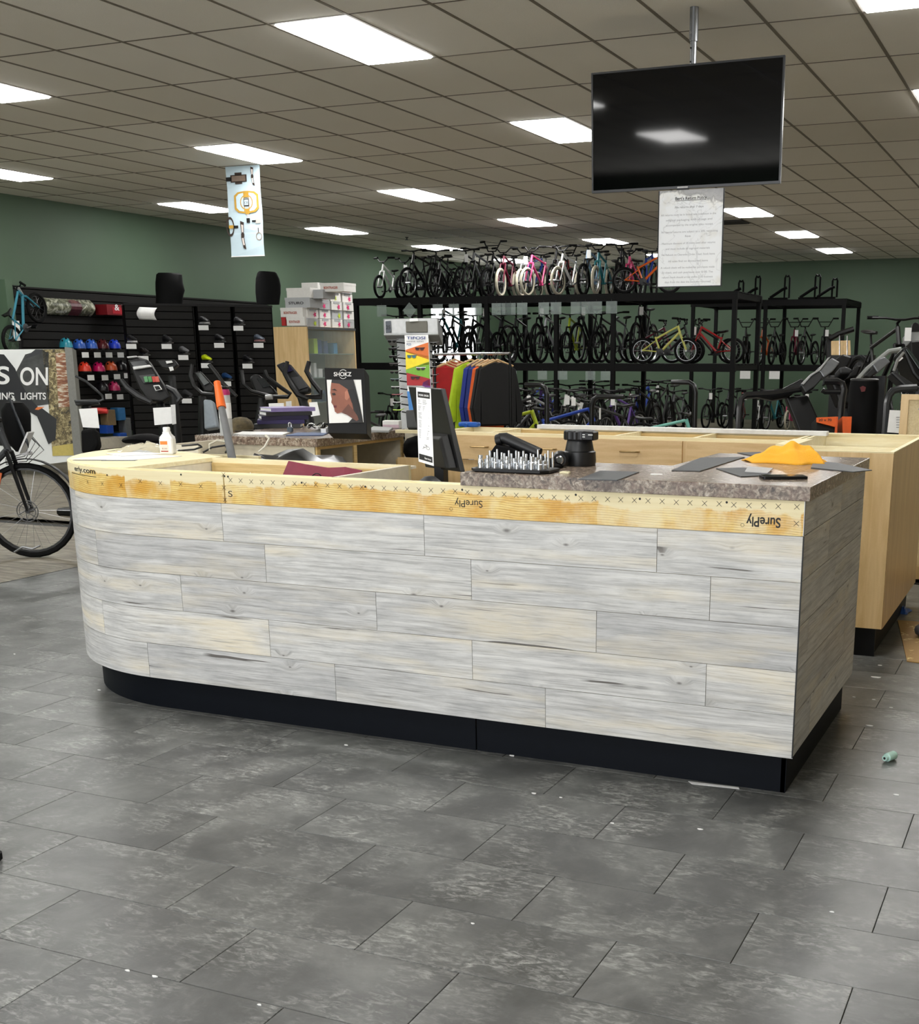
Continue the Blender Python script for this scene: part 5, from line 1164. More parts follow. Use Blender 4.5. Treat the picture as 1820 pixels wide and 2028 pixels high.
HM2 = [(168, 735, srgb(226, 60, 36), 'orange-red'), (196, 735, srgb(200, 24, 96), 'magenta'), (220, 733, srgb(206, 90, 50), 'burnt orange'), (240, 731, srgb(20, 20, 22), 'black')]
HM3 = [(203, 772, srgb(24, 22, 26), 'black and violet'), (226, 773, srgb(190, 50, 100), 'rose pink')]
for row, L in (('top', HM), ('second', HM2), ('third', HM3)):
    for x, y, c, nm in L:
        p = swp(x, y, .16); helmet((p.x, p.y, p.z), c, '%s bike helmet in the %s row of the slatwall' % (nm, row), radians(-35))
        q = swp(x+12, y+13, .26); o = MB().cbox((q.x, q.y, q.z), (.004, .13, .075)).build('price_tag', M_PAPER); tag(o, 'white shelf tag under the %s helmet' % nm, 'price tag', 'helmet price tags')
# curved photo header, red header
hp = thing('header_poster', 'curved photo header with a rider printed among foliage, above the helmets', 'poster', tuple(swp(128, 625)))
m_fol, t = newmat('printed_forest'); n = t.noise(t.coord(), 9, 5, .7, 1.); t.l.new(t.ramp(n, [(.34, srgb(30, 32, 24)), (.48, srgb(96, 98, 76)), (.6, srgb(190, 190, 172)), (.7, srgb(232, 232, 224))]), t.b.inputs['Base Color'])
def hpp(u, v_, d=0):
    a, b = swp(78, 589), swp(178, 627); c_ = sin(pi*v_)*.10
    return Vector((a.x+.02+c_+d, a.y+(b.y-a.y)*u, a.z+(b.z-a.z)*v_))
def grid(fn, nu, nv): 
    return MB().add([fn(i/nu, j/nv) for j in range(nv+1) for i in range(nu+1)], [(j*(nu+1)+i, j*(nu+1)+i+1, (j+1)*(nu+1)+i+1, (j+1)*(nu+1)+i) for j in range(nv) for i in range(nu)])
o = grid(hpp, 6, 8).build('card', m_fol, hp, True); o.modifiers.new('s', 'SOLIDIFY').thickness = .004
grid(lambda u, v_: hpp(.50+.22*u, .1+.88*v_, .004), 3, 5).build('rider_print', P(srgb(92, 44, 52), .5, var=.5, scale=20), hp)
grid(lambda u, v_: hpp(.54+.12*u, .05+.2*v_, .007), 2, 2).build('head_print', P(srgb(128, 84, 80), .5, var=.4), hp)
text_on(MB(), 'GIRO', lambda u, v_: hpp(.20+.22*u, .86-v_*.17, .01), bold=True).build('lettering', M_WHITE, hp)
rb = thing('red_header', 'red header box with white print on the slatwall beside the photo header', 'sign', tuple(swp(214, 625)))
a, b = swp(188, 603, .0), swp(245, 626, .0); MB().box(a.x, a.y, b.z, a.x+.22, b.y-.0, a.z).build('box', P(srgb(120, 14, 24), .5), rb)
a2 = swp(222, 604, .22); MB().box(a2.x+.001, a2.y, b.z+.02, a2.x+.004, b.y-.02, a2.z-.03).build('face_print', P(srgb(170, 24, 40), .5), rb)
text_on(MB(), '&', lambda u, v_: (a2.x+.006, a2.y+.04+.10*u, b.z+.07+.12*v_), bold=True).build('lettering', M_WHITE, rb)
# teal frame hung at the left end
hb_ = lthing('bicycle', 'teal kids bike hung nose-up at the left end of the slatwall', 'bicycle', tuple(swp(62, 648, .18)), None, 0)
bike(hb_, .205, .72, .045, 'kids', frame=P(srgb(50, 130, 150), .35), tag_=True)
hb_.rotation_euler = (0, radians(-38), radians(98))
hb_.location.z -= .12
q = swp(33, 655, .22); o = MB().cbox((q.x, q.y, q.z), (.004, .12, .26)).build('price_sheet', M_PAPER); tag(o, 'white price sheet hanging below the teal kids bike', 'price sheet')
# lower goods on the slatwall
for k, (x0, y0, x1, y1, c, nm) in enumerate(((193, 808, 213, 819, srgb(176, 30, 30), 'red'), (212, 812, 231, 842, srgb(146, 124, 92), 'brown'), (233, 808, 250, 832, srgb(60, 130, 190), 'light blue'), (211, 842, 226, 858, srgb(30, 80, 180), 'blue'), (238, 858, 252, 868, srgb(40, 96, 200), 'bright blue'), (248, 828, 262, 866, srgb(120, 122, 122), 'grey'))):
    a, b = swp(x0, y0, .15), swp(x1, y1, .15)
    o = MB().box(a.x-.15, a.y, b.z, a.x, b.y, a.z).build('accessory_box', P(c, .5), None, bevel=.008); tag(o, 'small %s accessory pack on the lower slatwall' % nm, 'package', 'accessory packs on the slatwall')
sh = thing('low_shelf', 'cream low shelf edge at the foot of the slatwall', 'shelf', tuple(swp(220, 880, .3)))
a, b = swp(185, 871, .35), swp(262, 884, .35); MB().box(a.x-.35, a.y, b.z, a.x, b.y, a.z).build('board', M_MELA, sh); MB().box(a.x-.3, a.y+.02, 0, a.x-.02, b.y-.02, b.z).build('plinth', M_BLKM, sh)
# ---- shoe gondola, set at an angle to the wall
GA = CAMV+ray(247, 604)*17.3; GD = Vector((sin(radians(43)), cos(radians(43)), 0)); GN = Vector((GD.y, -GD.x, 0))
if GN.dot(CAMV-GA) < 0: GN = -GN
def gp(x, y, off=0): return on_plane(x, y, GA, GN, off)
def gl_(x): q = gp(x, 640); return (Vector((q.x, q.y, 0))-Vector((GA.x, GA.y, 0))).dot(GD)
gn = thing('shoe_gondola', 'black angled slatwall gondola displaying cycling shoes', 'display', (GA.x, GA.y, 0))
ztop = GA.z
def gbox(mb, l0, l1, z0, z1, d0, d1):
    b0 = Vector((GA.x, GA.y, 0)); vs = []
    for z_ in (z0, z1):
        for l, d in ((l0, d0), (l1, d0), (l1, d1), (l0, d1)): q = b0+GD*l+GN*d; vs.append((q.x, q.y, z_))
    return mb.add(vs, [(3, 2, 1, 0), (4, 5, 6, 7), (0, 1, 5, 4), (1, 2, 6, 5), (2, 3, 7, 6), (3, 0, 4, 7)])
for xa, xb in ((247, 385), (391, 460), (464, 541)):
    l0, l1 = gl_(xa), gl_(xb)
    gbox(MB(), l0, l1, 0.05, ztop, -.30, -.03).build('panel', M_SLATB, gn)
    z = .10
    while z < ztop-.02:
        gbox(MB(), l0+.02, l1-.02, z, min(z+.098, ztop), -.03, 0).build('slat', M_SLAT, gn); z += .112
gbox(MB(), gl_(247), gl_(541), 0, .05, -.3, .3).build('base', M_BLK, gn)
gbox(MB(), gl_(247), gl_(541), ztop, ztop+.03, -.32, .01).build('cap_rail', M_BLK, gn)
def shoe(loc, col, lab, hd, sole=None):
    o = lthing('shoe', lab, 'shoe', loc, 'shoes on the gondola', hd)
    prof = [(-.135, .028, .075), (-.11, .036, .085), (-.05, .036, .085), (.02, .036, .062), (.07, .042, .048), (.11, .036, .036), (.14, .014, .024)]
    R = [[(x, w*cos(a), .02+(h_/2)*(1+sin(a))) for a in [2*pi*i/12 for i in range(12)]] for x, w, h_ in prof]
    MB().rings(R).build('upper', P(col, .4), o, True)
    MB().prism([(-.138, -.024), (-.06, -.034), (.0, -.03), (.075, -.042), (.125, -.03), (.146, 0), (.125, .03), (.075, .042), (.0, .034), (-.06, .034), (-.138, .024)], 0, .022).build('sole', P(sole or srgb(20, 20, 20), .5), o)
    MB().ball((-.085, 0, .098), .04, .026, .010, 10, 6).build('collar', P(srgb(60, 60, 62), .6), o, True)
    for k_ in range(3): MB().cbox((.0+k_*.028, 0, .083-k_*.009), (.012, .05, .004), Matrix.Rotation(.35, 3, 'Y')).build('strap', P(srgb(90, 90, 92), .5), o)
    MB().box(-.10, -.05, -.012, .10, .05, -.002).build('shelf_peg', M_STEEL, o)
SHO = [(262, 678, srgb(24, 24, 26), 'black shoe with white heel, left in the upper row', srgb(200, 200, 200)), (332, 678, srgb(20, 20, 22), 'black boot-cut shoe, right in the upper row'), (286, 702, srgb(26, 22, 20), 'black shoe with silver buckle, second row left'), (365, 700, srgb(92, 92, 94), 'grey shoe, second row right'), (405, 641, srgb(18, 18, 20), 'glossy black shoe high on the middle panel', srgb(160, 160, 160)), (474, 642, srgb(32, 32, 34), 'dark shoe high on the right panel'), (436, 676, srgb(24, 24, 26), 'black shoe below on the middle panel'), (514, 676, srgb(70, 78, 90), 'slate grey shoe on the right panel', srgb(150, 110, 110)), (410, 716, srgb(206, 226, 20), 'neon yellow shoe on the middle panel'), (492, 717, srgb(18, 18, 20), 'black shoe low on the right panel'), (372, 786, srgb(60, 60, 62), 'grey-black shoe low on the left panel'), (450, 752, srgb(30, 70, 120), 'dark blue shoe behind the exercise bikes')]
for x, y, c, nm, *s_ in SHO:
    p = gp(x, y, .14); shoe((p.x, p.y, p.z), c, nm, radians(-28), s_[0] if s_ else None)
    q = gp(x-2, y+8, .25); o = MB().cbox((q.x, q.y, q.z), (.15, .004, .07), Matrix.Rotation(radians(20), 3, 'Z')).build('price_tag', M_PAPER); tag(o, 'white shelf tag under the %s' % nm.split(',')[0], 'price tag', 'shoe price tags')
cr = thing('curled_paper', 'blank white curled paper sign high on the left shoe panel', 'paper sign', tuple(gp(292, 634)))
def cpf(u, v_, d=0): p = gp(276+35*u-6*sin(pi*v_)*.9, 608+25*v_+1.5*u, .02+.05*sin(pi*v_)+d); return p
o = grid(cpf, 4, 8).build('sheet', M_PAPER, cr, True); o.modifiers.new('s', 'SOLIDIFY').thickness = .003
def torso(pts, lab):
    """black draped form standing on the gondola; pts = (half-width px list by y)"""
    z0 = ztop+.03; base = gp(pts[-1][1], pts[-1][0], -.15)
    o = thing('display_form', lab, 'display form', (base.x, base.y, z0)); R = []
    for y, xc_, hw in pts[::-1]:
        p = gp(xc_, y, -.15); w = hw*17.6/FPX
        R.append([(p.x+w*cos(a)*.92, p.y+.14*sin(a)+w*cos(a)*.35, max(p.z, z0)) for a in [2*pi*i/16 for i in range(16)]])
    b_ = MB().rings(R).build('cover', M_BLKM, o, True); return o
torso([(541, 335, 18), (544, 335, 23), (560, 335, 25), (575, 337, 27), (585, 336, 25), (603, 335, 24)], 'black draped form with ragged edge standing above the left shoe panel')
torso([(538, 529, 12), (541, 529, 17), (552, 530, 22), (565, 531, 24), (580, 531, 24), (603, 531, 21)], 'black draped rounded form standing above the right shoe panel')
# ================================================================ EXERCISE MACHINES, LEFT
def tubes(parent, name, px, t_, r_, mat, n=8): return MB().tube([rp(x, y, t_) for x, y in px], r_, n).build(name, mat, parent, True)
def slab(parent, name, px, t_, th, mat, bevel=.006):
    q = [rp(x, y, t_) for x, y in px]; n = len(q)
    return MB().add(q+[v+fw*th for v in q], [tuple(range(n)), tuple(range(2*n-1, n-1, -1))]+[(i, (i+1) % n, n+(i+1) % n, n+i) for i in range(n)]).build(name, mat, parent, bevel=bevel)
M_GYM = P(srgb(8, 8, 9), .4, Specular_IOR_Level=.35); M_GYMG = P(srgb(38, 39, 41), .4); M_LCD = P(srgb(30, 34, 36), .2)
def machine(name, lab, px, t_, mast, foot=None):
    g_ = atZ(px, 900, 0); b = rp(px, 800, t_); o = thing(name, lab, 'exercise machine', (b.x, b.y, 0))
    q0, q1 = rp(*mast[0], t_+.05), rp(*mast[1], t_+.05)
    MB().tube([(q1.x, q1.y, .04), (q1.x, q1.y, q1.z), (q0.x, q0.y, q0.z)], [.06, .05, .04], 10).build('mast', M_GYM, o, True)
    MB().rbox(q1.x-.45, q1.y-.09, 0, q1.x+.45, q1.y+.09, .07, .02).build('base_rail', M_GYM, o); MB().rbox(q1.x-.08, q1.y-.3, 0, q1.x+.08, q1.y+.3, .06, .02).build('foot_bar', M_GYM, o)
    return o
m1 = machine('exercise_bike', 'exercise bike with wide black console and red green display keys', 300, 11.5, ((318, 800), (325, 860)))
slab(m1, 'console', [(252, 712), (272, 706), (292, 712), (322, 760), (336, 785), (320, 795), (292, 794), (275, 770)], 11.4, .10, M_GYM, .015)
slab(m1, 'screen', [(256, 716), (286, 713), (296, 726), (266, 730)], 11.38, .01, M_LCD); slab(m1, 'tray_lip', [(262, 726), (296, 722), (300, 726), (264, 732)], 11.36, .03, P(srgb(214, 214, 212), .4))
slab(m1, 'top_lip', [(250, 706), (270, 704), (273, 707), (252, 709)], 11.38, .03, P(srgb(190, 190, 190), .4))
slab(m1, 'key_panel', [(274, 744), (306, 741), (316, 756), (284, 760)], 11.38, .01, M_GYMG)
for k_, (x, c) in enumerate(((284, srgb(90, 150, 100)), (292, srgb(70, 140, 80)), (300, srgb(190, 60, 50)), (306, srgb(200, 90, 70)))): slab(m1, 'key_group', [(x, 746), (x+7, 745), (x+10, 756), (x+3, 757)], 11.36, .01, P(c, .5), .002)
slab(m1, 'control_ring', [(303, 763), (315, 762), (321, 771), (308, 774)], 11.36, .012, M_WHITE, .004); slab(m1, 'control_centre', [(305, 765), (314, 764), (318, 770), (309, 772)], 11.35, .012, M_GYM, .003)
tubes(m1, 'grip', [(240, 752), (252, 768), (275, 785), (300, 797)], 11.3, [.02, .028, .034, .024], M_GYMG)
tubes(m1, 'grip', [(328, 766), (345, 775), (356, 790), (350, 796)], 11.5, [.024, .032, .034, .024], M_GYMG)
slab(m1, 'price_sheet', [(303, 808), (340, 806), (341, 839), (306, 842)], 11.2, .003, M_PAPER, 0); slab(m1, 'side_sheet', [(338, 802), (347, 801), (349, 839), (341, 841)], 11.19, .003, P(srgb(206, 206, 204), .5), 0)
m2 = machine('exercise_bike', 'exercise bike with slim upright console behind the orange-gripped tube', 400, 12.2, ((400, 785), (402, 850)))
slab(m2, 'console', [(384, 737), (397, 735), (424, 765), (420, 776), (405, 775)], 12.1, .08, M_GYM, .012); slab(m2, 'screen', [(387, 739), (397, 738), (414, 758), (404, 763)], 12.08, .01, P(srgb(96, 100, 100), .25), .002)
tubes(m2, 'handle_arm', [(380, 722), (377, 745), (384, 765), (400, 780), (424, 782)], 12.0, [.018, .022, .024, .024, .02], M_GYM)
tubes(m2, 'handle_arm', [(414, 722), (428, 740), (442, 760), (468, 785)], 12.3, [.022, .024, .024, .02], M_GYM)
slab(m2, 'column_cover', [(402, 790), (420, 792), (430, 846), (404, 850)], 12.0, .12, P(srgb(150, 160, 168), .4), .02)
m3 = machine('exercise_bike', 'exercise bike with rounded black console between the two elliptical arms', 525, 11.8, ((520, 790), (514, 840)))
slab(m3, 'console', [(493, 748), (500, 741), (512, 741), (541, 768), (548, 778), (528, 784), (506, 780)], 11.7, .10, M_GYM, .02); slab(m3, 'screen', [(508, 749), (522, 748), (536, 764), (520, 768)], 11.68, .01, M_LCD, .004)
tubes(m3, 'handle_arm', [(478, 734), (482, 760), (498, 775), (540, 786), (570, 786), (575, 780), (560, 770), (530, 748), (524, 734)], 11.6, .02, M_GYM); tubes(m3, 'pulse_grip', [(526, 787), (540, 786)], 11.55, .024, P(srgb(180, 180, 180), .3, .6))
slab(m3, 'price_sheet', [(532, 799), (562, 798), (563, 824), (534, 826)], 11.5, .003, M_PAPER, 0); slab(m3, 'side_sheet', [(566, 795), (577, 794), (578, 822), (568, 824)], 11.5, .003, P(srgb(210, 210, 208), .5), 0)
m4 = machine('elliptical_trainer', 'elliptical trainer with tall black mast before the birch display case', 600, 11.0, ((595, 780), (612, 832)))
slab(m4, 'console', [(546, 722), (562, 716), (576, 722), (614, 768), (612, 776), (590, 780)], 10.9, .09, M_GYM, .015); slab(m4, 'screen', [(560, 723), (572, 722), (582, 733), (568, 738)], 10.88, .01, P(srgb(30, 26, 60), .25), .002); slab(m4, 'key_panel', [(576, 748), (596, 745), (610, 766), (592, 772)], 10.88, .01, M_GYMG, .002)
tubes(m4, 'handle_arm', [(569, 716), (564, 740), (578, 765), (590, 782), (610, 790)], 10.8, [.018, .022, .026, .026, .02], M_GYM); tubes(m4, 'handle_arm', [(612, 716), (607, 735), (618, 755), (634, 775), (636, 786), (600, 786)], 11.1, [.02, .024, .024, .026, .024, .02], M_GYM)
slab(m4, 'price_sheet', [(612, 797), (628, 796), (634, 822), (616, 825)], 10.6, .003, M_PAPER, 0)
m5 = machine('exercise_bike', 'exercise bike with loop handle beside the sign post', 180, 11.0, ((170, 800), (178, 840)))
tubes(m5, 'loop_handle', [(150, 745), (170, 755), (202, 783), (204, 791), (195, 795), (150, 795)], 10.9, .012, P(srgb(40, 42, 44), .3)); slab(m5, 'rack_plate', [(146, 792), (190, 790), (196, 800), (150, 803)], 10.95, .05, M_GYM)
slab(m5, 'price_sheet', [(156, 810), (192, 808), (197, 848), (164, 846)], 10.6, .003, M_PAPER, 0); slab(m5, 'seat_back', [(158, 850), (188, 848), (194, 880), (184, 898), (160, 898)], 10.8, .12, M_BLKM, .03)
tubes(m5, 'red_grip', [(192, 812), (213, 815)], 10.7, .02, P(srgb(190, 36, 30), .5))
m6 = thing('recumbent_seat', 'wide black exercise saddle rising behind the rounded counter end', 'saddle', tuple(rp(285, 880, 8.6)))
p = rp(284, 868, 8.6); R = [[(p.x+.12*u+.0*sin(a), p.y+.05*u+w*.11*cos(a), p.z+.035*w*sin(a)-.02*u*u) for a in [2*pi*i/12 for i in range(12)]] for u, w in ((-1., .3), (-.8, .7), (-.3, .9), (.2, 1.), (.7, .8), (1., .3))]
MB().rings(R).build('pad', M_BLKM, m6, True); MB().cyl((p.x, p.y, 0), (p.x, p.y, p.z-.02), .03, 10).build('seat_post', M_GYM, m6, True); MB().rbox(p.x-.3, p.y-.08, 0, p.x+.3, p.y+.08, .06, .02).build('base_rail', M_GYM, m6)
m7 = machine('exercise_bike', 'small exercise console seen between the wide console and the slim one', 335, 13.2, ((340, 745), (345, 800)))
slab(m7, 'console', [(308, 712), (344, 711), (352, 722), (340, 732), (320, 728)], 13.0, .08, M_GYM, .012); slab(m7, 'label', [(328, 715), (340, 714), (342, 718), (330, 720)], 12.97, .005, M_PAPER, 0); slab(m7, 'label', [(334, 727), (342, 726), (344, 733), (337, 735)], 12.97, .005, M_PAPER, 0)
# ================================================================ BIRCH DISPLAY CASE WITH BOXES
dc = thing('display_case', 'tall birch display case with glass front and white boxes on top', 'display case', (-9.83, 14.67, 0))
cA = CAMV+ray(607, 647)*16.0; cx1, cy0_, cz = cA.x, cA.y, cA.z
cx0 = atY(541, 647, cy0_).x; cy1_ = atX(703, 652, cx1).y
MB().box(cx0, cy0_, 0, cx1, cy0_+.025, cz).build('side_panel', M_BIRCH, dc); MB().box(cx0, cy1_-.025, 0, cx1, cy1_, cz).build('side_panel', M_BIRCH, dc)
MB().box(cx0, cy0_+.025, 0, cx0+.02, cy1_-.025, cz).build('back_panel', P(srgb(120, 116, 104), .5), dc); MB().box(cx0, cy0_+.025, cz-.03, cx1, cy1_-.025, cz).build('top_panel', M_BIRCH, dc)
MB().box(cx0+.02, cy0_+.025, 0, cx1, cy1_-.025, .5).build('base_cupboard', M_BIRCH, dc)
m_gls, t = newmat('cabinet_glass'); t.b.inputs['Alpha'].default_value = .12; t.b.inputs['Roughness'].default_value = .05; t.l.new(t.mix(t.noise(t.coord(), 2), (.5, .6, .56), (.6, .68, .64)), t.b.inputs['Base Color'])
MB().box(cx1-.006, cy0_+.025, .5, cx1, cy1_-.025, cz-.03).build('glass_front', m_gls, dc)
MB().box(cx1-.002, cy0_+.02, cz-.03, cx1+.012, cy1_, cz).build('top_trim', M_STEEL, dc)
for z_ in (.85, 1.18, 1.50): MB().box(cx0+.03, cy0_+.03, z_, cx1-.02, cy1_-.03, z_+.008).build('glass_shelf', P(srgb(120, 140, 132), .1), dc)
rr = random.Random(9)
CN = {srgb(210, 210, 210): 'pale grey', srgb(30, 32, 36): 'black', srgb(60, 120, 160): 'sky blue', srgb(110, 40, 34): 'brick red', srgb(170, 200, 60): 'lime', srgb(40, 60, 110): 'navy'}
for k in range(14):
    z_ = (.858, 1.188, 1.508)[k % 3]; y = cy0_+.12+rr.random()*(cy1_-cy0_-.3); w = rr.uniform(.05, .1); h_ = rr.uniform(.1, .22)
    c = rr.choice((srgb(210, 210, 210), srgb(30, 32, 36), srgb(60, 120, 160), srgb(110, 40, 34), srgb(170, 200, 60), srgb(40, 60, 110)))
    o = MB().box(cx1-.25, y, z_, cx1-.12, y+w, z_+h_).build('boxed_accessory', P(c, .5), None, bevel=.004); tag(o, '%s boxed accessory, %s shelf of the glass display case' % (CN[c], ('lower', 'middle', 'upper')[k % 3]), 'package', 'goods in the display case')
# boxes on top
M_BOXW = P(srgb(228, 226, 222), .55, var=.06); M_BOXG = P(srgb(178, 180, 182), .55, var=.06); M_FLO = P(srgb(222, 60, 120), .5); M_FLOY = P(srgb(200, 220, 60), .5); M_LOGO = P(srgb(176, 70, 40), .5)
def wbox(px, y_, depth, mat, lab, txt=None, tcol=None):
    a, b = atY(px[0], px[1], y_), atY(px[2], px[3], y_)
    o = thing('shoe_box', lab, 'box', ((a.x+b.x)/2, y_+depth/2, b.z), 'boxes on the display case')
    MB().box(a.x, y_, b.z, b.x, y_+depth, a.z).build('carton', mat, o, bevel=.003)
    MB().box(a.x-.002, y_-.003, a.z-.03, b.x+.002, y_+depth+.002, a.z+.002).build('lid', mat, o)
    if txt: text_on(MB(), txt, lambda u, v_: (a.x+(b.x-a.x)*(.15+.6*u), y_-.004, (a.z+b.z)/2-.02+v_*.045), bold=True).build('lettering', tcol or M_LOGO, o)
    return o
Y1 = cy0_+.02
wbox((567, 628, 604, 645), Y1, .3, M_BOXW, 'white shoe box at the bottom left of the pile on the case', 'BONTRAGER')
wbox((557, 628, 566, 645), Y1+.02, .3, P(srgb(176, 24, 28), .5), 'red box edge left of the bottom white box')
wbox((555, 610, 600, 627.5), Y1, .3, M_BOXW, 'white shoe box second from the bottom left on the case', 'BONTRAGER')
wbox((564, 590, 614, 609), Y1+.03, .3, M_BOXG, 'grey box with dark lettering in the left pile', 'STURO', M_INK)
wbox((567, 571, 615, 589.5), Y1+.03, .3, M_BOXW, 'white box with dark sketches on top of the left pile')
wbox((616, 574, 640, 591), Y1+.10, .3, M_BOXG, 'pale grey box beside the sketched box')
wbox((634, 561, 681, 577), Y1+.15, .3, M_BOXW, 'highest white box lettered in brown on the right pile', 'BONTRAGER')
def flower(parent, c, r_, mat, n):
    vs = [(c[0]+.003, c[1]+r_*(1 if i % 2 else .45)*cos(i*pi/5), c[2]+r_*(1 if i % 2 else .45)*sin(i*pi/5)) for i in range(10)]; MB().add(vs, [tuple(range(10))]).build('flower_print', mat, parent)
names = ['first', 'second', 'third', 'fourth']
for r_ in range(5):
    zb = cz+.003+r_*.118
    for k in range(4 if r_ < 3 else 3):
        y0 = cy0_+.06+k*.30+(.05 if r_ % 2 else 0)
        if r_ >= 3: y0 += .28
        o = thing('small_box', 'white box with flower print, %s along in row %s of the right pile' % (names[k], ('one', 'two', 'three', 'four', 'five')[r_]), 'box', (cx1-.15, y0+.13, zb), 'flower-printed boxes')
        MB().box(cx1-.28, y0, zb, cx1-.02-.03*(r_ % 2), y0+.26, zb+.112).build('carton', M_BOXW if (r_+k) % 3 else M_BOXG, o, bevel=.003)
        MB().box(cx1-.019-.03*(r_ % 2), y0+.05, zb+.085, cx1-.015-.03*(r_ % 2), y0+.20, zb+.112).build('flap', M_BOXG, o)
        flower(o, (cx1-.017-.03*(r_ % 2), y0+.17-.06*(k % 2), zb+.045), .045, M_FLO if (r_*3+k) % 5 else M_FLOY, 5)
# ================================================================ SUNGLASSES STAND, HEADPHONE DISPLAY
ss = thing('sunglasses_stand', 'grey sunglasses stand with bright colour-banded poster', 'display stand', tuple(Vector((rp(815, 700, 10.2).x, rp(815, 700, 10.2).y, 0))))
TSS = 10.0; M_SSG = P(srgb(136, 138, 138), .5); M_SSL = P(srgb(196, 198, 198), .5)
def spx(x, y, t_=TSS): return rp(x, y, t_)
def sbox(name, x0, y0, x1, y1, t0_, th, mat, par=ss, bevel=.004): return slab(par, name, [(x0, y0), (x1, y0), (x1, y1), (x0, y1)], t0_, th, mat, bevel)
slab(ss, 'header', [(761, 633), (866, 630), (868, 660), (762, 661)], 10.0, .02, M_SSL); slab(ss, 'header_back', [(759, 631), (868, 629), (869, 662), (760, 663)], 10.03, .35, M_SSG)
slab(ss, 'header_recess', [(803, 636), (846, 635), (847, 658), (804, 658)], 9.985, .012, P(srgb(96, 94, 84), .6)); slab(ss, 'white_card', [(811, 631), (827, 630), (828, 636), (811, 637)], 9.97, .006, M_PAPER)
slab(ss, 'price_plate', [(763, 636), (774, 635), (775, 658), (764, 659)], 9.98, .006, P(srgb(72, 78, 86), .5)); text_on(MB(), '25', lambda u, v_: spx(764.5+8.5*u, 652-v_*11, 9.975), bold=True).build('lettering', P(srgb(20, 22, 26), .5), ss)
slab(ss, 'trim_line', [(760, 660), (868, 659), (868, 663), (760, 664)], 9.98, .03, P(srgb(170, 172, 172), .4))
b0 = rp(822, 660, 10.2)
cv = MB(); 
slab(ss, 'column', [(785, 664), (850, 663), (856, 850), (795, 850)], 10.15, .2, M_SSL)
pc = rp(826, 850, 10.25); MB().cyl((pc.x, pc.y, 0), (pc.x, pc.y, pc.z), .09, 14).build('pillar', M_SSG, ss, True); MB().lathe([(.32, 0), (.32, .03), (.1, .06)], (pc.x, pc.y, 0), 24).build('foot', M_SSG, ss, True)
slab(ss, 'poster', [(801, 664), (848, 663), (855, 790), (808, 792)], 9.96, .006, M_PAPER, 0)
slab(ss, 'poster_fold', [(806, 775), (845, 775), (846, 812), (810, 812)], 9.955, .004, P(srgb(60, 130, 200), .5), 0)
for nm, c, q in (('orange_band', srgb(222, 112, 36), [(803, 693), (848, 678), (849, 712), (803, 697)]), ('yellow_band', srgb(246, 222, 30), [(803, 695), (849, 706), (850, 722), (804, 732)]), ('green_band', srgb(120, 178, 50), [(804, 732), (850, 716), (851, 750), (804, 738)]), ('red_band', srgb(170, 18, 30), [(805, 736), (851, 750), (852, 764), (806, 763)]), ('violet_band', srgb(110, 40, 130), [(838, 757), (852, 750), (853, 772), (836, 764)])):
    slab(ss, nm, q, 9.952, .003, P(c, .5), 0)
text_on(MB(), 'TIFOSI', lambda u, v_: spx(805+37*u, 672-v_*8, 9.948), bold=True).build('lettering', P(srgb(22, 60, 120), .5), ss)
text_on(MB(), 'SWANK SERIES', lambda u, v_: spx(805+34*u, 677.5-v_*4, 9.948)).build('lettering', P(srgb(80, 84, 90), .5), ss); text_on(MB(), '$25', lambda u, v_: spx(805+9*u, 684-v_*6, 9.948), bold=True).build('lettering', P(srgb(60, 90, 130), .5), ss)
def shades(par, px, t_, sx, c, lens, mirror=1):
    x, y = px
    for d in (-1, 1):
        n = 10; vs = [spx(x+d*sx*.52+sx*.42*cos(2*pi*i/n), y+sx*.34*sin(2*pi*i/n), t_) for i in range(n)]
        MB().add(vs+[v+fw*.003 for v in vs], [tuple(range(n)), tuple(range(2*n-1, n-1, -1))]+[(i, (i+1) % n, n+(i+1) % n, n+i) for i in range(n)]).build('lens', lens, par)
    MB().tube([spx(x-sx, y-sx*.25, t_), spx(x-.1*sx, y-.2*sx, t_), spx(x+sx, y-sx*.25, t_), spx(x+sx*1.5, y-sx*.5, t_+.06)], sx*.10*t_/FPX, 5).build('frame', c, par, True)
for x, y, c, l in ((831, 691, srgb(50, 16, 16), srgb(70, 20, 14)), (815, 706, srgb(90, 120, 130), srgb(40, 110, 130)), (833, 730, srgb(230, 225, 225), srgb(40, 20, 40)), (822, 748, srgb(90, 14, 20), srgb(40, 6, 10))):
    shades(ss, (x, y), 9.945, 9, P(c, .5), P(l, .4))
SC = [srgb(24, 24, 26)]*3+[srgb(50, 40, 36), srgb(60, 50, 40), srgb(60, 90, 96), srgb(210, 210, 210), srgb(150, 24, 30), srgb(190, 190, 190), srgb(190, 230, 40)]
for k in range(10):
    y = 676+k*15.3; nm = ('black', 'black', 'black', 'dark brown', 'tortoise', 'teal', 'white', 'red', 'pale grey', 'neon green')[k]
    p = spx(777+k*1.2, y, 9.9); o = thing('sunglasses', '%s sunglasses, %s from the top on the stand' % (nm, ORD[k]), 'sunglasses', tuple(p), 'sunglasses on the stand')
    shades(o, (776+k*1.2, y), 9.9, 8.5, P(SC[k], .3), P(srgb(14, 14, 16), .1))
    MB().cyl(spx(786+k*1.2, y+2, 9.95), spx(806+k*.3, y+4, 10.05), .006, 6).build('peg', M_BLK, o)
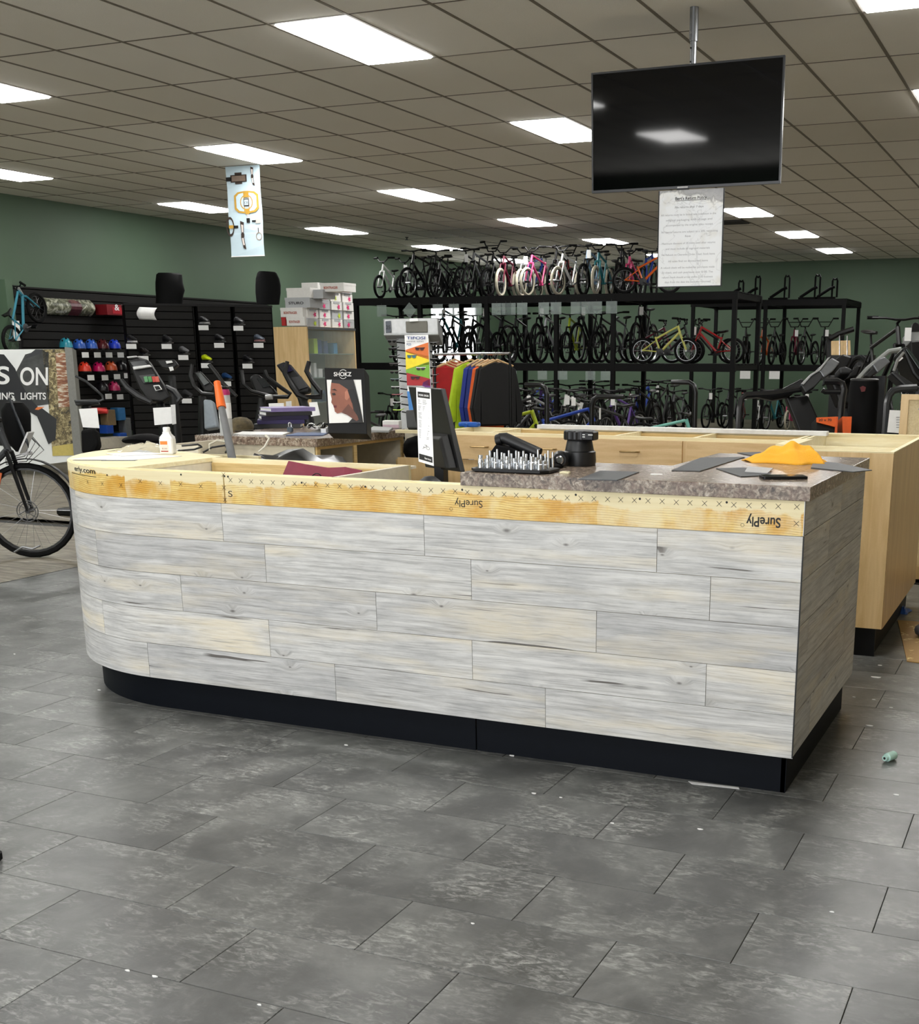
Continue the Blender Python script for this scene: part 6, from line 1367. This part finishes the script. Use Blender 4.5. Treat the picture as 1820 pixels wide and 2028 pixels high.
for k in range(6):
    y = 680+k*16; p = spx(862, y, 10.0); o = thing('sunglasses', 'dark sunglasses, %s from the top on the right side of the stand' % ORD[k], 'sunglasses', tuple(p), 'sunglasses on the stand'); shades(o, (858, y), 10.0, 7, P(srgb(20, 20, 22), .3), P(srgb(14, 14, 16), .1))
gb = thing('grey_bin', 'dark grey plastic bin at the foot of the sunglasses stand', 'bin', tuple(rp(823, 845, 8.2)))
pz = rp(823, 848, 7.6); slab(gb, 'body', [(803, 812), (832, 810), (842, 848), (806, 848)], 7.5, .25, P(srgb(70, 72, 74), .5), .01)
MB().box(pz.x-.08, pz.y, 0, pz.x+.1, pz.y+.2, pz.z-.005).build('pedestal', M_MELA, gb)
hp_ = thing('headphone_display', 'black headphone display box with a woman in profile on its poster', 'display', tuple(rp(690, 858, 6.9)))
TH = 6.75
slab(hp_, 'case', [(642, 728), (722, 730), (727, 860), (650, 858)], TH, .16, M_BLK, .004)
slab(hp_, 'poster', [(647, 752), (715, 752), (720, 836), (652, 838)], TH-.006, .004, M_PAPER, 0)
text_on(MB(), 'SHOKZ', lambda u, v_: rp(661+35*u, 745-v_*11.5, TH-.008), bold=True).build('lettering', M_WHITE, hp_)
n = 18; mb = MB(); vs = [rp(679.5+r_*cos(2*pi*i/n), 741+r_*sin(2*pi*i/n)*1.1, TH-.007) for r_ in (8.6, 7.6) for i in range(n)]; mb.add(vs, [(i, i+1, n+i+1, n+i) for i in range(n-1) if i % 9 not in (0, 8, 4, 5) or True][2:7]+[(i, i+1, n+i+1, n+i) for i in range(11, 16)]); mb.build('logo_ring', M_WHITE, hp_)
def hpoly(px, c, d, nm): MB().add([rp(x, y, TH-d) for x, y in px], [tuple(range(len(px)))]).build(nm, P(c, .5, var=.25, scale=14), hp_)
hpoly([(657, 752), (700, 752), (706, 775), (712, 800), (716, 820), (719, 836), (690, 837), (700, 826), (692, 800), (690, 775), (672, 762), (656, 758)], srgb(38, 36, 38), .010, 'hair_print')
hpoly([(656, 758), (672, 760), (690, 772), (697, 796), (700, 812), (710, 828), (704, 832), (688, 822), (676, 817), (668, 819), (663, 815), (662, 809), (660, 803), (656, 797), (657, 790), (654, 778), (655, 766)], srgb(150, 92, 72), .011, 'face_print')
hpoly([(676, 817), (690, 800), (700, 812), (712, 830), (706, 834), (688, 822)], srgb(112, 68, 54), .0125, 'neck_print')
hpoly([(683, 776), (688, 772), (693, 776), (693, 786), (687, 793), (683, 790)], srgb(186, 122, 98), .013, 'ear_print')
hpoly([(656, 772), (663, 770), (668, 774), (662, 773)], srgb(20, 16, 16), .013, 'brow_print'); hpoly([(657, 779), (663, 778), (665, 782), (659, 783)], srgb(30, 20, 18), .013, 'eye_print'); hpoly([(660, 803), (667, 803), (666, 808), (661, 807)], srgb(110, 36, 40), .013, 'lip_print')
hpoly([(688, 772), (700, 770), (712, 805), (718, 836), (712, 836), (704, 812), (696, 796)], srgb(22, 20, 22), .0135, 'braid_print')
# ================================================================ THINGS ON THE SIDE DESK
GZ = 1.0205
def desk(x, y): return atZ(x, y, GZ)
cn = lthing('wipes_canister', 'tall white and grey canister with pink-topped lid on the side desk', 'canister', tuple(desk(449, 862)))
MB().lathe([(.036, 0), (.037, .01), (.036, .20), (.034, .235)], n=20).build('body', P(srgb(190, 192, 190), .4), cn, True); MB().lathe([(.035, .235), (.036, .25), (.03, .268)], n=20).build('lid', P(srgb(176, 30, 96), .5), cn, True); MB().lathe([(.0368, .10), (.0372, .17), (.0368, .19)], n=20).build('label', M_WHITE, cn, True); MB().rbox(-.03, -.02, .268, .035, .02, .285, .006).build('flip_cap', M_BLK, cn)
def stack(names, cols, x0, y0, x1, y1, z, h_, rot, lab):
    for k, (nm, c) in enumerate(zip(names, cols)):
        p = desk((x0+x1)/2, (y0+y1)/2); o = lthing('binder', nm, 'binder', (p.x+.01*k, p.y+.012*k, z+k*h_), 'binders on the side desk', rot+.12*k)
        MB().rbox(-.15, -.11, .0, .15, .11, .004, .0015).build('cover', P(c, .45), o); MB().box(-.145, -.105, .0041, .145, .107, h_-.0055).build('pages', M_PAPER, o); MB().rbox(-.15, -.11, h_-.005, .15, .11, h_-.001, .0015).build('cover', P(c, .45), o); MB().box(-.152, -.1115, .0, .152, -.1085, h_-.001).build('spine', P(c, .45), o)
stack(['black binder at the bottom of the stack on the side desk', 'purple binder second from the bottom on the side desk', 'dark violet binder in the middle of the stack', 'charcoal binder near the top of the stack', 'lavender folder on top of the stack'], [srgb(18, 18, 20), srgb(44, 34, 84), srgb(34, 28, 60), srgb(48, 48, 50), srgb(140, 126, 176)], 505, 846, 600, 846, GZ+.001, .026, .5, '')
cap = lthing('camo_cap', 'brown camouflage cap lying beside the binders on the side desk', 'cap', tuple(desk(478, 853)))
MB().rings([[(.075*w*cos(a), .085*w*sin(a), z_) for a in [2*pi*i/16 for i in range(16)]] for z_, w in ((0, .95), (.03, 1.), (.06, .85), (.08, .5), (.085, .1))]).build('crown', P(srgb(96, 84, 56), .8, var=.6, scale=40), cap, True); MB().prism([(.0, -.07), (.05, -.12), (.10, -.10), (.11, -.03), (.075, .02)], .004, .009).build('brim', P(srgb(60, 52, 36), .8), cap)
for k, (px, m_, lab) in enumerate((([(462, 861), (480, 856), (575, 857), (560, 862)], M_PAPER, 'long white paper at the front of the side desk'), ([(566, 863.5), (590, 858), (650, 858), (640, 863)], P(srgb(60, 84, 130), .5), 'blue sheet at the front of the side desk'), ([(727, 856), (740, 848), (778, 850), (770, 857)], P(srgb(160, 162, 160), .4), 'grey packet right of the headphone display'), ([(610, 858), (640, 850), (690, 852), (672, 859)], M_BLK, 'black mat before the headphone display'))):
    pts = [desk(x, y) for x, y in px]; sheet('desk_paper', [(p.x, p.y) for p in pts], GZ+.0008, m_, lab, 'paper', th=.004 if k != 2 else .012)
pc_ = lthing('padlock', 'small grey padlock-like clip on the front of the side desk', 'clip', tuple(desk(575, 857)))
MB().rbox(-.018, -.01, .003, .018, .01, .035, .004).build('body', P(srgb(70, 80, 92), .4), pc_); MB().tube([(-.01, 0, .035), (-.01, 0, .055), (0, 0, .062), (.01, 0, .055), (.01, 0, .035)], .004, 6).build('shackle', M_CHROME, pc_, True)
wt_ = lthing('white_box', 'small white carton with lilac side right of the headphone display', 'box', tuple(desk(777, 848)), rz=.3); MB().rbox(-.055, -.04, .0, .055, .04, .05, .003).build('carton', M_BOXW, wt_); MB().box(-.054, -.041, .002, .054, -.0402, .025).build('side_print', P(srgb(206, 180, 190), .5), wt_)
for k, (x0, lab) in enumerate(((660, 'tangled black headphone on the desk before the display poster'), (690, 'second black headphone beside the tangled one'), (625, 'white and black cable coil left of the display'))):
    p = desk(x0, 853); o = lthing('headphones' if k < 2 else 'cable_coil', lab, 'headphones' if k < 2 else 'cable', tuple(p))
    for q in range(3): MB().tube([(.05*cos(a)*(1+.15*q), .035*sin(a), .018+.03*max(0, sin(a*1.5+q))) for a in [i*.42 for i in range(13)]], .004, 6).build('cord', M_BLK if (k+q) % 3 else M_PAPER, o, True)
    MB().rbox(-.03, -.02, .006, .03, .015, .03, .005).build('pod', M_BLK if k != 2 else M_WHITE, o)
tg = lthing('desk_tag', 'blank white tag standing at the front of the headphone display', 'tag', tuple(desk(641, 859))); MB().box(-.018, -.001, .0, .018, .001, .03).build('card', M_PAPER, tg)
# leaning tube with orange grip, bag and cables on the work shelf behind the counter
ft = thing('grey_tube', 'grey tube with bright orange grip leaning behind the counter', 'tube', tuple(atY(466, 912, 4.72)))
pa_, pb2, pc2 = atY(467, 918, 4.66), atY(439, 808, 4.80), atY(430, 757, 4.86); pa_.z = .897
MB().tube([pa_, pb2], [.021, .017], 14).build('tube', P(srgb(112, 113, 114), .45), ft, True); MB().tube([pb2, pb2.lerp(pc2, .12), pb2.lerp(pc2, .5), pc2, pc2+(pc2-pb2)*.03], [.022, .0225, .020, .0165, .008], 14).build('grip', P(srgb(236, 104, 22), .5), ft, True)
lbg = lthing('leather_pouch', 'glossy black pouch lying on the shelf behind the counter box', 'pouch', (-3.55, 5.05, .8955), rz=-.2)
MB().rings([[(x+.0, w*.16*cos(a), .005+h_*(.5+.5*sin(a))*(1+.25*sin(3*a+x*20))) for a in [2*pi*i/14 for i in range(14)]] for x, w, h_ in ((-.32, .2, .05), (-.26, .5, .09), (-.1, .75, .10), (.08, 1., .12), (.22, .9, .09), (.32, .5, .05))]).build('body', P(srgb(14, 14, 15), .28), lbg, True)
for k, (c, px, lab) in enumerate(((srgb(210, 204, 184), [(415, 893), (415, 880), (430, 872), (455, 876)], 'cream cable looping up behind the counter box'), (srgb(24, 24, 24), [(352, 893), (385, 890), (400, 885), (392, 880), (360, 883)], 'black cable loop behind the white bottle'), (srgb(30, 30, 30), [(402, 896), (420, 886), (446, 882), (452, 890), (446, 897)], 'black cable curl beside the leaning tube'), (srgb(226, 222, 206), [(512, 895), (524, 885), (533, 868), (525, 862)], 'cream cable hanging from the side desk edge'))):
    ps = [rp(x, y, 5.75) for x, y in px]; ps2 = []
    for i in range(len(ps)-1):
        for q in range(4): ps2.append(ps[i].lerp(ps[i+1], q/4))
    o = MB().tube(ps2+[ps[-1]], .005, 6).build('cable', P(c, .5), None, True); tag(o, lab, 'cable')
# ================================================================ CLOTHES RAIL
TC = 13.2
cr_ = thing('clothes_rail', 'black clothes rail holding jerseys and jackets', 'rail', tuple(Vector((rp(930, 800, TC).x, rp(930, 800, TC).y, 0))))
a, b = rp(860, 702, TC), rp(1010, 700, TC-.9)
MB().tube([a, b], .014, 8).build('rail_bar', M_CHROME, cr_, True)
for q in (a, b): MB().tube([(q.x, q.y, 0), tuple(q)], .016, 8).build('upright', M_BLK, cr_, True); MB().box(q.x-.25, q.y-.03, 0, q.x+.25, q.y+.03, .03).build('foot', M_BLK, cr_)
M_HANG = P(srgb(196, 160, 110), .5)
def garment(px, t_, w, L, c, c2, lab, yaw_, sleeve_=True, shorts=None):
    """px: hanger hook pixel"""
    p = rp(px[0], px[1], t_); o = lthing('hanging_garment', lab, 'garment', (p.x, p.y, p.z-L-.10), 'clothes on the rail', yaw_)
    zt = L
    pts = [(0, .012), (.03, .02), (.10, .0), (.19*w, -.05), (.235*w, -.20), (.215*w, -.24), (.19*w, -.16), (.19*w, -L), (-.19*w, -L), (-.19*w, -.16), (-.215*w, -.24), (-.235*w, -.20), (-.19*w, -.05), (-.10, 0), (-.03, .02)]
    if sleeve_: pts = [(0, .012), (.03, .02), (.10, .0), (.19*w, -.05), (.27*w, -.45), (.24*w, -.62), (.20*w, -.60), (.19*w, -.25), (.19*w, -L), (-.19*w, -L), (-.19*w, -.25), (-.20*w, -.60), (-.24*w, -.62), (-.27*w, -.45), (-.19*w, -.05), (-.10, 0), (-.03, .02)]
    Mx_ = Matrix.Translation((0, 0, zt)) @ Matrix.Rotation(pi/2, 4, 'X')
    MB().prism(pts, -.03, .03, Mx_).build('body', P(c, .75, var=.3, scale=9), o, bevel=.02)
    if c2: MB().prism([(.06, -.06), (.19*w-.01, -.10), (.19*w-.01, -L+.01), (.06, -L+.01)], .031, .034, Mx_).build('side_panel', P(c2, .75), o)
    MB().tube([(-.17*w, 0, zt-.02), (0, 0, zt+.045), (.17*w, 0, zt-.02)], .012, 6).build('hanger', M_HANG, o); MB().tube([(0, 0, zt+.045), (0, 0, zt+.085), (.015, 0, zt+.10), (0, 0, zt+.112)], .003, 5).build('hook', M_CHROME, o)
    if shorts: MB().box(-.16*w, -.03, -.32, .16*w, .03, .0).build('shorts', P(shorts, .8), o)
    return o
for k in range(4):
    garment((882+k*6, 711-k*3), 13.4+k*.14, 1.0, .42, srgb(176, 14, 20), None, 'red jersey, %s from the front of the red group' % ORD[k], radians(20), False, srgb(14, 14, 15))
for k, (x, c, c2, lab, L) in enumerate(((932, srgb(190, 220, 30), srgb(34, 44, 46), 'neon and charcoal jacket at the left of the jackets', .74), (946, srgb(24, 48, 140), None, 'royal blue jacket next to the neon one', .76), (955, srgb(20, 42, 120), None, 'darker blue jacket next to the royal blue one', .70), (966, srgb(232, 98, 20), None, 'orange jacket between the blue and the black ones', .72), (976, srgb(7, 7, 8), None, 'black jacket with white flecks beside the orange one', .64), (985, srgb(7, 7, 8), None, 'black jacket at the right end of the rail', .62))):
    garment((x, 702), 12.9-k*.08, 1.0, L, c, c2, lab, radians((52, 72, 74, 66, 52, 40)[k]))
# ================================================================ RIGHT: TREADMILLS AND OTHER MACHINES
def treadmill(lab, px, t_, side_=1):
    b = rp(px, 800, t_); o = thing('treadmill', lab, 'treadmill', (b.x, b.y, 0)); return o
M_TMG = P(srgb(120, 122, 124), .3, .3); M_TUB = P(srgb(28, 28, 30), .25)
t1 = treadmill('nearest treadmill with grey-edged console arms and black tube handrail', 1570, 11.0)
tubes(t1, 'handrail', [(1461, 870), (1464, 810), (1468, 790), (1478, 782), (1530, 779), (1600, 768)], 10.9, [.028, .028, .028, .028, .03, .03], M_TUB)
slab(t1, 'rail_cover', [(1468, 778), (1520, 772), (1548, 770), (1590, 748), (1592, 762), (1562, 786), (1530, 792), (1500, 786), (1476, 788)], 10.95, .08, M_GYM, .015)
slab(t1, 'arm_lower', [(1586, 762), (1604, 742), (1626, 735), (1630, 748), (1615, 765), (1596, 778)], 10.8, .12, M_GYMG, .01); slab(t1, 'arm_upper', [(1618, 730), (1636, 718), (1648, 708), (1664, 717), (1650, 735), (1632, 748)], 10.8, .14, M_TMG, .012)
slab(t1, 'arm_edge', [(1586, 760), (1606, 740), (1620, 732), (1640, 708), (1646, 706), (1624, 734), (1608, 744), (1592, 762)], 10.78, .02, P(srgb(180, 182, 182), .3, .5), .004)
slab(t1, 'console', [(1648, 716), (1670, 700), (1690, 706), (1680, 726), (1660, 742), (1640, 752)], 10.9, .30, M_GYM, .02)
slab(t1, 'upright', [(1556, 786), (1600, 782), (1622, 830), (1632, 872), (1590, 874), (1574, 830)], 11.0, .10, M_GYM, .015)
p0_, p1_ = rp(1610, 870, 11.0), rp(1500, 870, 11.0)
MB().box(p1_.x-.9, p0_.y-.35, .02, p0_.x+.2, p0_.y+.35, .16).build('running_deck', M_GYM, t1, bevel=.02); MB().rbox(p0_.x-.35, p0_.y-.4, .0, p0_.x+.15, p0_.y+.4, .30, .04).build('motor_hood', M_GYM, t1); MB().box(p0_.x-.1, p0_.y-.34, .3, p0_.x, p0_.y-.26, p0_.z).build('post', M_GYM, t1)
t2 = treadmill('second treadmill with bent tube rail and cup tray, right of the nearest one', 1665, 10.2)
tubes(t2, 'handrail', [(1632, 755), (1658, 755), (1668, 760), (1671, 772), (1668, 790), (1664, 830), (1662, 880)], 10.1, .03, M_TUB); tubes(t2, 'lower_rail', [(1628, 772), (1634, 776), (1664, 776)], 10.1, .022, M_TUB)
slab(t2, 'tray', [(1662, 728), (1676, 725), (1690, 732), (1686, 740), (1664, 740)], 10.2, .2, M_GYMG, .015); slab(t2, 'console', [(1684, 736), (1700, 722), (1708, 724), (1698, 746), (1676, 750)], 10.2, .3, M_GYM, .02); slab(t2, 'cowl', [(1640, 742), (1690, 742), (1700, 770), (1690, 800), (1664, 800)], 10.4, .2, M_GYM, .02)
pz = rp(1662, 880, 10.1); MB().box(pz.x-.1, pz.y-.1, 0, pz.x+.1, pz.y+.9, .2).build('running_deck', M_GYM, t2, bevel=.02); MB().box(pz.x-.05, pz.y-.03, .2, pz.x+.05, pz.y+.05, pz.z+.02).build('post', M_GYM, t2)
bn_ = thing('black_bin', 'tall black cylinder bag with small red badge among the treadmills', 'punch bag', tuple(Vector((rp(1712, 860, 9.6).x, rp(1712, 860, 9.6).y, 0))))
pz = rp(1712, 754, 9.6); MB().lathe([(.115, 0), (.12, .05), (.118, pz.z-.05), (.11, pz.z)], (pz.x, pz.y, 0), 24).build('body', M_BLKM, bn_, True); MB().lathe([(.112, pz.z), (.114, pz.z+.012), (.10, pz.z+.018)], (pz.x, pz.y, 0), 24).build('lid', P(srgb(50, 50, 52), .35), bn_, True)
slab(bn_, 'badge', [(1703, 767), (1709, 764), (1715, 767), (1713, 775), (1706, 776)], 9.46, .004, P(srgb(90, 24, 26), .5), .001)
t3 = treadmill('third treadmill with silver diagonal arm behind the black cylinder bag', 1745, 10.8)
tubes(t3, 'arm_tube', [(1698, 752), (1718, 730), (1745, 708), (1760, 696), (1784, 692)], 10.7, .022, P(srgb(176, 180, 178), .3, .5)); slab(t3, 'arm_upper', [(1728, 722), (1742, 710), (1752, 706), (1764, 716), (1748, 730), (1738, 738)], 10.65, .12, M_TMG, .01); slab(t3, 'arm_lower', [(1712, 744), (1728, 728), (1738, 736), (1722, 748)], 10.66, .12, M_GYMG, .01)
pz = rp(1740, 745, 10.8); MB().box(pz.x-.06, pz.y, 0, pz.x+.06, pz.y+.12, pz.z).build('post', M_GYM, t3); MB().box(pz.x-.4, pz.y-.1, 0, pz.x+.4, pz.y+.9, .16).build('running_deck', M_GYM, t3, bevel=.02)
t4 = treadmill('rightmost treadmill with grey bent rail and tilted console', 1790, 9.6)
tubes(t4, 'handrail', [(1750, 890), (1756, 800), (1760, 784), (1768, 774), (1782, 770), (1815, 768)], 9.5, .03, P(srgb(52, 54, 56), .25)); slab(t4, 'console', [(1764, 738), (1772, 734), (1812, 760), (1806, 772), (1796, 768)], 9.5, .15, M_GYMG, .015); slab(t4, 'head_unit', [(1786, 690), (1796, 684), (1825, 720), (1825, 760), (1808, 740)], 9.8, .3, M_GYM, .02); slab(t4, 'screen', [(1794, 692), (1800, 690), (1825, 724), (1825, 738)], 9.78, .01, P(srgb(50, 60, 56), .2), .003)
tubes(t4, 'bottle_cage', [(1770, 735), (1778, 712), (1790, 698)], 9.6, .012, P(srgb(170, 172, 172), .3, .6)); slab(t4, 'white_strip', [(1778, 712), (1786, 706), (1789, 709), (1781, 716)], 9.6, .01, M_WHITE, .001)
slab(t4, 'info_sheet', [(1762, 812), (1785, 813), (1783, 858), (1757, 856)], 9.4, .003, M_PAPER, 0)
for k in range(5): slab(t4, 'print_line', [(1775, 826+k*5), (1783, 826+k*5), (1783, 827+k*5), (1775, 827+k*5)], 9.395, .001, M_SGR, 0)
pz = rp(1780, 860, 9.6); MB().box(pz.x-.3, pz.y, 0, pz.x+.5, pz.y+.85, .2).build('running_deck', M_GYM, t4, bevel=.02); MB().box(pz.x+.1, pz.y+.05, .2, pz.x+.2, pz.y+.2, rp(1800, 765, 9.7).z).build('post', M_GYM, t4)
t5 = thing('cable_machine', 'dark upright gym machine with round top at the right picture edge', 'gym machine', tuple(Vector((rp(1810, 800, 14).x, rp(1810, 800, 14).y, 0))))
slab(t5, 'tower', [(1800, 655), (1812, 652), (1830, 652), (1830, 700), (1804, 700)], 14, .3, P(srgb(150, 152, 150), .5), .02); slab(t5, 'top_wheel', [(1806, 648), (1808, 641), (1813, 638), (1819, 641), (1822, 648), (1822, 655), (1806, 655)], 13.9, .06, M_GYM, .004)
slab(t5, 'stack', [(1802, 675), (1830, 672), (1830, 720), (1806, 720)], 13.8, .3, M_GYM, .02); pz = rp(1815, 718, 13.9); MB().box(pz.x-.15, pz.y, 0, pz.x+.3, pz.y+.3, pz.z).build('frame', M_GYM, t5)
# mountain bike standing high behind the treadmills
p = rp(1716, 740, 12.6); mbk = lthing('bicycle', 'large black mountain bike standing behind the treadmills with raised handlebar', 'bicycle', (p.x+.15, p.y, .0), None, radians(-58))
bike(mbk, .36, 1.15, .058, 'mtb', frame=P(srgb(20, 20, 21), .35), rim=M_RIMB, tag_=True)
mbk.location.z = .78
bst = thing('display_plinth', 'low black display plinth under the mountain bike', 'plinth', (p.x, p.y, 0)); MB().rbox(p.x-.5, p.y-.62, 0, p.x+.7, p.y+.75, .779, .01).build('block', M_BLKM, bst)
yb2 = thing('wooden_panel', 'pale wooden backing panel with steel rods behind the treadmills', 'panel', tuple(Vector((rp(1665, 700, 15).x, rp(1665, 700, 15).y, 0))))
slab(yb2, 'panel', [(1646, 675), (1684, 674), (1685, 708), (1646, 708)], 15, .04, M_BIRCH, .003)
for x in (1663, 1678): tubes(yb2, 'rod', [(x, 665), (x, 704)], 14.95, .008, M_CHROME)
slab(yb2, 'frame_post', [(1638, 672), (1646, 668), (1647, 760), (1638, 760)], 15.0, .08, M_GYM, .004); tubes(yb2, 'top_arm', [(1642, 672), (1660, 662), (1690, 652)], 15, .035, M_GYM); pz = rp(1660, 760, 15); MB().box(pz.x-.1, pz.y-.05, 0, pz.x+.4, pz.y+.3, pz.z+.35).build('frame_body', M_GYM, yb2)
# orange carton
oc = thing('orange_carton', 'orange and black carton beneath the treadmill rail', 'carton', tuple(Vector((rp(1650, 858, 9.4).x, rp(1650, 858, 9.4).y, 0))))
slab(oc, 'carton', [(1618, 827), (1660, 824), (1660, 890), (1616, 890)], 9.4, .22, M_BLK, .004); slab(oc, 'orange_face', [(1617, 827), (1657, 825), (1655, 846), (1617, 836)], 9.38, .012, P(srgb(232, 98, 22), .5), .001); slab(oc, 'orange_edge', [(1655, 826), (1660, 825), (1658, 862), (1653, 862)], 9.378, .012, P(srgb(214, 84, 20), .5), .001); slab(oc, 'orange_side', [(1668, 825), (1687, 825), (1685, 862), (1669, 862)], 9.42, .2, P(srgb(222, 90, 20), .5), .001)
text_on(MB(), '20 x 70', lambda u, v_: rp(1621+26*u, 834-v_*7, 9.372), bold=True).build('lettering', M_INK, oc)
MB().box(rp(1650, 858, 9.5).x-.15, rp(1650, 858, 9.5).y+.05, 0, rp(1650, 858, 9.5).x+.15, rp(1650, 858, 9.5).y+.25, rp(1650, 888, 9.4).z).build('lower_part', M_BLK, oc)
# particle-board cabinet end at the right edge
pbx = thing('unfinished_cabinet', 'unfinished particle-board cabinet end with birch brace at the right edge', 'cabinet', (-.7, 8.35, 0))
m_pb = mat_wood('particle_board', srgb(206, 186, 142), srgb(226, 210, 170), (60, 60, 60), .7)
MB().box(-1.045, 8.40, 0, -.2, 8.42, 1.235).build('panel', m_pb, pbx); MB().box(-1.05, 8.385, .0, -1.0, 8.3995, 1.235).build('stile', M_BIRCH, pbx); MB().box(-1.0, 8.385, 1.20, -.2, 8.3995, 1.235).build('rail', M_BIRCH, pbx)
MB().prism([(-.985, .94), (-.93, 1.07), (-.2, 1.07), (-.2, .5), (-.985, .5)], -.0, .012, Matrix.Translation((0, 8.3975, 0)) @ Matrix.Rotation(pi/2, 4, 'X')).build('brace_panel', m_pb, pbx)
MB().box(-1.0, 8.36, 0, -.2, 8.384, .09).build('skirting', M_BIRCH, pbx); MB().box(-1.045, 8.42, .1, -1.02, 8.9, 1.2).build('side', m_pb, pbx)
MB().cyl((-.93, 8.398, 1.14), (-.93, 8.39, 1.14), .006, 8).build('screw', M_STEEL, pbx)
for o in bpy.data.objects:
    if '_o' in o: del o['_o']
